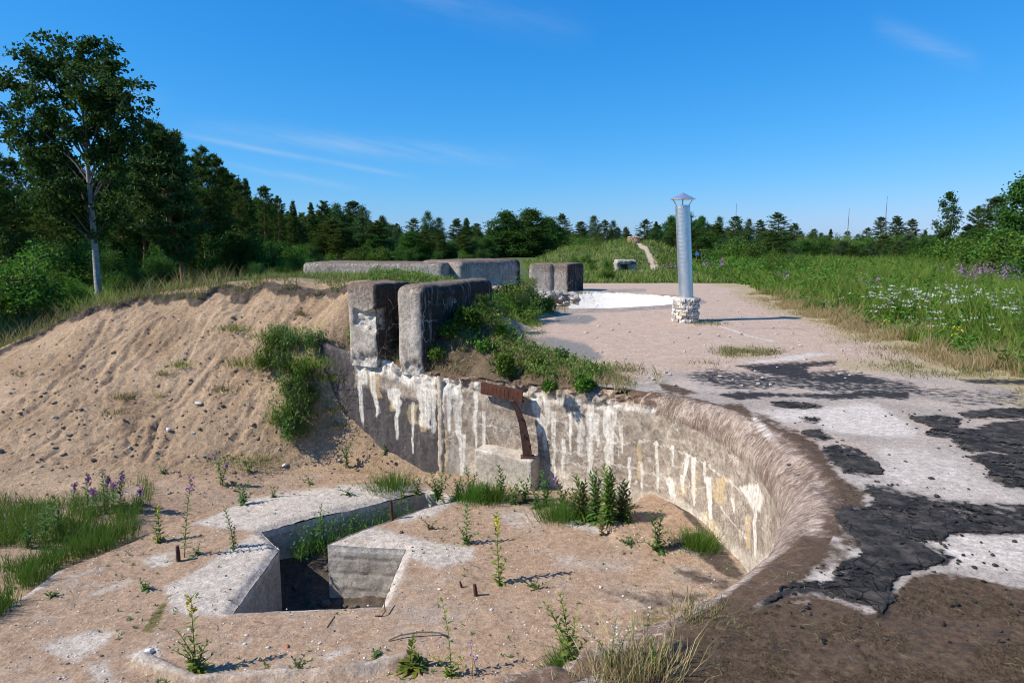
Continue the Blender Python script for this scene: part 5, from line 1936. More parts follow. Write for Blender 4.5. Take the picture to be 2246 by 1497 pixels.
# the leaning pine with the red trunk
ppx = [(408, 655), (400, 600), (390, 540), (378, 480), (365, 420), (355, 360), (345, 310), (338, 280)]
PY = 25.0
ppath = np.array([pd(a, b, PY) for a, b in ppx])
pt, pc = pine_mesh(79, float(ppath[-1][2] - ppath[0][2]) + .3, .28, 1.15, 2.0, nk=10, nl=.24)
pine_l = empty('pine_tree', (ppath[0][0], PY, ppath[0][2] - .3), 0, 'leaning pine with bare reddish trunk just right of the tall aspen', 'pine tree')
hx = float(ppath[-1][2] - ppath[0][2]) + .3
sh = (ppath[-1][0] - ppath[0][0]) / hx
for mb in (pt, pc):
    for v in mb.V:
        v[:, 0] += sh * np.maximum(v[:, 2], 0)
pt.build('trunk', M_PBARK, pine_l, True)
pc.build('crown', M_PINE_S, pine_l)

EDGE = 'pines along the left forest edge'
front = [
    (-60, 250, 26, 'p0', 'big dark pine cut by the left picture border behind the aspen', None),
    (15, 345, 30, 'p1', 'dark pine left of the tall aspen', None),
    (75, 335, 33, 'p2', None, EDGE), (125, 350, 29, 'p3', None, EDGE), (255, 340, 31, 'p0', None, EDGE),
    (300, 322, 33, 'p1', None, EDGE), (345, 300, 31, 'p3', None, EDGE), (388, 305, 33, 'p2', None, EDGE), (438, 325, 36, 'p0', 'slender pine with a double top beside its twin', None), (466, 338, 37, 'p2', 'second slender pine at the top step of the treeline', None),
    (512, 400, 41, 'p3', None, EDGE), (541, 393, 43, 's0', 'pointed dark spruce in the left treeline', None), (575, 408, 45, 'p1', None, EDGE), (610, 430, 46, 'p2', None, EDGE), (640, 440, 47, 's1', None, EDGE), (684, 445, 49, 's0', None, EDGE),
    (712, 442, 50, 'p0', None, EDGE), (738, 445, 46, 'b0', 'pale green birch, leftmost of the birches in the treeline', None), (775, 442, 49, 'p1', None, EDGE), (800, 452, 47, 'b1', 'feathery birch standing before dark pines', None), (838, 472, 50, 'b0', 'rightmost birch of the left treeline with drooping crown', None),
    (870, 490, 58, 'p2', None, EDGE), (905, 480, 60, 'p3', None, EDGE), (940, 464, 55, 'b1', 'thin light-trunked birch behind the long parapet slab', None), (962, 476, 62, 'b0', None, 'far birches'), (1000, 480, 60, 'p0', None, EDGE), (1022, 478, 62, 's1', None, EDGE), (1048, 490, 64, 'p1', None, EDGE), (1075, 503, 66, 'p2', None, EDGE),
    (1108, 463, 42, 'l0', 'dense round dark green tree, left of the pair', None), (1166, 458, 42, 'l1', 'dense round dark green tree, right of the pair', None), (1200, 476, 46, 'l0', 'round dark tree half hidden behind the pair', None),
]
BACK = 'mixed trees beyond the hill'
front += [(1236, 470, 58, 'p3', 'broad pine right of the round green trees', None)]
front += [(a, b, c, k, None, BACK) for a, b, c, k in [(1275, 486, 62, 'p1'), (1303, 472, 66, 'b0'), (1325, 482, 68, 'p2'), (1347, 484, 66, 'b1'), (1372, 498, 70, 'p0'), (1412, 482, 70, 'p3'), (1440, 486, 72, 's0'), (1472, 474, 66, 'l0'), (1503, 458, 64, 'l1'),
                                                      (1540, 474, 66, 'l0'), (1578, 474, 66, 'b0'), (1612, 474, 68, 'p1'), (1640, 480, 66, 'b1'), (1668, 482, 70, 'p2'), (1745, 490, 62, 'p0'), (1785, 502, 78, 'p1'), (1822, 502, 82, 's1'), (1860, 506, 86, 'p2'), (1900, 500, 78, 'p3'),
                                                      (1968, 474, 72, 'p0'), (2032, 504, 72, 's0'), (1590, 520, 52, 'b1'), (1640, 515, 55, 'b0'), (1720, 540, 50, 'l1'), (1680, 525, 52, 'b1')]]
front += [(1712, 467, 58, 'p3', 'broad dark pine standing out right of the metal flue', None), (1936, 476, 74, 'p1', 'tall far pine under the right radio mast', None), (2003, 480, 70, 'p2', 'far pine with a flat crown left of the lone aspen', None),
          (2150, 452, 40, 'p2', 'pine behind the green bushes at the right border', None), (2192, 432, 36, 'p1', 'tall pine near the right picture border', None), (2250, 385, 27, 'l1', 'large leafy tree cut off by the right picture border', None), (2140, 500, 36, 'l0', 'bright leafy tree beside the lone aspen', None), (2225, 490, 30, 'l0', 'bushy tree below the pines at the right border', None)]
KIND = {'p0': PINES[0], 'p1': PINES[1], 'p2': PINES[2], 'p3': PINES[3], 's0': SPRUCES[0], 's1': SPRUCES[1], 'b0': BIRCHES[0], 'b1': BIRCHES[1], 'l0': LIMES[0], 'l1': LIMES[1]}
HH = {'p': 10.0, 's': 10.0, 'b': 9.0, 'l': 8.3}
GL = {EDGE: 'dark conifer standing among others in the forest edge left of the fort', BACK: 'green tree in the far treeline right of the round trees', 'far birches': 'thin far birch over the parapet slab beside its pale neighbour'}
ORD = ['first', 'second', 'third', 'fourth', 'fifth', 'sixth', 'seventh', 'eighth', 'ninth', 'tenth', 'eleventh', 'twelfth', 'thirteenth', 'fourteenth', 'fifteenth', 'sixteenth', 'seventeenth', 'eighteenth', 'nineteenth', 'twentieth', 'twenty-first', 'twenty-second', 'twenty-third', 'twenty-fourth', 'twenty-fifth', 'twenty-sixth', 'twenty-seventh', 'twenty-eighth', 'twenty-ninth', 'thirtieth']


def rank(items, key):
    """Ordinal word of each item counted from the left."""
    order = sorted(items, key=key)
    return {id(t): ORD[min(i, len(ORD) - 1)] for i, t in enumerate(order)}


front = [(a, b, (c * 2.1 if a > 860 and c > 45 and a < 2060 else (c * 1.95 if 1100 <= a <= 1210 else c * (1 + .5 * float(sstep(450, 850, a)) * (a < 861)))), k, l, g) for (a, b, c, k, l, g) in front]
RANK = {}
for gname in (EDGE, BACK, 'far birches'):
    RANK.update(rank([t for t in front if t[5] == gname and not t[4]], lambda t: t[0]))
for tr_ in front:
    px, top, y, k, lab, grp = tr_
    if not lab:
        kind = {'p': 'pine', 's': 'spruce', 'b': 'birch', 'l': 'leafy tree'}[k[0]]
        lab = {EDGE: 'dark %s, %s from the left along the forest edge behind the bank' % (kind, RANK[id(tr_)]), BACK: '%s, %s from the left in the far treeline beyond the hill' % (kind, RANK[id(tr_)]), 'far birches': 'thin far birch over the parapet slab beside its pale neighbour'}[grp]
    put(KIND[k], px, y, top, lab, grp, hh=HH[k[0]], wf=1.65 if k[0] == 'l' and 60 < y < 110 else 1.0)
# deeper rows of the wood
rr = random.Random(12)
SKY = [(-150, 300), (0, 360), (150, 370), (330, 320), (470, 350), (520, 415), (640, 455), (800, 470), (900, 495), (1100, 500), (1230, 490), (1370, 505), (1480, 480), (1600, 490), (1760, 505), (1900, 510), (2050, 510), (2246, 470)]
DEEP = 'trees deep in the wood'
for i in range(225):
    px = rr.uniform(-150, 2300) if i < 60 else rr.uniform(480, 2150)
    s = np.interp(px, [a for a, _ in SKY], [b for _, b in SKY])
    yb = np.interp(px, [0, 500, 900, 1300, 1700, 2000, 2246], [42, 66, 130, 150, 165, 150, 80]) + rr.uniform(0, 20)
    put(rr.choice(PINES + SPRUCES[:1] + (BIRCHES + BIRCHES + LIMES if px > 600 else [])), px, yb, s + (rr.uniform(10, 50) if px < 480 else rr.uniform(-4, 22)), 'dark tree deep in the wood with only its top showing', DEEP, rng=rr, hh=10.0)
# the lone aspen on the right
am2 = broad_mesh(80, 6.0, .42, .85, 2600, .15, 22, .9, clump=.20, r0=.06, ups=1.2)
asp2 = empty('aspen_tree', (0, 0, 0), 0, 'lone slender aspen with open sky around its top on the right', 'aspen tree')
am2[0].build('trunk', M_ABARK, asp2, True)
am2[1].build('crown', M_ASPEN, asp2)
USED.discard('x')
put_p = pd(2084, 418, 40)
g_ = float(ZG(put_p[0], put_p[1]))
s_ = (put_p[2] - g_) / 6.2
asp2.location = (put_p[0], put_p[1], g_)
asp2.scale = (s_, s_, s_)

# ------------------------------------------------------------------ bushes
UND = 'bushes under the forest edge'
ROW = [(20, 560, 19, 0), (70, 600, 18, 1), (-20, 590, 17, 2), (130, 590, 21, 1), (165, 610, 20, 0), (260, 600, 22, 1), (300, 590, 23, 3), (335, 605, 22, 0), (440, 590, 24, 3), (480, 585, 26, 1), (500, 500, 40, 2), (560, 575, 30, 3), (620, 570, 32, 1), (590, 590, 28, 0), (680, 565, 36, 3), (730, 555, 40, 1), (780, 540, 42, 0), (830, 540, 44, 1), (900, 545, 46, 3), (960, 550, 48, 3), (1020, 548, 48, 0), (1060, 545, 44, 3),
                        (230, 545, 26, 3), (100, 530, 25, 3), (180, 520, 27, 0), (30, 500, 26, 3), (360, 560, 28, 3), (520, 540, 36, 3)]
RK = rank(ROW, lambda t: t[0])
for t_ in ROW:
    px, top, y, p = t_
    b = (BUSHES + [YBUSH, DBUSH])[p] if p < 2 else (YBUSH if p == 2 else DBUSH)
    put(b, px, y, top, 'leafy bush under the forest edge, %s from the left in its row' % RK[id(t_)], UND, hh=1.7 if p < 3 else 2.3)
put(BUSHES[0], 40, 17.5, 545, 'pale sunlit bush at the left border below the dark pines', None, hh=1.7)
RB_ = 'bushes before the far treeline'
ROW = [(1560, 545, 44, 0), (1590, 530, 46, 1), (1625, 520, 44, 0), (1655, 530, 42, 1), (1690, 545, 40, 0), (1725, 555, 36, 3), (1700, 560, 30, 1), (1770, 560, 38, 0), (1810, 560, 46, 1), (1860, 562, 50, 3), (1910, 565, 48, 0), (1960, 562, 44, 1), (2010, 555, 42, 0), (2050, 535, 38, 1), (2090, 520, 34, 0), (2130, 520, 31, 1), (2170, 515, 29, 0), (2210, 510, 26, 1), (2245, 500, 23, 0), (2280, 520, 21, 1), (2180, 560, 24, 0), (2230, 565, 21, 3),
                        (2120, 555, 30, 0), (2060, 565, 33, 1), (1500, 545, 52, 1), (1470, 530, 54, 0)]
RK = rank(ROW, lambda t: t[0])
for t_ in ROW:
    px, top, y, p = t_
    b = (BUSHES + [YBUSH, DBUSH])[p] if p < 2 else DBUSH
    put(b, px, y, top, 'leafy green bush before the far trees, %s from the left in its row' % RK[id(t_)], RB_, hh=1.7 if p < 3 else 2.3)
for i_ in range(44):
    px_ = -110 + i_ * 15 + rr.uniform(-9, 9)
    s_ = float(np.interp(px_, [a for a, _ in SKY], [b for _, b in SKY]))
    put(rr.choice(PINES + SPRUCES), px_, rr.uniform(33, 50), s_ + rr.uniform(25, 120), 'dark tree deep in the wood with only its top showing', DEEP, rng=rr, hh=10.0, wf=1.25)
YT = 'young trees along the far edge of the clearing'
ry = random.Random(77)
for i_ in range(92):
    px_ = (1435 + i_ * 13.2 if i_ < 50 else 640 + (i_ - 50) * 11.0) + ry.uniform(-7, 7)
    s_ = float(np.interp(px_, [a for a, _ in SKY], [b for _, b in SKY]))
    b_ = ry.choice(PINES + BIRCHES + BIRCHES + LIMES)
    put(b_, px_, ry.uniform(47, 66) + (14 if px_ < 1200 else 0), min(s_ + ry.uniform(2, 38), 548), 'young %s in the dense far row %s' % ({'p': 'pine', 's': 'spruce', 'b': 'birch', 'r': 'leafy tree'}[b_.name[0]], 'right of the metal flue' if i_ < 50 else 'over the long parapet slab'), YT + (' on the right' if i_ < 50 else ' in the middle') + ', ' + {'p': 'pines', 's': 'spruces', 'b': 'birches', 'r': 'leafy trees'}[b_.name[0]], rng=ry, hh={'p': 10.0, 's': 10.0, 'b': 9.0, 'r': 8.3}[b_.name[0]], wf=1.75)
UG = 'dark undergrowth inside the left wood'
ru = random.Random(5)
for i_ in range(46):
    px_ = -40 + i_ * 16 + ru.uniform(-8, 8)
    put(ru.choice([DBUSH, DBUSH, BUSHES[1]]), px_, ru.uniform(27, 40) + max(0, px_ - 400) * .05, ru.uniform(505, 575), 'shaded undergrowth bush among the trunks of the left wood', UG, rng=ru, hh=2.3)
TH = 'far thicket before the wood'
rt = random.Random(31)
THX = [(px_, rt) for px_ in range(640, 2200, 17)]
for i_, (px_, _) in enumerate(THX):
    b_ = rt.choice([DBUSH, DBUSH, BUSHES[0], BUSHES[1], YBUSH])
    put(b_, px_ + rt.uniform(-8, 8), rt.uniform(84, 120), rt.uniform(512, 538), 'bush in the far thicket that fills the foot of the wood', TH, rng=rt, hh=2.3 if b_ is DBUSH else 1.7)
HB = 'bushes on the left flank of the hill'
ROW = [(1262, 560, 44, 0), (1285, 552, 46, 2), (1310, 540, 48, 2), (1330, 532, 50, 2), (1350, 528, 51, 2), (1372, 520, 52, 2), (1245, 580, 40, 3), (1300, 575, 42, 0), (1320, 595, 31, 0), (1335, 570, 41, 3), (1275, 590, 36, 1), (1365, 525, 52, 0), (1260, 535, 52, 1), (1305, 525, 56, 2)]
RK = rank(ROW, lambda t: t[0])
for t_ in ROW:
    px, top, y, p = t_
    b = (BUSHES + [YBUSH, DBUSH])[p] if p < 2 else (YBUSH if p == 2 else DBUSH)
    put(b, px, y, top, 'bush on the left flank of the grassy hill, %s from the left' % RK[id(t_)], HB, hh=1.7 if p < 3 else 2.3)
for (px, top, y, lab) in [(1335, 583, 30.5, 'rounded bush just left of the ruined concrete stub'), (1570, 597, 29.8, 'low green bush at the far end of the deck, right of the flue'), (1473, 615, 28.6, 'tiny bush at the far deck edge left of the flue'), (1715, 612, 25.0, 'rose bush with pink blooms at the right deck edge'), (1745, 620, 22.0, 'broad low bush where the deck edge meets the tall grass'), (1690, 625, 25.5, 'low bush, leftmost along the right deck edge')]:
    put(BUSHES[int(px) % 2], px, y, top, lab, None, hh=1.7, z=float(0.0))
MBG = 'bushes between the grey blocks and the far pair'
for (px, top, y, p) in [(1108, 610, 14.6, 0), (1150, 640, 14.4, 0), (1095, 640, 12.6, 1), (1118, 590, 16.5, 1), (1150, 600, 18.5, 0), (1165, 630, 16.0, 1)]:
    x, yv, z = pd(px, 650, y)
    put(([YBUSH, BUSHES[1]])[p], px, y, top, 'green bush between dark block and far pair, %s from the left' % ORD[[1095, 1108, 1118, 1150, 1150, 1165].index(px) + (1 if (px, top) == (1150, 640) else 0)], MBG, hh=1.75, z=float(ZM(x, yv)))

# ------------------------------------------------------------------ meadow and grasses (uncountable)
rg = np.random.default_rng(19)


def scatter(n, fx, keep, rng=rg):
    P = fx(n)
    return P[keep(P)]


def grass_obj(name, label, mat, P, Zf, L, W, lean, bend, rng=rg, cat='grass', sink=.02):
    n = len(P)
    z = Zf(P[:, 0], P[:, 1])
    D = unit(np.column_stack([rng.normal(0, lean, n) + .05, rng.normal(0, lean, n), np.ones(n)]))
    mb = MB()
    add_blades(mb, np.column_stack([P, z - sink]), D, L, W, bend, rng)
    o = mb.build(name, mat)
    return tag(o, label, cat, kind='stuff')


def clump_pts(n, P0, sig, rng=rg):
    k = rng.integers(len(P0), size=n)
    return P0[k] + rng.normal(0, sig, (n, 2))


def zmeadow(x, y):
    return np.maximum(ZG(x, y), np.where(np.asarray(x) < deck_edge(np.asarray(y)) + .3, -.0, -.12))


# right meadow
n = 95000
yv = 7.5 + 38 * rg.random(n) ** 1.6
xo = rg.random(n) ** 1.25 * (5 + yv * .45)
ed = deck_edge(yv) + (fbm(yv * .9, yv * 0, oct=3, seed=201) - .5) * .8 + .25
P = np.column_stack([ed + xo, yv])
P = P[fbm(P[:, 0] * .8, P[:, 1] * .8, oct=3, seed=203) > .32 * (xo < 1)]
ee = P[:, 0] - deck_edge(P[:, 1])
hh = (.30 + .62 * sstep(.1, 1.6, ee)) * rg.uniform(.55, 1.25, len(P)) * (.75 + .5 * fbm(P[:, 0] * .5, P[:, 1] * .5, oct=2, seed=205)) * (1 - .35 * sstep(20, 30, P[:, 1]) * (ee < 4))
grass_obj('meadow_grass', 'tall green meadow grass along the right side of the deck', M_GRASS, P, zmeadow, hh, .010 + .0006 * P[:, 1], .14, .45)
yn = rg.uniform(.3, 8.5, 9000)
xn = deck_edge(yn) + .25 + rg.random(9000) ** 1.2 * 6 + (fbm(yn * .9, yn * 0, oct=3, seed=201) - .5) * .8
P = np.column_stack([xn, yn])
grass_obj('near_meadow_grass', 'tall green meadow grass beside the near part of the deck', M_GRASS, P, zmeadow, rg.uniform(.3, .9, len(P)), .012, .14, .45)
# leafy weeds among it
n = 5200
yv = 8 + 34 * rg.random(n) ** 1.5
xo = rg.random(n) ** 1.1 * (5 + yv * .45)
P = np.column_stack([deck_edge(yv) + .3 + xo, yv])
mb = MB()
z0 = zmeadow(P[:, 0], P[:, 1])
per = 16
hgt = rg.uniform(.35, .95, n) * (.4 + .6 * sstep(.2, 1.6, xo))
t = rg.random((n, per))
a = rg.uniform(0, 6.28, (n, per))
B = np.repeat(np.column_stack([P, z0]), per, 0)
B[:, 2] += (t * hgt[:, None]).ravel()
B[:, :2] += rg.normal(0, .03, (n * per, 2))
D = unit(np.stack([np.cos(a).ravel(), np.sin(a).ravel(), rg.normal(.35, .3, n * per)], 1))
add_leaves(mb, B, D, rg.uniform(.07, .13, n * per) * (1 + .012 * np.repeat(P[:, 1], per)), .035 + .0012 * np.repeat(P[:, 1], per), rg)
tag(mb.build('meadow_weeds', M_BUSH), 'leafy green weeds mixed into the tall meadow grass', 'weeds', kind='stuff')
# white umbels, yellow heads, purple fireweed spikes
def heads(name, label, mat, pix, per, size, flat, count, zlift=(.6, 1.0), spread=8, yr=(10, 22), cat='flowers'):
    mb = MB()
    for (px, py, w, h, cnt) in pix:
        for _ in range(cnt):
            a, b = rg.normal(px, w), rg.normal(py, h)
            # stand where the sight line leaves the grass tops
            for y in np.arange(yr[0], yr[1], .15):
                p = pd(a, b, y)
                if p[0] > deck_edge(y) + .5 and p[2] < float(zmeadow(p[0:1], p[1:2])[0]) + rg.uniform(*zlift):
                    break
            k = per
            c = p + rg.normal(0, 1, (k, 3)) * size * np.array([1, 1, flat])
            D = unit(rg.normal(0, 1, (k, 3)) * np.array([1, 1, .3]))
            s = .012 + .0013 * p[1]
            add_leaves(mb, c, D, s * 1.1, s, rg, .0)
    o = mb.build(name, mat)
    tag(o, label, cat, kind='stuff')


heads('white_umbels', 'white flower heads dotted over the right meadow', M_WHITE, [(1965, 650, 18, 12, 14), (2015, 655, 18, 14, 14), (2090, 645, 26, 12, 14), (2160, 648, 22, 8, 7), (2000, 632, 60, 10, 9), (1940, 660, 26, 10, 8), (2120, 660, 60, 20, 10), (2200, 640, 30, 20, 10), (2060, 700, 80, 20, 12), (1900, 640, 40, 14, 8), (2235, 675, 10, 6, 5), (2180, 705, 40, 14, 7)], 8, .035, .25, 1)
heads('purple_fireweed_spikes', 'purple fireweed spikes at the back of the right meadow', M_PINK, [(2150, 596, 18, 9, 18), (2190, 590, 20, 7, 9), (2110, 590, 20, 5, 10), (1475, 588, 16, 5, 18), (2215, 600, 14, 6, 8), (1912, 612, 14, 6, 5), (1545, 580, 20, 5, 12), (1715, 604, 6, 4, 4)], 9, .04, 1.6, 1, (.9, 1.25), yr=(17, 40))
heads('yellow_meadow_flowers', 'small yellow flowers low in the right meadow', M_YELLOW, [(2085, 718, 30, 8, 6), (2040, 655, 20, 10, 4), (1925, 700, 14, 5, 6), (2240, 780, 8, 16, 8)], 6, .025, .5, 1, (.3, .7))
# dry grass at its foot
n = 26000
yv = np.where(rg.random(n) < .12, rg.uniform(.5, 6.6, n), 6.6 + 16 * rg.random(n) ** 1.4)
xo = rg.normal(.0, .42, n) - .08
P = np.column_stack([deck_edge(yv) + xo, yv])
P = P[fbm(P[:, 0] * 1.6, P[:, 1] * 1.6, oct=3, seed=211) > .44]
ee = P[:, 0] - deck_edge(P[:, 1])
grass_obj('dry_grass', 'straw-coloured dry grass along the right edge of the deck', M_DRY, P, lambda x, y: np.zeros(len(x)), (.06 + .30 * sstep(-.6, .5, ee)) * rg.uniform(.4, 1.3, len(P)), .006 + .0003 * P[:, 1], .35, .6)
# thin patches out on the deck
pts = []
for (px, py, w, h, cnt) in [(1620, 772, 30, 6, 1500), (1690, 775, 20, 4, 500), (1360, 815, 26, 8, 900), (1540, 708, 16, 3, 260), (1560, 800, 24, 5, 300), (1760, 680, 14, 4, 260), (1985, 800, 60, 10, 900), (2090, 815, 60, 9, 900), (2180, 800, 50, 14, 1100), (1900, 745, 40, 8, 500), (1960, 770, 50, 8, 700), (1250, 840, 30, 8, 600), (1320, 830, 30, 8, 700), (1275, 640, 12, 3, 300)]:
    q = np.column_stack([rg.normal(px, w, cnt), rg.normal(py, h, cnt)])
    pts.append(np.array([pz(a, b, 0)[:2] for a, b in q]))
P = np.vstack(pts)
P = P[(sdf(P, RIMP) > .02) & (P[:, 1] < 30) & (fbm(P[:, 0] * 4, P[:, 1] * 4, oct=3, seed=213) > .42)]
grass_obj('deck_grass', 'thin patches of dry grass growing out of the deck', M_TURF, P, lambda x, y: np.zeros(len(x)), rg.uniform(.03, .13, len(P)), .005 + .0003 * P[:, 1], .5, .6)
# far meadow and hill
n = 70000
yv = 28.6 + 34 * rg.random(n) ** 1.2
xv = 1.0 + (rg.random(n)) * (14 + yv * .5)
P = np.column_stack([xv, yv])
pd_ = np.minimum(np.minimum(seg_dist(P, PATH_HILL) / .35, seg_dist(P, PATH_RIGHT) / .7), seg_dist(P, PATH_CROSS) / .55)
P = P[(pd_ > 1) & (np.hypot((P[:, 0] - HILL[0]) / 1.3, P[:, 1] - HILL[1]) > .9)]
grass_obj('hill_grass', 'green grass over the hill and the field beyond the deck', M_GRASS, P, ZG, rg.uniform(.10, .38, len(P)), .045, .25, .5)
P = P[rg.random(len(P)) < .45] + .03
grass_obj('field_dry_grass', 'yellowish grass mixed into the field beyond the deck', M_TURF, P, ZG, rg.uniform(.15, .42, len(P)), .035, .25, .5)
# under the forest on the left and round its foot
n = 42000
yv = 14.5 + 40 * rg.random(n) ** 1.1
xv = -1.5 - rg.random(n) * (7 + yv * .62)
P = np.column_stack([xv, yv])
P = P[(P[:, 1] > 17.2) | (P[:, 0] < -11.5)]
P = P[~((P[:, 1] < 18) & (P[:, 0] > -3.4))]
grass_obj('forest_grass', 'grass and ferns on the ground under the left trees', M_GRASS, P, ZG, rg.uniform(.15, .45, len(P)), .03, .25, .5)
# turf along the crest of the bank and around the slabs
n = 26000
xv = rg.uniform(-9.5, -.3, n)
cy = np.interp(xv, CREST[:, 0], CREST[:, 1]) + (fbm(xv * 2.3, xv * 0, oct=4, seed=51) - .5) * .5
yv = cy - .02 + rg.random(n) ** 1.5 * 4.2
P = np.column_stack([xv, yv])
inA = P[:, 0] < -2.6
P = P[inA | (P[:, 1] > 10.0)]
zz = lambda x, y: np.where(x < -2.6, ZA(x, y), ZM(x, y))
dens = fbm(P[:, 0] * 2, P[:, 1] * 2, oct=3, seed=217)
P = P[dens > .38]
grass_obj('bank_turf', 'yellowish turf fringe along the top of the sand bank', M_TURF, P, zz, rg.uniform(.04, .16, len(P)) * (1 + 1.2 * (rg.random(len(P)) < .07)), .009, .35, .6)
n = 9000
yv = rg.uniform(12.2, 14.2, n)
xv = rg.uniform(-4.8, .6, n)
P = np.column_stack([xv, yv])
P = P[fbm(P[:, 0] * 1.5, P[:, 1] * 1.5, oct=3, seed=219) > .42]
grass_obj('slab_grass', 'fresh green grass in front of the long parapet slab', M_GRASS, P, zz, rg.uniform(.06, .24, len(P)), .012, .25, .5)
# reddish feathery grass on the left shoulder
P = np.column_stack([rg.uniform(-9.5, -5.0, 1000), np.zeros(1000)])
P[:, 1] = np.interp(P[:, 0], CREST[:, 0], CREST[:, 1]) + .25 + rg.random(1000) * 1.6
grass_obj('feather_grass', 'tall reddish feathery grass at the left end of the bank', M_DRY, P, ZA, rg.uniform(.2, .5, len(P)), .006, .25, .7)
# mound cover
n = 42000
P = np.column_stack([rg.uniform(-2.2, 1.9, n), np.where(rg.random(n) < .55, rg.uniform(7.7, 11.5, n), rg.uniform(8.0, 17.5, n))])
zm = ZM(P[:, 0], P[:, 1])
behind_wall = sdf(P, np.vstack([FC[40:470:6, :2] + NOUT[40:470:6] * .05, [(4, 6.9), (4, 20), (-5, 20), (-5, 11)]])) < 0
P = P[behind_wall & (zm > -.03) & (sdf(proj(np.column_stack([P, zm])), SANDTONGUE) > -3 + 30 * (rg.random(len(P)) < .06) * -1) & (fbm(P[:, 0] * 2.4, P[:, 1] * 2.4, oct=3, seed=221) > .36)]
pick = rg.random(len(P)) < np.where(P[:, 1] < 11, .72, .35)
h1 = P[pick]
h2 = P[~pick]
grass_obj('mound_dry_grass', 'dry brownish grass matted over the mound behind the wall', M_DRY, h1, ZM, rg.uniform(.05, .17, len(h1)), .008, .55, .9)
grass_obj('mound_green_grass', 'short green and yellow grass on the mound behind the wall', M_TURF, h2, ZM, rg.uniform(.06, .22, len(h2)), .009, .4, .7)
mb = MB()
n = 9000
P = np.column_stack([rg.uniform(-2.4, 1.6, n), 8.0 + rg.random(n) ** 1.5 * 8])
zm = ZM(P[:, 0], P[:, 1])
ok = (sdf(proj(np.column_stack([P, zm])), SANDTONGUE) > 0) & (sdf(P, np.vstack([FC[40:470:6, :2] + NOUT[40:470:6] * .05, [(4, 6.9), (4, 20), (-5, 20), (-5, 11)]])) < 0) & (zm > .03) & (fbm(P[:, 0] * 3.1, P[:, 1] * 3.1, oct=3, seed=223) > .44)
P, zm = P[ok], zm[ok]
per = 5
B = np.repeat(np.column_stack([P, zm]), per, 0) + np.abs(rg.normal(0, .05, (len(P) * per, 3)))
D = unit(rg.normal(0, 1, (len(B), 3)) + [0, 0, .4])
add_leaves(mb, B, D, rg.uniform(.03, .075, len(B)), .03, rg)
tag(mb.build('mound_herbs', M_YBUSH), 'small leafy herbs creeping over the mound behind the wall', 'herbs', kind='stuff')
# ------------------------------------------------------------------ finding the spot of a thing
TT = np.r_[np.arange(2.0, 14, .008), np.arange(14, 70, .05)]
GX, GY = np.linspace(-13, 3.2, 640), np.linspace(1.2, 17, 620)
_gx, _gy = np.meshgrid(GX, GY, indexing='ij')
_ga = ZA(_gx, _gy)


def ZAf(x, y):
    """Height of the sandy floor and bank, read from a grid."""
    fx = np.clip((np.asarray(x) - GX[0]) / (GX[1] - GX[0]), 0, len(GX) - 1.001)
    fy = np.clip((np.asarray(y) - GY[0]) / (GY[1] - GY[0]), 0, len(GY) - 1.001)
    i, j = fx.astype(int), fy.astype(int)
    a, b = fx - i, fy - j
    return _ga[i, j] * (1 - a) * (1 - b) + _ga[i + 1, j] * a * (1 - b) + _ga[i, j + 1] * (1 - a) * b + _ga[i + 1, j + 1] * a * b


def hit(px, py, surf='A'):
    dx, dy, dz = ray(px, py)
    X, Y, Z = dx * TT, dy * TT, EYE + dz * TT
    S = {'A': ZAf, 'M': ZM, 'G': ZG, 'D': lambda x, y: ZD(x, y)}[surf](X, Y)
    k = np.where(Z < S)[0]
    i = k[0] if len(k) else len(TT) - 1
    return np.array([X[i], Y[i], float(S[i])])


RH = np.random.default_rng(404)


def stem_leaves(mb, path, n, L, W, rng, lo=.12, taper=.35, up=.55, droop=.3):
    t = np.linspace(0, 1, len(path))
    u = np.linspace(lo, .985, n)
    P = np.stack([np.interp(u, t, path[:, k]) for k in range(3)], 1)
    a = np.arange(n) * 2.4 + rng.uniform(0, 6)
    e = up + .55 * (u - .5) + rng.normal(0, .15, n)
    D = np.stack([np.cos(a) * np.cos(e), np.sin(a) * np.cos(e), np.sin(e)], 1)
    s = (1 - taper * u ** 2.5) * rng.uniform(.75, 1.15, n)
    add_lance(mb, P, D, L * s, W * s, droop)


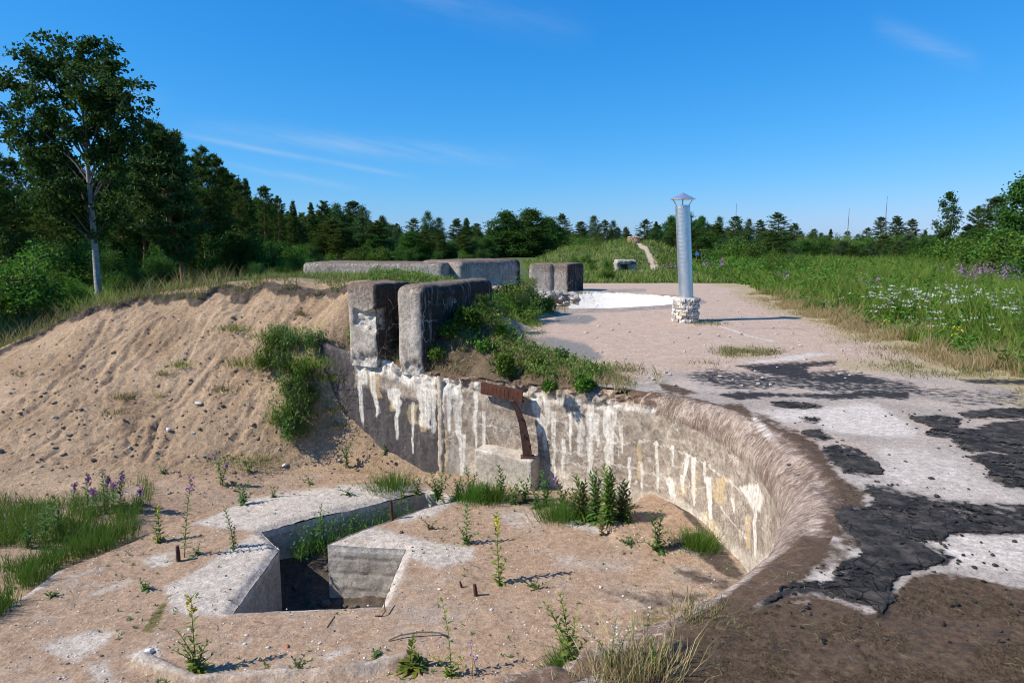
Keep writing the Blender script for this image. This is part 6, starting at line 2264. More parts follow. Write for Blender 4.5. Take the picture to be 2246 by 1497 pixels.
def herb(name, label, cat, base, tips, surf='A', mat=None, L=.075, W=.017, dens=75, flower=None, fmat=None, fspan=.16, tuft=None, group=None, basal=0, up=.5, r=.004, fs=1.0):
    """One wild plant: stems that lean to their tips, spiral leaves, flowers if it has any."""
    rng = RH
    p = hit(base[0], base[1], surf)
    root = empty(name, p, 0, label, cat, group)
    st, fo, fl = MB(), MB(), MB()
    for tp in tips:
        tip = pd(tp[0], tp[1], p[1] + rng.uniform(-.05, .05)) - p
        b0 = np.array([rng.normal(0, .012), rng.normal(0, .012), -.02])
        q = np.linspace(0, 1, 6)[:, None]
        path = b0 + (tip - b0) * q
        path[:, :2] += (rng.normal(0, .02, 2) * np.linalg.norm(tip)) * np.sin(q * PI)
        path[:, :2] -= (tip[:2] * .25) * np.sin(q * PI)
        Ls = np.linalg.norm(tip)
        st.add(*tube(path, r * (1.15 - .75 * q[:, 0]), 5))
        stem_leaves(fo, path, max(10, int(dens * 1.35 * Ls)), L * min(1, .55 + Ls), W * 1.35, rng, up=up, droop=.22)
        if flower and (len(tp) < 3 or tp[2]):
            n = flower
            u = 1 - rng.random(n) * fspan
            c = np.stack([np.interp(u, q[:, 0], path[:, k]) for k in range(3)], 1) + rng.normal(0, .013, (n, 3))
            add_leaves(fl, c, unit(rng.normal(0, 1, (n, 3)) + [0, 0, .3]), .026 * fs, .022 * fs, rng)
    if basal:
        a = rng.uniform(0, 6.28, basal)
        e = rng.uniform(.05, .9, basal)
        D = np.stack([np.cos(a) * np.cos(e), np.sin(a) * np.cos(e), np.sin(e)], 1)
        add_lance(fo, np.zeros((basal, 3)) + rng.normal(0, .012, (basal, 3)), D, L * rng.uniform(.9, 1.7, basal), W * 1.3, .35)
    if tuft:
        n, h, s = tuft
        P = rng.normal(0, s, (n, 3))
        P[:, 2] = -.01
        D = unit(np.column_stack([P[:, :2] * 1.6 / max(s, .01) * .2 + rng.normal(0, .18, (n, 2)), np.ones(n)]))
        tf = MB()
        add_blades(tf, P, D, h * rng.uniform(.5, 1.1, n), .0038, .25, rng)
        tf.build('horsetail_tuft', M_HORSE, root)
    if st.n:
        st.build('stem', M_STEM, root, True)
    if fo.n:
        fo.build('foliage', mat or M_HERB, root)
    if fl.n:
        fl.build('flower', fmat or M_PINK, root)
    return root


def tuft(label, base, top, n=420, s=.06, mat=None, name='horsetail_tuft', cat='plant', surf='A', w=.0042, group=None, lean=.2):
    rng = RH
    p = hit(base[0], base[1], surf)
    h = pd(base[0], top, p[1])[2] - p[2]
    P = rng.normal(0, s, (n, 3))
    P[:, 2] = -.01
    D = unit(np.column_stack([P[:, :2] / max(s, .01) * .25 + rng.normal(0, lean, (n, 2)), np.ones(n)]))
    mb = MB()
    add_blades(mb, P, D, h * rng.uniform(.5, 1.15, n), w, .3, rng)
    o = mb.build(name, mat or M_HORSE)
    o.location = p
    return tag(o, label, cat, group)


# ------------------------------------------------------------------ metal flue on its brick base
def build_flue():
    base = pz(1510, 708, 0)
    base = base + np.array([0, .27, 0])
    root = empty('metal_flue', base, 0, 'shiny spiral metal flue with a conical cap on a round rough brick base', 'chimney')
    rng = np.random.default_rng(31)
    m_brick = layered('pale_brick', ((.50, .45, .38), (.66, .62, .55), 9), [('dark', (.1, .08, .06), (.2, .15, .1), 20, 1, 3)], bumps=((60, .006, .6), (18, .012, .5)))
    m_yb = layered('yellow_brick', ((.52, .42, .20), (.62, .52, .30), 9), (), bumps=((60, .006, .6),))
    m_gb = layered('grey_brick', ((.25, .22, .19), (.38, .34, .30), 9), (), bumps=((60, .006, .6),))
    m_mort = simple_mat('mortar', (.26, .22, .18), (.40, .35, .29), 14, .95, (40, .01, .6))
    R = .262
    z = 0.0
    vars_ = []
    for i in range(8):
        V, Q, nn = rounded_block((.115 + .035 * rng.random(), .10, .068), .008, .03)
        V = V + rng.normal(0, .0035, V.shape)
        V[:, 2] -= .034
        T = [np.array([[q[0], q[1], q[2]], [q[0], q[2], q[3]]]) for q in Q]
        vars_.append((V, Q))
    meshes = [make_mesh('brick', V, Q, [], m) for V, Q in vars_ for m in (m_brick,)] + [make_mesh('brick', *vars_[0], [], m_yb), make_mesh('brick', *vars_[3], [], m_gb), make_mesh('brick', *vars_[5], [], m_gb)]
    for c in range(7):
        n = 12
        for k in range(n):
            a = (k + .5 * (c % 2) + rng.normal(0, .06)) / n * 2 * PI
            me = meshes[rng.integers(8)] if rng.random() < .80 else meshes[8 + rng.integers(3)]
            b = link('brick', me, root)
            rr_ = R - .035 + rng.normal(0, .012)
            b.location = (rr_ * math.cos(a), rr_ * math.sin(a), .036 + c * .0735 + rng.normal(0, .004))
            b.rotation_euler = (rng.normal(0, .05), rng.normal(0, .05), a + PI / 2 + rng.normal(0, .07))
    mb = MB()
    zz = np.array([-.02, .50, .515, .53])
    mb.add(*tube(np.column_stack([zz * 0, zz * 0, zz]), [R - .045, R - .045, R - .07, R - .10], 28))
    mb.build('mortar_core', m_mort, root)
    # pipe: a helical seam every 13 cm
    m_zinc, nt, bs, out = new_mat('galvanised_metal')
    g = NT(nt)
    vec = g.n('ShaderNodeTexCoord').outputs['Object']
    nz = g.noise(g.vscale(vec, (14, 14, 5)), 1.0, 4, .6)
    g.l(g.mix(g.sharp(nz, .3, .7), (.56, .61, .64), (.74, .79, .82)), bs.inputs['Base Color'])
    bs.inputs['Metallic'].default_value = .85
    bs.inputs['Roughness'].default_value = .38
    g.l(g.bump(nz, .004, .15), bs.inputs['Normal'])
    na, nh = 40, 400
    r0 = .152
    a = np.linspace(0, 2 * PI, na, endpoint=False)
    h = np.linspace(.50, 2.46, nh)
    A, H = np.meshgrid(a, h, indexing='ij')
    ph = (H / .085 - A / (2 * PI)) % 1.0
    rad = r0 + .0016 * np.exp(-((ph - .5) / .06) ** 2)
    lean = -.075 * (H - .5)
    V = np.stack([rad * np.cos(A) + lean, rad * np.sin(A), H], -1).reshape(-1, 3)
    i, j = np.meshgrid(np.arange(na), np.arange(nh - 1), indexing='ij')
    q0 = (i * nh + j).ravel()
    q1 = (((i + 1) % na) * nh + j).ravel()
    Q = np.stack([q0, q1, q1 + 1, q0 + 1], 1)
    link('pipe', make_mesh('pipe', V, Q, [], m_zinc, True), root)
    # inner tube so the open top reads as hollow
    mb = MB()
    V2, Q2, _ = tube(np.array([[-.075 * (z_ - .5), 0, z_] for z_ in (1.6, 2.455)]), [.147, .147], 30, cap=False)
    mb.add(V2, Q2[:, ::-1])
    mb.build('pipe_lining', m_zinc, root)
    lx = -.075 * (2.46 - .5)
    cap = MB()
    n = 32
    a = np.linspace(0, 2 * PI, n, endpoint=False)
    ring = lambda r, z_: np.column_stack([r * np.cos(a) + lx, r * np.sin(a), np.full(n, z_)])
    V = np.vstack([ring(.262, 2.578), ring(.262, 2.592), ring(.13, 2.655), ring(.004, 2.722), ring(.255, 2.580), ring(.12, 2.645), ring(.004, 2.70)])
    Q = []
    for (r1, r2) in ((0, 1), (1, 2), (2, 3), (4, 0)):
        for k in range(n):
            k2 = (k + 1) % n
            Q.append([r1 * n + k, r1 * n + k2, r2 * n + k2, r2 * n + k])
    for (r1, r2) in ((5, 4), (6, 5)):
        for k in range(n):
            k2 = (k + 1) % n
            Q.append([r1 * n + k, r1 * n + k2, r2 * n + k2, r2 * n + k])
    cap.add(V, Q)
    c = cap.build('cap', m_zinc, root)
    for k in range(6):
        a_ = k * PI / 3 + .3
        d = np.array([math.cos(a_), math.sin(a_), 0])
        s = MB()
        s.add(*tube(np.array([d * .150 + [lx, 0, 2.40], d * .158 + [lx, 0, 2.47], d * .235 + [lx, 0, 2.585]]), .010, 4))
        s.build('strut', m_zinc, root)
    return root


build_flue()

# ------------------------------------------------------------------ rusty bracket on the wall
M_RUST = simple_mat('rusty_iron', (.055, .026, .019), (.14, .056, .034), 12, .85, (60, .006, .7), metal=.15)
M_RUSTD = simple_mat('dark_rusty_iron', (.055, .032, .025), (.13, .070, .048), 14, .85, (60, .005, .7), metal=.15)


def build_bracket():
    A = pd(1055, 851, 8.40)
    B = pd(1146, 870, 8.12)
    root = empty('iron_bracket', A, 0, 'rusty iron bracket hanging on the gun pit wall above the ledge', 'iron bracket')
    B = B - A
    u = unit(B)
    side = unit(np.cross(u, [0, 0, 1.0]))
    L = np.linalg.norm(B)
    R3 = np.column_stack([u, -side, np.cross(u, -side)])
    mb = MB()
    mb.add(boxv(B / 2, (L, .012, .135), R3), BOXQ)
    mb.add(boxv(B / 2 - side * .03 + [0, 0, .066], (L, .06, .010), R3), BOXQ)
    mb.add(boxv(B / 2 - side * .03 - [0, 0, .066], (L, .06, .010), R3), BOXQ)
    bm = mb.build('beam', M_RUST, root)
    # ribs of the corroded plate
    for k in range(9):
        r = MB()
        r.add(boxv(B * ((k + .7) / 10) + side * .007, (.010, .004, .10), R3), BOXQ)
        r.build('rib', M_RUST, bm)
    leg = MB()
    px = [(1122, 878), (1135, 898), (1145, 925), (1151, 955), (1155, 980), (1157, 1000)]
    C = np.array([pd(a, b, 8.09) for a, b in px]) - A
    w = np.array([.05, .065, .085, .10, .11, .115])
    V = []
    for c, ww in zip(C, w):
        for sx, sy in ((-1, -1), (1, -1), (1, 1), (-1, 1)):
            V.append(c + np.array([sx * ww / 2, sy * .04, 0]))
    Q = []
    for k in range(5):
        for q in range(4):
            Q.append([k * 4 + q, k * 4 + (q + 1) % 4, k * 4 + 4 + (q + 1) % 4, k * 4 + 4 + q])
    Q += [[3, 2, 1, 0], [20, 21, 22, 23]]
    leg.add(np.array(V), Q)
    leg.build('leg', M_RUSTD, root)
    pl = MB()
    pl.add(boxv(C[-1] + [0, 0, -.005], (.17, .13, .02)), BOXQ)
    pl.build('foot_plate', M_RUSTD, root)
    for k in range(4):
        b = MB()
        b.add(*tube(np.array([C[2 + k % 3] + [(-.02 if k % 2 else .02), -.042, .02 * k], C[2 + k % 3] + [(-.02 if k % 2 else .02), -.058, .02 * k]]), .012, 6))
        b.build('bolt', M_RUSTD, root)


build_bracket()

# ------------------------------------------------------------------ iron stubs in the floor
for (bx, by, tx, ty, r, lab) in [(392, 1230, 389, 1196, .020, 'dark iron stub in the floor left of the square hole'), (861, 1138, 857, 1096, .020, 'rusty iron stub beside the trench'), (1045, 1306, 1041, 1280, .017, 'short rusty iron stub right of the hole, near a thin plant'), (1016, 1288, 1009, 1274, .010, 'tiny bent iron pin behind the short rusty stub')]:
    p = hit(bx, by)
    t = pd(tx, ty, p[1]) - p
    mb = MB()
    q = np.linspace(0, 1, 5)[:, None]
    mb.add(*tube(np.array([0, 0, -.05]) + (t + [0, 0, .05]) * q, r * np.array([1.1, 1, 1.05, .95, .8]), 8))
    o = mb.build('iron_stub', M_RUSTD)
    o.location = p
    tag(o, lab, 'iron stub')
# a thin iron hook lying by the hole, a twig, a stick
for name, lab, cat, pts, r, m in [('iron_hook', 'small dark iron hook lying at the hole\'s front right corner', 'hook', [(822, 1352), (838, 1352), (845, 1348), (843, 1338), (845, 1330)], .005, M_RUSTD),
                                 ('dead_stick', 'bent grey stick lying on the sand beside the yellow-green rosette', 'stick', [(852, 1406), (880, 1400), (920, 1396), (960, 1394), (984, 1398)], .006, M_BARK),
                                 ('dead_twig', 'short thin twig on the sand in front of the hole', 'twig', [(717, 1376), (725, 1364), (734, 1352)], .0035, M_BARK)]:
    P = np.array([hit(a, b) for a, b in pts])
    P[:, 2] += r * 1.5 + (.03 * np.sin(np.linspace(0, PI, len(pts))) if name == 'dead_stick' else 0)
    if name == 'iron_hook':
        P[2:, 2] += np.array([.02, .05, .07])
    mb = MB()
    mb.add(*tube(P - P[0], r, 6))
    o = mb.build(name, m, None, True)
    o.location = P[0]
    tag(o, lab, cat)

# ------------------------------------------------------------------ stones
m_stone = simple_mat('field_stone', (.26, .23, .20), (.44, .40, .35), 14, .9, (40, .008, .6))
m_stone_l = simple_mat('pale_stone', (.55, .52, .46), (.70, .67, .60), 14, .9, (40, .006, .5))
m_stone_d = simple_mat('dark_stone', (.07, .062, .055), (.14, .12, .10), 14, .9, (40, .008, .5))
m_red = simple_mat('red_brick_chip', (.30, .09, .05), (.42, .15, .09), 14, .9, (40, .006, .5))
m_clod = simple_mat('soil_clod', (.25, .165, .10), (.40, .275, .175), 14, .95, (40, .01, .6))
for (px, py, s, m, lab) in [(437, 887, .075, m_stone_l, 'white stone, highest of the pale stones on the sand bank'), (370, 945, .075, m_stone_l, 'pale cracked stone low on the sand bank'), (424, 951, .05, m_stone_l, 'small pale stone right of the cracked one on the bank'), (450, 902, .05, m_stone_d, 'dark stone under the white one on the bank'), (487, 892, .05, m_stone_d, 'dark stone right of the white one on the bank'), (178, 899, .05, m_stone_d, 'small dark stone in the middle of the sand bank'), (205, 1012, .07, m_stone_d, 'dark stone at the foot of the bank above the fireweed'), (625, 1022, .055, m_stone_l, 'pale stone at the bank\'s foot left of the willowherb'),
                            (588, 1420, .024, m_stone_l, 'white pebble in the foreground sand near the red brick chip'), (630, 1418, .028, m_red, 'red brick chip on the foreground sand'), (1308, 1368, .024, m_stone_d, 'black lump on the sand beside the foreground plant'), (985, 1010, .05, m_stone, 'grey stone at the foot of the wall joint'), (880, 1168, .035, m_stone_d, 'dark pebble on the lip of the board-marked block'),
                            (1120, 1342, .014, m_stone_d, 'small black chip on the sand between stub and plant'), (1260, 1255, .012, m_stone_d, 'tiny black chip beside the dark stained floor'), (325, 1433, .055, m_stone_l, 'flat pale concrete lump behind the left foreground plant'), (1730, 1020, .03, m_stone_d, 'black bitumen chip on the white deck patch'), (1925, 1058, .025, m_stone_d, 'black chip lying on the pale deck above the big tar sheet')]:
    surf = 'D' if py > 1000 and px > 1680 else 'A'
    p = hit(px, py, surf)
    mb = MB()
    add_stone(mb, (0, 0, s * .25), s * .62, RH, .62)
    o = mb.build('stone', m)
    o.location = p
    tag(o, lab, 'stone')
mb, mc = MB(), MB()
for _ in range(1500):
    px, py = RH.uniform(0, 1650), RH.uniform(1090, 1497)
    x, y, z = pz(px, py, FLOOR)
    if abs(sdf(np.array([[x, y]]), HOLE)[0]) < .02 or sdf(np.array([[x, y]]), HOLE)[0] < 0 or sdf(np.array([[x, y]]), RIM_CLOSED)[0] > -.3:
        continue
    s = RH.uniform(.003, .010) * (1.8 if RH.random() < .08 else 1)
    mc.V.append(np.array([[x, y, s]]))
C = np.vstack(mc.V)
zf = ZAf(C[:, 0], C[:, 1])
half = len(C) // 2
for part, m, nm, lab in ((slice(0, half), m_stone_l, 'gravel', 'pale gravel strewn over the pit floor'), (slice(half, None), m_stone_d, 'dark_grit', 'dark grit strewn over the pit floor')):
    mb = MB()
    for (x, y, s), z in zip(C[part], zf[part]):
        add_stone(mb, (x, y, z + s * .2), s * (.8 if m is m_stone_d else 1), RH, .6)
    tag(mb.build(nm, m), lab, 'gravel', kind='stuff')
mb, mb2 = MB(), MB()
px, py = RH.uniform(0, 960, 2600), RH.uniform(660, 1090, 2600)
for a, b in zip(px[:950], py[:950]):
    lo = np.interp(a, [0, 170, 300, 620, 750, 800, 960], [790, 710, 680, 655, 660, 950, 1050])
    if b < lo + 6 or (a > 700 and b < 940):
        continue
    p = hit(a, b)
    s = RH.uniform(.008, .022) * (1.9 if RH.random() < .10 else 1)
    add_stone(mb if RH.random() < .90 else mb2, p + [0, 0, s * .15], s, RH, .65)
tag(mb.build('soil_clods', m_clod), 'small sand clods lying on the bank', 'clods', kind='stuff')
tag(mb2.build('bank_gravel', m_stone), 'small grey stones lying on the sand bank', 'gravel', kind='stuff')
# rubble at the bottom of the hole and under the far blocks
mb = MB()
for _ in range(60):
    q = HOLE.mean(0) + RH.normal(0, .5, 2)
    if sdf(q[None], HOLE)[0] > -.08:
        continue
    s = RH.uniform(.02, .07)
    zb = -2.08 + float(fbm(np.array([q[0] * 4]), np.array([q[1] * 4]), oct=4, seed=85)[0]) * .22 + .32 * float(sstep(6.3, 7.4, q[1]))
    add_stone(mb, (q[0], q[1], zb + s * .2), s, RH, .7)
tag(mb.build('rubble', m_stone_d), 'broken concrete rubble at the bottom of the square hole', 'rubble', kind='stuff')
mb = MB()
for _ in range(110):
    a = RH.uniform(1185, 1275)
    b = RH.uniform(640, 682)
    if b > 640 + (1290 - a) * .55 + 5:
        continue
    p = pd(a, b, 21.2 + RH.uniform(0, 1.3))
    add_stone(mb, p, RH.uniform(.06, .16), RH, .7)
tag(mb.build('far_rubble', m_stone), 'pale broken rubble under the far concrete blocks by the white wall', 'rubble', kind='stuff')
# loose stones on the far deck
mb = MB()
for _ in range(160):
    a, b = RH.uniform(1150, 1900), RH.uniform(640, 850)
    x, y, z = pz(a, b, 0)
    if x > deck_edge(y) or sdf(np.array([[x, y]]), PIT2)[0] < .3 or x < .9:
        continue
    add_stone(mb, (x, y, .01), RH.uniform(.012, .035), RH, .6)
tag(mb.build('deck_gravel', m_stone), 'loose stones scattered over the far sandy deck', 'gravel', kind='stuff')

# ------------------------------------------------------------------ far things
# ruined concrete stub before the hill
def build_ruin():
    p = pd(1372, 596, 40)
    g = float(ZG(p[0], p[1]))
    root = empty('concrete_ruin', (p[0], 40, g - .05), 0, 'small broken concrete ruin with a dark opening at the foot of the hill', 'ruin')

    def lump(nm, dims, loc, rz, seed):
        V, Q, nn = rounded_block(dims, .08, .08)
        V = V + (np.stack([fbm(V[:, 0] * 3 + seed, V[:, 1] * 3, V[:, 2] * 3, oct=3, seed=seed + k) for k in range(3)], 1) - .5) * .22
        o = link(nm, make_mesh(nm, V, Q, [], m_block, True), root)
        o.location = loc
        o.rotation_euler = (0, 0, rz)
        for k, v in (('white', .42), ('lichen', .3), ('dark', .25), ('crack', 0)):
            attr(o, k, np.full(len(V), v))
    lump('roof_slab', (1.15, .9, .22), (-.05, 0, .60), .1, 301)
    lump('left_pier', (.26, .8, .66), (-.52, 0, 0), .1, 302)
    lump('right_pier', (.5, .8, .60), (.38, .1, 0), -.2, 303)
    lump('back_wall', (1.0, .2, .6), (0, .42, 0), .1, 304)
    lump('fallen_slab', (.8, .5, .22), (.75, -.2, -.02), .3, 305)


build_ruin()


def build_ring():
    p = pd(1390, 531, 49)
    g = float(ZG(p[0], p[1]))
    root = empty('stone_ring', (p[0], 49, g), 0, 'round low stack of reddish stones on the hilltop', 'stone ring')
    m = simple_mat('reddish_stone', (.34, .22, .14), (.52, .38, .26), 8, .9, (30, .01, .5))
    mes = []
    for k in range(4):
        mb = MB()
        add_stone(mb, (0, 0, 0), .10, RH, .75)
        mes.append(mb.mesh('stone', m))
    for c in range(4):
        for k in range(12):
            a = (k + .5 * (c % 2)) / 12 * 2 * PI
            s = link('stone', mes[(k + c) % 4], root)
            s.location = (.36 * math.cos(a), .36 * math.sin(a), .06 + c * .115)
            s.rotation_euler = (0, 0, a)


build_ring()


def build_board():
    p = pd(1536, 575, 46)
    g = float(ZG(p[0], p[1]))
    root = empty('info_board', (p[0], 46, g), 0, 'small blue notice board on wooden posts at the wood edge behind the flue', 'notice board')
    m_w = simple_mat('weathered_wood', (.14, .10, .07), (.24, .18, .13), 6, .9, (30, .01, .5))
    m_b = simple_mat('blue_board', (.05, .24, .60), (.07, .30, .68), 3, .5, None)
    for x in (-.26, .06, .26):
        mb = MB()
        mb.add(boxv((x, 0, .5), (.06, .06, 1.05 if x < .2 else 1.2)), BOXQ)
        mb.build('post', m_w, root)
    mb = MB()
    mb.add(boxv((-.24, -.045, .82), (.24, .02, .2)), BOXQ)
    mb.build('panel', m_b, root)
    mb = MB()
    mb.add(boxv((.16, 0, 1.08), (.42, .3, .05)), BOXQ)
    mb.build('roof', m_w, root)


build_board()
m_mast = simple_mat('mast_metal', (.10, .11, .13), (.16, .17, .19), 3, .6, None)
for (px, t0, b0, lab) in [(1612, 446, 520, 'thin far radio mast, leftmost of the three over the trees'), (1858, 457, 525, 'thin far radio mast, middle one over the right treeline'), (1940, 430, 510, 'thin far radio mast, tallest, standing rightmost')]:
    a = pd(px, b0, 150)
    b = pd(px, t0, 150)
    root = empty('radio_mast', (a[0], 150, -.6), 0, lab, 'radio mast', 'far radio masts')
    H = b[2] + .6
    mb = MB()
    mb.add(*tube(np.array([[0, 0, 0], [0, 0, H * .7], [0, 0, H]]), [.10, .07, .035], 5))
    mb.build('pole', m_mast, root)
    for k in range(3):
        w = MB()
        aa = k * 2.1
        w.add(*tube(np.array([[0, 0, H * .7], [math.cos(aa) * 4, math.sin(aa) * 4, 0]]), .006, 3))
        w.build('guy_wire', m_mast, root)

# ------------------------------------------------------------------ wild plants in the gun pit
WH, EP = 'willowherb', 'wild plant'
herb('evening_weed', 'tall single yellow-flowered plant standing in front of the board-marked hole, casting a thin shadow', EP, (1092, 1278), [(1089, 1122), (1112, 1225, 0)], mat=M_HERBY, L=.085, W=.024, dens=40, flower=26, fmat=M_YELLOW, fspan=.24, basal=8)
herb('willowherb_plant', 'willowherb with three stems on the sand behind the yellow-flowered plant', WH, (1022, 1192), [(1024, 1098), (1003, 1150), (1052, 1168)], L=.07, basal=6)
herb('red_weed', 'low reddish weed sprawling on the sand near the trench stub', EP, (945, 1160), [(918, 1132), (978, 1156), (960, 1140), (930, 1150)], mat=M_REDHERB, L=.05, dens=60)
herb('evening_weed', 'yellow-flowered plant with a bushy foot at the lower left foreground', EP, (432, 1472), [(419, 1306), (385, 1376, 0), (396, 1410, 0), (458, 1402, 0), (470, 1432, 0), (372, 1420, 0), (440, 1420, 0)], mat=M_HERBY, L=.075, W=.017, dens=50, flower=22, fmat=M_YELLOW, fspan=.2, basal=70)
herb('evening_weed', 'two-stemmed yellowish plant with a thick green foot at the bottom centre', EP, (1250, 1474), [(1190, 1316), (1228, 1298), (1263, 1348), (1216, 1372), (1290, 1400)], mat=M_HERBY, L=.07, W=.018, dens=62, tuft=(1500, .17, .06), basal=60)
herb('dock_rosette', 'spreading yellow-green leaf rosette in the foreground sand', EP, (905, 1464), [(905, 1400)], mat=M_HERBY, L=.10, W=.034, dens=60, basal=70, up=.7)
herb('mustard_weed', 'thin tall mustard plant with sparse yellow flowers beside the stick', EP, (985, 1482), [(968, 1308), (1012, 1440), (950, 1440), (1025, 1462)], mat=M_HERBY, L=.06, W=.022, dens=26, flower=9, fmat=M_YELLOW, fspan=.3, basal=10, r=.003, fs=.55)
herb('willowherb_plant', 'willowherb pair growing at the foot of the sloping slab', WH, (1444, 1208), [(1420, 1122), (1451, 1118), (1434, 1165), (1470, 1180), (1410, 1185)], L=.085, W=.02, basal=14)
tuft('feathery horsetail tuft in the corner of floor and wall', (1530, 1198), 1150, 620, .09)
for k_, (b_, t_) in enumerate([((1278, 1138), [(1254, 1072), (1262, 1044), (1275, 1062), (1284, 1056), (1290, 1090), (1268, 1095)]), ((1306, 1144), [(1296, 1040), (1308, 1028), (1300, 1062), (1316, 1056), (1290, 1098), (1322, 1084)]),
                                ((1334, 1145), [(1324, 1022), (1332, 1036), (1340, 1030), (1346, 1048), (1328, 1072), (1350, 1082)]), ((1362, 1134), [(1356, 1066), (1366, 1054), (1374, 1060), (1382, 1082), (1350, 1090), (1376, 1098)])]):
    herb('willowherb_clump', ['left quarter of the big willowherb thicket against the pit wall', 'willowherb clump second from the left in the thicket by the wall', 'tallest willowherb clump of the thicket against the pit wall', 'right end of the big willowherb thicket against the pit wall'][k_], WH, b_, t_, mat=M_HERB if k_ % 2 else M_BUSH, L=.12, W=.021, dens=88, basal=34, r=.005, group='willowherb thicket by the pit wall')
herb('brown_weed', 'small browning plant in front of the big willowherb clump', EP, (1320, 1172), [(1310, 1132), (1326, 1128), (1332, 1146)], mat=M_REDHERB, L=.06)
herb('willowherb_plant', 'willowherb with one purple flower beside the ledge pillar', WH, (1232, 1122), [(1218, 1048), (1246, 1070, 0), (1228, 1062, 0), (1255, 1090, 0)], L=.085, W=.02, flower=20)
herb('willowherb_plant', 'willowherb right in front of the dark ledge end', WH, (1197, 1106), [(1184, 1030), (1203, 1042), (1210, 1075)], L=.085, W=.02)
herb('willowherb_plant', 'leafy willowherb under the iron bracket', WH, (1152, 1098), [(1138, 1048), (1162, 1046), (1170, 1062), (1128, 1066)], L=.085, W=.02)
herb('willowherb_plant', 'tall willowherb between two horsetail tufts at the wall', WH, (1100, 1090), [(1094, 1018), (1086, 1046), (1108, 1046)], L=.085, W=.02)
herb('willowherb_plant', 'willowherb behind the left horsetail tuft at the wall', WH, (1034, 1086), [(1022, 1026), (1046, 1036), (1012, 1050)], L=.085, W=.02)
tuft('horsetail tuft by the wall, left of the pair', (1038, 1096), 1048, 620, .10)
tuft('horsetail tuft by the wall, right of the pair', (1078, 1096), 1052, 620, .10)
tuft('horsetail tuft beside the ledge pillar', (1226, 1138), 1085, 620, .10)
herb('willowherb_clump', 'willowherb clump at the trench\'s far end below the wall joint', WH, (960, 1096), [(944, 1034), (975, 1028), (992, 1040), (930, 1052), (955, 1056), (985, 1062)], L=.09, W=.02, basal=14)
for (b, tps, lab) in [((1004, 1092), [(996, 1050), (1012, 1046), (1020, 1062)], 'leafy willowherb just right of the trench\'s far end'), ((1062, 1100), [(1056, 1056), (1070, 1060)], 'small willowherb between the two horsetail tufts'), ((1128, 1104), [(1118, 1068), (1134, 1062), (1144, 1076)], 'small bushy willowherb under the bracket\'s left side'), ((1176, 1112), [(1168, 1074), (1184, 1070)], 'small willowherb left of the ledge pillar'), ((1256, 1138), [(1250, 1082), (1266, 1076), (1240, 1096)], 'willowherb filling the gap left of the big clump'),
                      ((915, 1082), [(905, 1052), (922, 1048)], 'low willowherb on the slab\'s far corner'), ((1375, 1142), [(1368, 1096), (1384, 1092), (1392, 1108)], 'low willowherb at the right foot of the big clump')]:
    herb('willowherb_plant', lab, WH, b, tps, L=.08, W=.02, dens=95, basal=20)
tuft('round bright horsetail tuft behind the pale slab', (855, 1068), 1030, 760, .14)
herb('willowherb_plant', 'willowherb pair on the sand at the foot of the dark wall', WH, (762, 1022), [(744, 978), (770, 970), (755, 990)], L=.08, W=.018)
herb('willowherb_plant', 'bushy willowherb on the sand behind the pale slab\'s left end', WH, (532, 1106), [(518, 1060), (546, 1054), (535, 1070), (558, 1080)], L=.08, W=.018, basal=12)
herb('fireweed_plant', 'small fireweed with a few purple flowers at the foot of the bank', WH, (488, 1062), [(466, 996), (500, 1014), (478, 1030, 0)], L=.08, W=.018, flower=16)
herb('fireweed_plant', 'tall thin fireweed with a purple tip left of the hole', WH, (408, 1222), [(419, 1050)], L=.07, W=.014, flower=26, dens=60)
herb('evening_weed', 'yellow-flowered plant left of the thin fireweed', EP, (347, 1188), [(346, 1108), (335, 1150, 0)], mat=M_HERBY, L=.08, W=.024, flower=18, fmat=M_YELLOW, fspan=.3, basal=10)
for k, (b, t) in enumerate([((193, 1125), (194, 1040)), ((166, 1118), (165, 1060)), ((226, 1118), (224, 1028)), ((236, 1112), (238, 1046)), ((264, 1122), (269, 1038)), ((204, 1130), (203, 1072)), ((252, 1122), (249, 1058)), ((304, 1118), (309, 1074))]):
    herb('fireweed_plant', ['fireweed with a bright purple head, second from the left of its group', 'fireweed at the left end of the flowering group', 'tallest fireweed of the group, hardly in flower', 'fireweed with a slim purple head beside the tallest', 'fireweed with a big purple head at the right of the group', 'low fireweed in front of the group', 'fireweed just left of the big purple head', 'lone fireweed right of the flowering group'][k], WH, b, [t], L=.09, W=.018, flower=10 if k == 2 else 46, fspan=.22, dens=90, group='fireweeds at the foot of the bank')
for k, (b, t) in enumerate([((100, 1185), [(100, 1094), (88, 1130)]), ((122, 1170), [(121, 1086), (130, 1120)]), ((60, 1200), [(52, 1150), (70, 1160)])]):
    herb('willowherb_plant', ['leafy willowherb in the middle of the left horsetail mat', 'taller willowherb right of another in the left horsetail mat', 'low willowherb at the left edge of the horsetail mat'][k], WH, b, t, L=.09, W=.02)
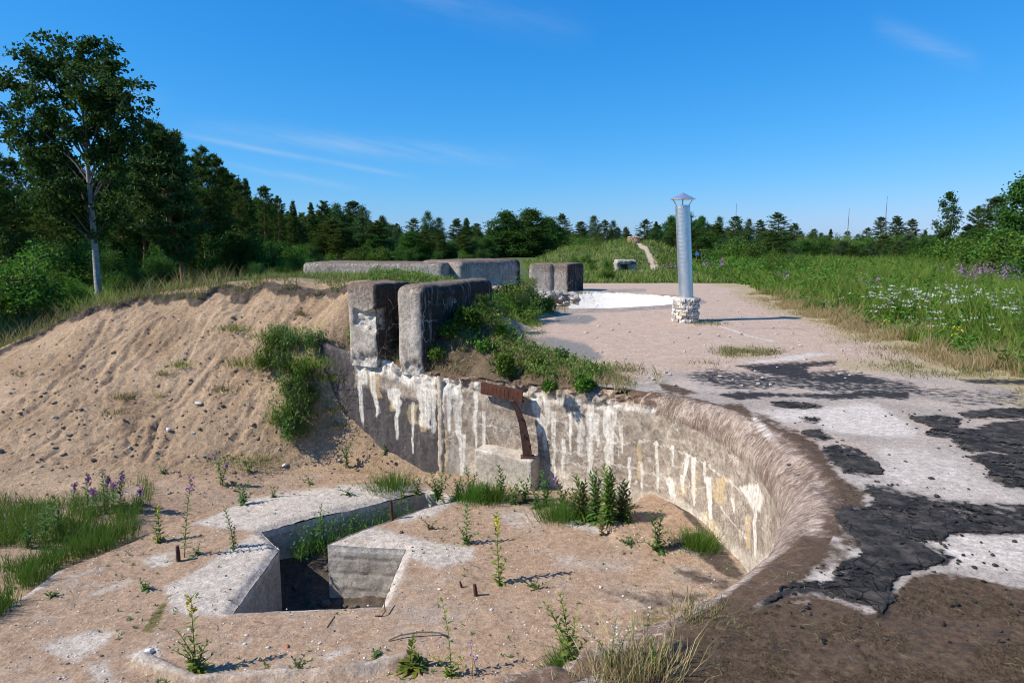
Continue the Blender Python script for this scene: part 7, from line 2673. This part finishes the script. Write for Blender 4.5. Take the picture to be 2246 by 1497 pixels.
for (b, tps, lab) in [((702, 1165), [(705, 1104), (690, 1130), (716, 1128)], 'leafy plant rising from the trench at its left end'), ((762, 1085), [(740, 1072), (770, 1068), (780, 1082)], 'low leafy weed on the pale slab\'s back edge'), ((884, 1096), [(880, 1048), (892, 1066)], 'thin plant growing from the trench behind the iron stub'), ((510, 1200), [(492, 1112), (515, 1150)], 'thin grassy weed on the sand left of the trench'), ((430, 1216), [(438, 1190), (420, 1200)], 'small green weed right of the dark iron stub'),
                      ((318, 1292), [(308, 1270), (330, 1278), (320, 1276)], 'small flat weed on the sand at the left'), ((113, 1308), [(105, 1296), (122, 1300)], 'tiny green weed near the left picture border'), ((655, 1470), [(640, 1440), (670, 1432), (688, 1446), (632, 1462)], 'spiky dark green weed in the foreground sand'), ((580, 1478), [(576, 1446), (590, 1456)], 'tiny yellow-green weed by the foreground kerb'), ((826, 1438), [(818, 1424), (836, 1422)], 'tiny grey-green weed in the foreground sand'),
                      ((1170, 1290), [(1140, 1272), (1200, 1278), (1180, 1270)], 'flat creeping weed beside the thin plant shadow'), ((1380, 1192), [(1352, 1180), (1400, 1182), (1372, 1176)], 'low weed at the front of the sloping slab'), ((1268, 1150), [(1262, 1142), (1280, 1144)], 'tiny bright weed on the platform edge'), ((600, 1090), [(590, 1062), (612, 1068)], 'small weed on the sand behind the slab'), ((680, 1062), [(668, 1040), (690, 1044)], 'small weed at the foot of the bank\'s right end'),
                      ((545, 1035), [(530, 1008), (560, 1012)], 'low green weed under the bank'), ((356, 1038), [(346, 1016), (366, 1018)], 'low green weed below the pale cracked stone'), ((845, 990), [(838, 972), (856, 974)], 'small weed where sand meets the dark wall'), ((1138, 1004), [(1118, 980), (1130, 972), (1150, 986), (1124, 994)], 'spiky weed growing on the ledge under the bracket')]:
    if 'ledge under' in lab:
        p = pd(1136, 1002, 8.02)
        ZS = p
    herb('weed_plant', lab, EP, b, tps, mat=M_HERBY if 'yellow' in lab else M_HERB, L=.06, W=.015, dens=80, basal=8)
# bright growth in the gully of the bank
for k, (px, py, s) in enumerate([(600, 790, .34), (650, 770, .32), (625, 830, .36), (660, 840, .34), (640, 880, .36), (672, 890, .30), (625, 935, .34), (655, 930, .36), (640, 965, .30), (580, 815, .28), (690, 770, .26), (610, 760, .26)]):
    p = hit(px, py)
    me = bush_mesh(500 + k, s * 1.15, s, 900, .055, lance=True)
    root = empty('vetch_bush', p, 0, 'bright leafy bush in the bank gully beside the wall, %s from the top' % ORD[[(760, 610), (770, 650), (770, 690), (790, 600), (815, 580), (830, 625), (840, 660), (880, 640), (890, 672), (930, 655), (935, 625), (965, 640)].index((py, px))], 'bush', 'bushes in the gully of the bank')
    me[0].build('stem', M_STEM, root)
    me[1].build('foliage', M_HERB if k % 3 else M_BUSH, root)
ROW = [(545, 800, 770, 300, .16), (700, 800, 765, 360, .18), (725, 830, 800, 260, .14), (640, 730, 700, 240, .16), (590, 740, 715, 200, .14), (520, 722, 702, 260, .14), (662, 690, 672, 90, .05), (402, 802, 782, 200, .11), (365, 822, 806, 130, .08), (275, 872, 852, 150, .10), (255, 905, 888, 130, .10), (42, 822, 808, 70, .05), (500, 855, 835, 160, .12), (350, 870, 852, 60, .05), (730, 900, 880, 150, .09), (745, 935, 915, 120, .08), (520, 1005, 985, 300, .2), (560, 1012, 995, 260, .2), (250, 1075, 1062, 70, .06), (760, 880, 860, 120, .07)]
RK = rank(ROW, lambda t: t[0])
for t_ in ROW:
    px, py, tp, n, s = t_
    tuft('grass tuft rooted in the sand bank, %s from the left' % RK[id(t_)], (px, py), tp, n, s, M_GRASS if n > 190 else M_TURF, 'grass_tuft', 'grass tuft', group='grass tufts on the sand bank', w=.006, lean=.35)
# horsetail mats on the left
PA = [(-40, 1090), (60, 1100), (160, 1090), (240, 1085), (320, 1062), (340, 1085), (325, 1110), (300, 1135), (200, 1182), (110, 1195), (-40, 1205)]
PB = [(-40, 1262), (60, 1228), (140, 1205), (200, 1172), (300, 1150), (312, 1168), (240, 1205), (150, 1235), (110, 1262), (70, 1305), (20, 1345), (-40, 1380)]
pts = []
for poly, n in ((PA, 9000), (PB, 9000)):
    a = np.column_stack([RH.uniform(-40, 345, n), RH.uniform(1055, 1385, n)])
    a = a[sdf(a, poly) < RH.uniform(-6, 6, len(a))]
    pts.append(np.array([pz(x, y, FLOOR)[:2] for x, y in a]))
P = np.vstack(pts)
P = P[fbm(P[:, 0] * 2.2, P[:, 1] * 2.2, oct=3, seed=231) > .40]
P = np.repeat(P, 3, 0) + RH.normal(0, .02, (len(P) * 3, 2))
grass_obj('horsetail_mat', 'dense bright green horsetail mat on the floor at the left', M_HORSE, P, ZA, RH.uniform(.08, .26, len(P)), .0045, .22, .35, RH)
# trench growth
pts = []
for _ in range(620):
    t = RH.random()
    a = np.array([640, 1150]) + (np.array([905, 1088]) - [640, 1150]) * t + RH.normal(0, 7, 2)
    pts.append(pz(a[0], a[1], FLOOR)[:2])
P = np.array(pts)
P = P[sdf(P, HOLE) < -.03]
grass_obj('trench_weeds', 'green weeds filling the narrow trench', M_HORSE, P, lambda x, y: np.full(len(x), FLOOR - .34), RH.uniform(.12, .36, len(P)), .006, .25, .4, RH)
mb = MB()
k = 420
B = np.column_stack([P[RH.integers(len(P), size=k)] + RH.normal(0, .03, (k, 2)), FLOOR - .34 + RH.random(k) * .30])
B = B[sdf(B, HOLE) < -.03]
add_leaves(mb, B, unit(RH.normal(0, 1, (len(B), 3)) + [0, 0, .3]), .042, .018, RH)
tag(mb.build('trench_leaves', M_HERB), 'leafy weeds crowding the narrow trench', 'weeds', kind='stuff')

# tiny seedlings and dead stems between the larger plants
mb, md = MB(), MB()
src = [(432, 1472), (1250, 1474), (905, 1464), (1444, 1208), (1020, 1192), (960, 1100), (1100, 1092), (1200, 1108), (532, 1106), (490, 1062), (347, 1188), (1320, 1150), (1500, 1200), (760, 1022), (640, 1040), (300, 1240), (330, 1350), (1240, 1480), (1100, 1440)]
for _ in range(420):
    a, b = src[RH.integers(len(src))]
    a, b = RH.normal(a, 60), RH.normal(b, 22)
    if RH.random() < .25:
        a, b = RH.uniform(0, 1500), RH.uniform(1060, 1490)
    p = pz(a, b, FLOOR)
    if sdf(p[None, :2], HOLE)[0] < .03 or sdf(p[None, :2], RIM_CLOSED)[0] > -.25:
        continue
    p[2] = float(ZAf(p[0], p[1]))
    if RH.random() < .7:
        k = RH.integers(4, 10)
        aa = RH.uniform(0, 6.28, k)
        e = RH.uniform(.1, 1.2, k)
        D = np.stack([np.cos(aa) * np.cos(e), np.sin(aa) * np.cos(e), np.sin(e)], 1)
        add_lance(mb, np.repeat(p[None], k, 0), D, RH.uniform(.012, .045, k), .008, .3)
    else:
        d = RH.uniform(0, 6.28)
        L = RH.uniform(.04, .16)
        dv = np.array([math.cos(d), math.sin(d), 0]) * L / 2
        md.add(*tube(np.array([p - dv + [0, 0, .006], p + [RH.normal(0, .01), 0, .012], p + dv + [0, 0, .006]]), .0018, 3, cap=False))
tag(mb.build('small_seedlings', M_HERB), 'tiny green seedlings dotted over the sandy pit floor', 'seedlings', kind='stuff')
tag(md.build('dead_stems', M_BARK), 'dry dead stems lying about on the sandy pit floor', 'litter', kind='stuff')

# ------------------------------------------------------------------ plants on the wall top and mound
def shrub(label, px, py, top, r, mat, leaves=900, leaf=.045, surf='M', name='small_shrub', lance=False, cat='shrub', hang=0):
    p = hit(px, py, surf)
    h = max(.12, pd(px, top, p[1])[2] - p[2] + hang)
    me = bush_mesh(int(px * 7 + py), h, r, leaves, leaf, lance)
    root = empty(name, p - np.array([0, 0, hang]), 0, label, cat)
    me[0].build('stem', M_BARK, root)
    me[1].build('foliage', mat, root)


shrub('leafy green shrub hanging over the wall edge above the bracket', 1110, 822, 776, .13, M_BUSH, 1100, .045, hang=.12)
shrub('small round shrub on the wall edge right of the bracket', 1206, 852, 836, .09, M_BUSH, 420, .04, hang=.05)
shrub('bright shrub on the wall edge, rightmost of the three', 1282, 848, 828, .13, M_BUSH, 800, .045, hang=.06)
shrub('yellowish weed at the mound\'s left end by the long block', 955, 792, 762, .14, M_YBUSH, 700, .045)
shrub('leafy green bush on the mound against the dark block', 1022, 718, 676, .20, M_BUSH, 900, .055)
shrub('broad green weed patch on the mound in front of the dark block', 985, 738, 716, .24, M_BUSH, 700, .05)
shrub('low bush at the mound\'s right side near the sandy deck', 1135, 690, 662, .26, M_BUSH, 900, .06)
shrub('bushy weed on the mound\'s far right corner', 1200, 685, 655, .3, M_YBUSH, 800, .06)
shrub('low yellow-flowering weed on the mound edge', 1180, 800, 782, .14, M_YBUSH, 300, .035)
shrub('low green weed on the middle of the mound', 1060, 770, 752, .16, M_BUSH, 400, .04)
shrub('low green weed on the mound near the deck side', 1230, 790, 775, .16, M_HERB, 400, .035)
shrub('weed growing in the gap between the two grey blocks', 842, 752, 700, .10, M_TURF, 500, .05)


def seedling(label, px, py, top):
    p = hit(px, py, 'M')
    h = pd(px, top, p[1])[2] - p[2]
    root = empty('pine_seedling', p, 0, label, 'pine seedling')
    st, cr = MB(), MB()
    st.add(*tube(np.array([[0, 0, 0], [0, 0, h]]), [.010, .004], 5))
    C, A = [], []
    for k in range(4):
        z = h * (.22 + .25 * k)
        for q in range(5 if k < 3 else 4):
            a = q * 1.26 + k
            d = np.array([math.cos(a), math.sin(a), .55])
            L = h * (.42 - .09 * k)
            st.add(*tube(np.array([[0, 0, z], d * L + [0, 0, z]]), [.005, .002], 3, cap=False))
            for t in np.linspace(.2, 1, 7):
                C.append(d * L * t + [0, 0, z])
                A.append(unit(d))
    for t in np.linspace(.6, 1.0, 8):
        C.append([0, 0, h * t])
        A.append(np.array([0, 0, 1.0]))
    add_needles(cr, np.array(C), np.array(A), 12, .065, .008, RH, .6)
    st.build('trunk', M_BARK, root)
    cr.build('crown', M_BUSH, root)


seedling('young pine seedling with a candle tip on the mound before the dark block', 1060, 728, 654)
seedling('low pine seedling on the mound, right of the taller one', 1098, 742, 716)
# foreground grass on the near rim
tuft('tan dry grass tuft at the bottom edge on the near rim', (1400, 1478), 1405, 420, .08, M_DRY, 'dry_grass_tuft', 'grass tuft', 'D', .004)
tuft('dry grass tuft at the bottom, left of the tan one', (1330, 1492), 1448, 260, .08, M_DRY, 'dry_grass_tuft', 'grass tuft', 'D', .004)
tuft('sparse tall dry grass stalks at the near rim', (1425, 1455), 1340, 60, .10, M_DRY, 'dry_grass_tuft', 'grass tuft', 'D', .004)
tuft('green grass tuft on the moss at the near rim', (1560, 1352), 1325, 240, .09, M_TURF, 'grass_tuft', 'grass tuft', 'D', .004, lean=.5)
tuft('dry tuft on the rim crest above the moss', (1510, 1345), 1318, 160, .05, M_DRY, 'dry_grass_tuft', 'grass tuft', 'D', .004, lean=.4)
tuft('small green tuft on the rim slope by the dark moss', (1735, 1275), 1262, 60, .03, M_GRASS, 'grass_tuft', 'grass tuft', 'D', .005, lean=.5)
tuft('dry stalks standing on the sandy deck behind the wall', (1365, 812), 762, 26, .12, M_DRY, 'dry_grass_tuft', 'grass tuft', 'D', .005, lean=.3)
tuft('small green and brown tuft at the foot of the brick base', (1562, 710), 700, 160, .2, M_TURF, 'grass_tuft', 'grass tuft', 'D', .01, lean=.5)
herb('bedstraw_weed', 'white-flowered weed at the near rim, left of the dry grass', EP, (1345, 1462), [(1352, 1352), (1272, 1370), (1400, 1352), (1362, 1380)], 'D', mat=M_HERBY, L=.025, W=.006, dens=60, flower=16, fmat=M_WHITE, fspan=.3, r=.002, fs=.4)
herb('weed_plant', 'yellow-green weed among the dry grass at the near rim', EP, (1440, 1466), [(1425, 1400), (1460, 1410), (1450, 1430), (1405, 1425)], 'D', mat=M_HERBY, L=.035, W=.012, dens=110, basal=16)
herb('bellflower_weed', 'thin violet bellflower in the foreground sand', EP, (1042, 1482), [(1032, 1402), (1046, 1440), (1036, 1436)], mat=M_HERBY, L=.02, W=.004, dens=20, flower=7, fmat=M_VIOLET, fspan=.12, r=.0018, fs=.55)
# straw, bark and twigs on the mossy near deck
mb = MB()
n = 130
for _ in range(n):
    a, b = RH.uniform(1250, 2246), RH.uniform(1300, 1497)
    p = pz(a, b, 0)
    if sdf(p[None, :2], RIMP)[0] < .05 or a < 1500 and b < 1400:
        continue
    d = RH.uniform(0, 6.28)
    L = RH.uniform(.012, .05)
    dv = np.array([math.cos(d), math.sin(d), 0]) * L / 2
    z = .006 + .006 * RH.random()
    mb.add(*tube(np.array([p - dv + [0, 0, z], p + [RH.normal(0, .004), 0, z + .004], p + dv + [0, 0, z]]), .0010, 3, cap=False))
tag(mb.build('straw_litter', M_STEM), 'dry straw and twigs littering the mossy near deck', 'litter', kind='stuff')
P = np.array([pz(a, b, 0)[:2] for a, b in np.column_stack([RH.uniform(1380, 2300, 30000), RH.uniform(1270, 1560, 30000)])])
msk = np.array(crop5([(1680, 1150), (1860, 1130), (2000, 1160), (2300, 1290), (2300, 1700), (300, 1800), (400, 1560), (640, 1310), (760, 1280), (960, 1290), (1300, 1260), (1500, 1330), (1600, 1250)]))
inm = sdf(proj(np.column_stack([P, np.zeros(len(P))])), msk) < -6
P = P[inm & (sdf(P, RIMP) > .04) & (fbm(P[:, 0] * 5, P[:, 1] * 5, oct=3, seed=241) > .42)]
M_MOSS = leaf_mat('moss_fronds', [(.026, .017, .010), (.055, .036, .018), (.090, .066, .028), (.035, .026, .014)], .1, .9)
grass_obj('moss_cushions', 'short brown moss covering the near deck corner', M_MOSS, P, lambda x, y: ZD(x, y), RH.uniform(.005, .020, len(P)), .003, .9, .6, RH, cat='moss', sink=.002)
# rose blooms on the deck-edge bushes
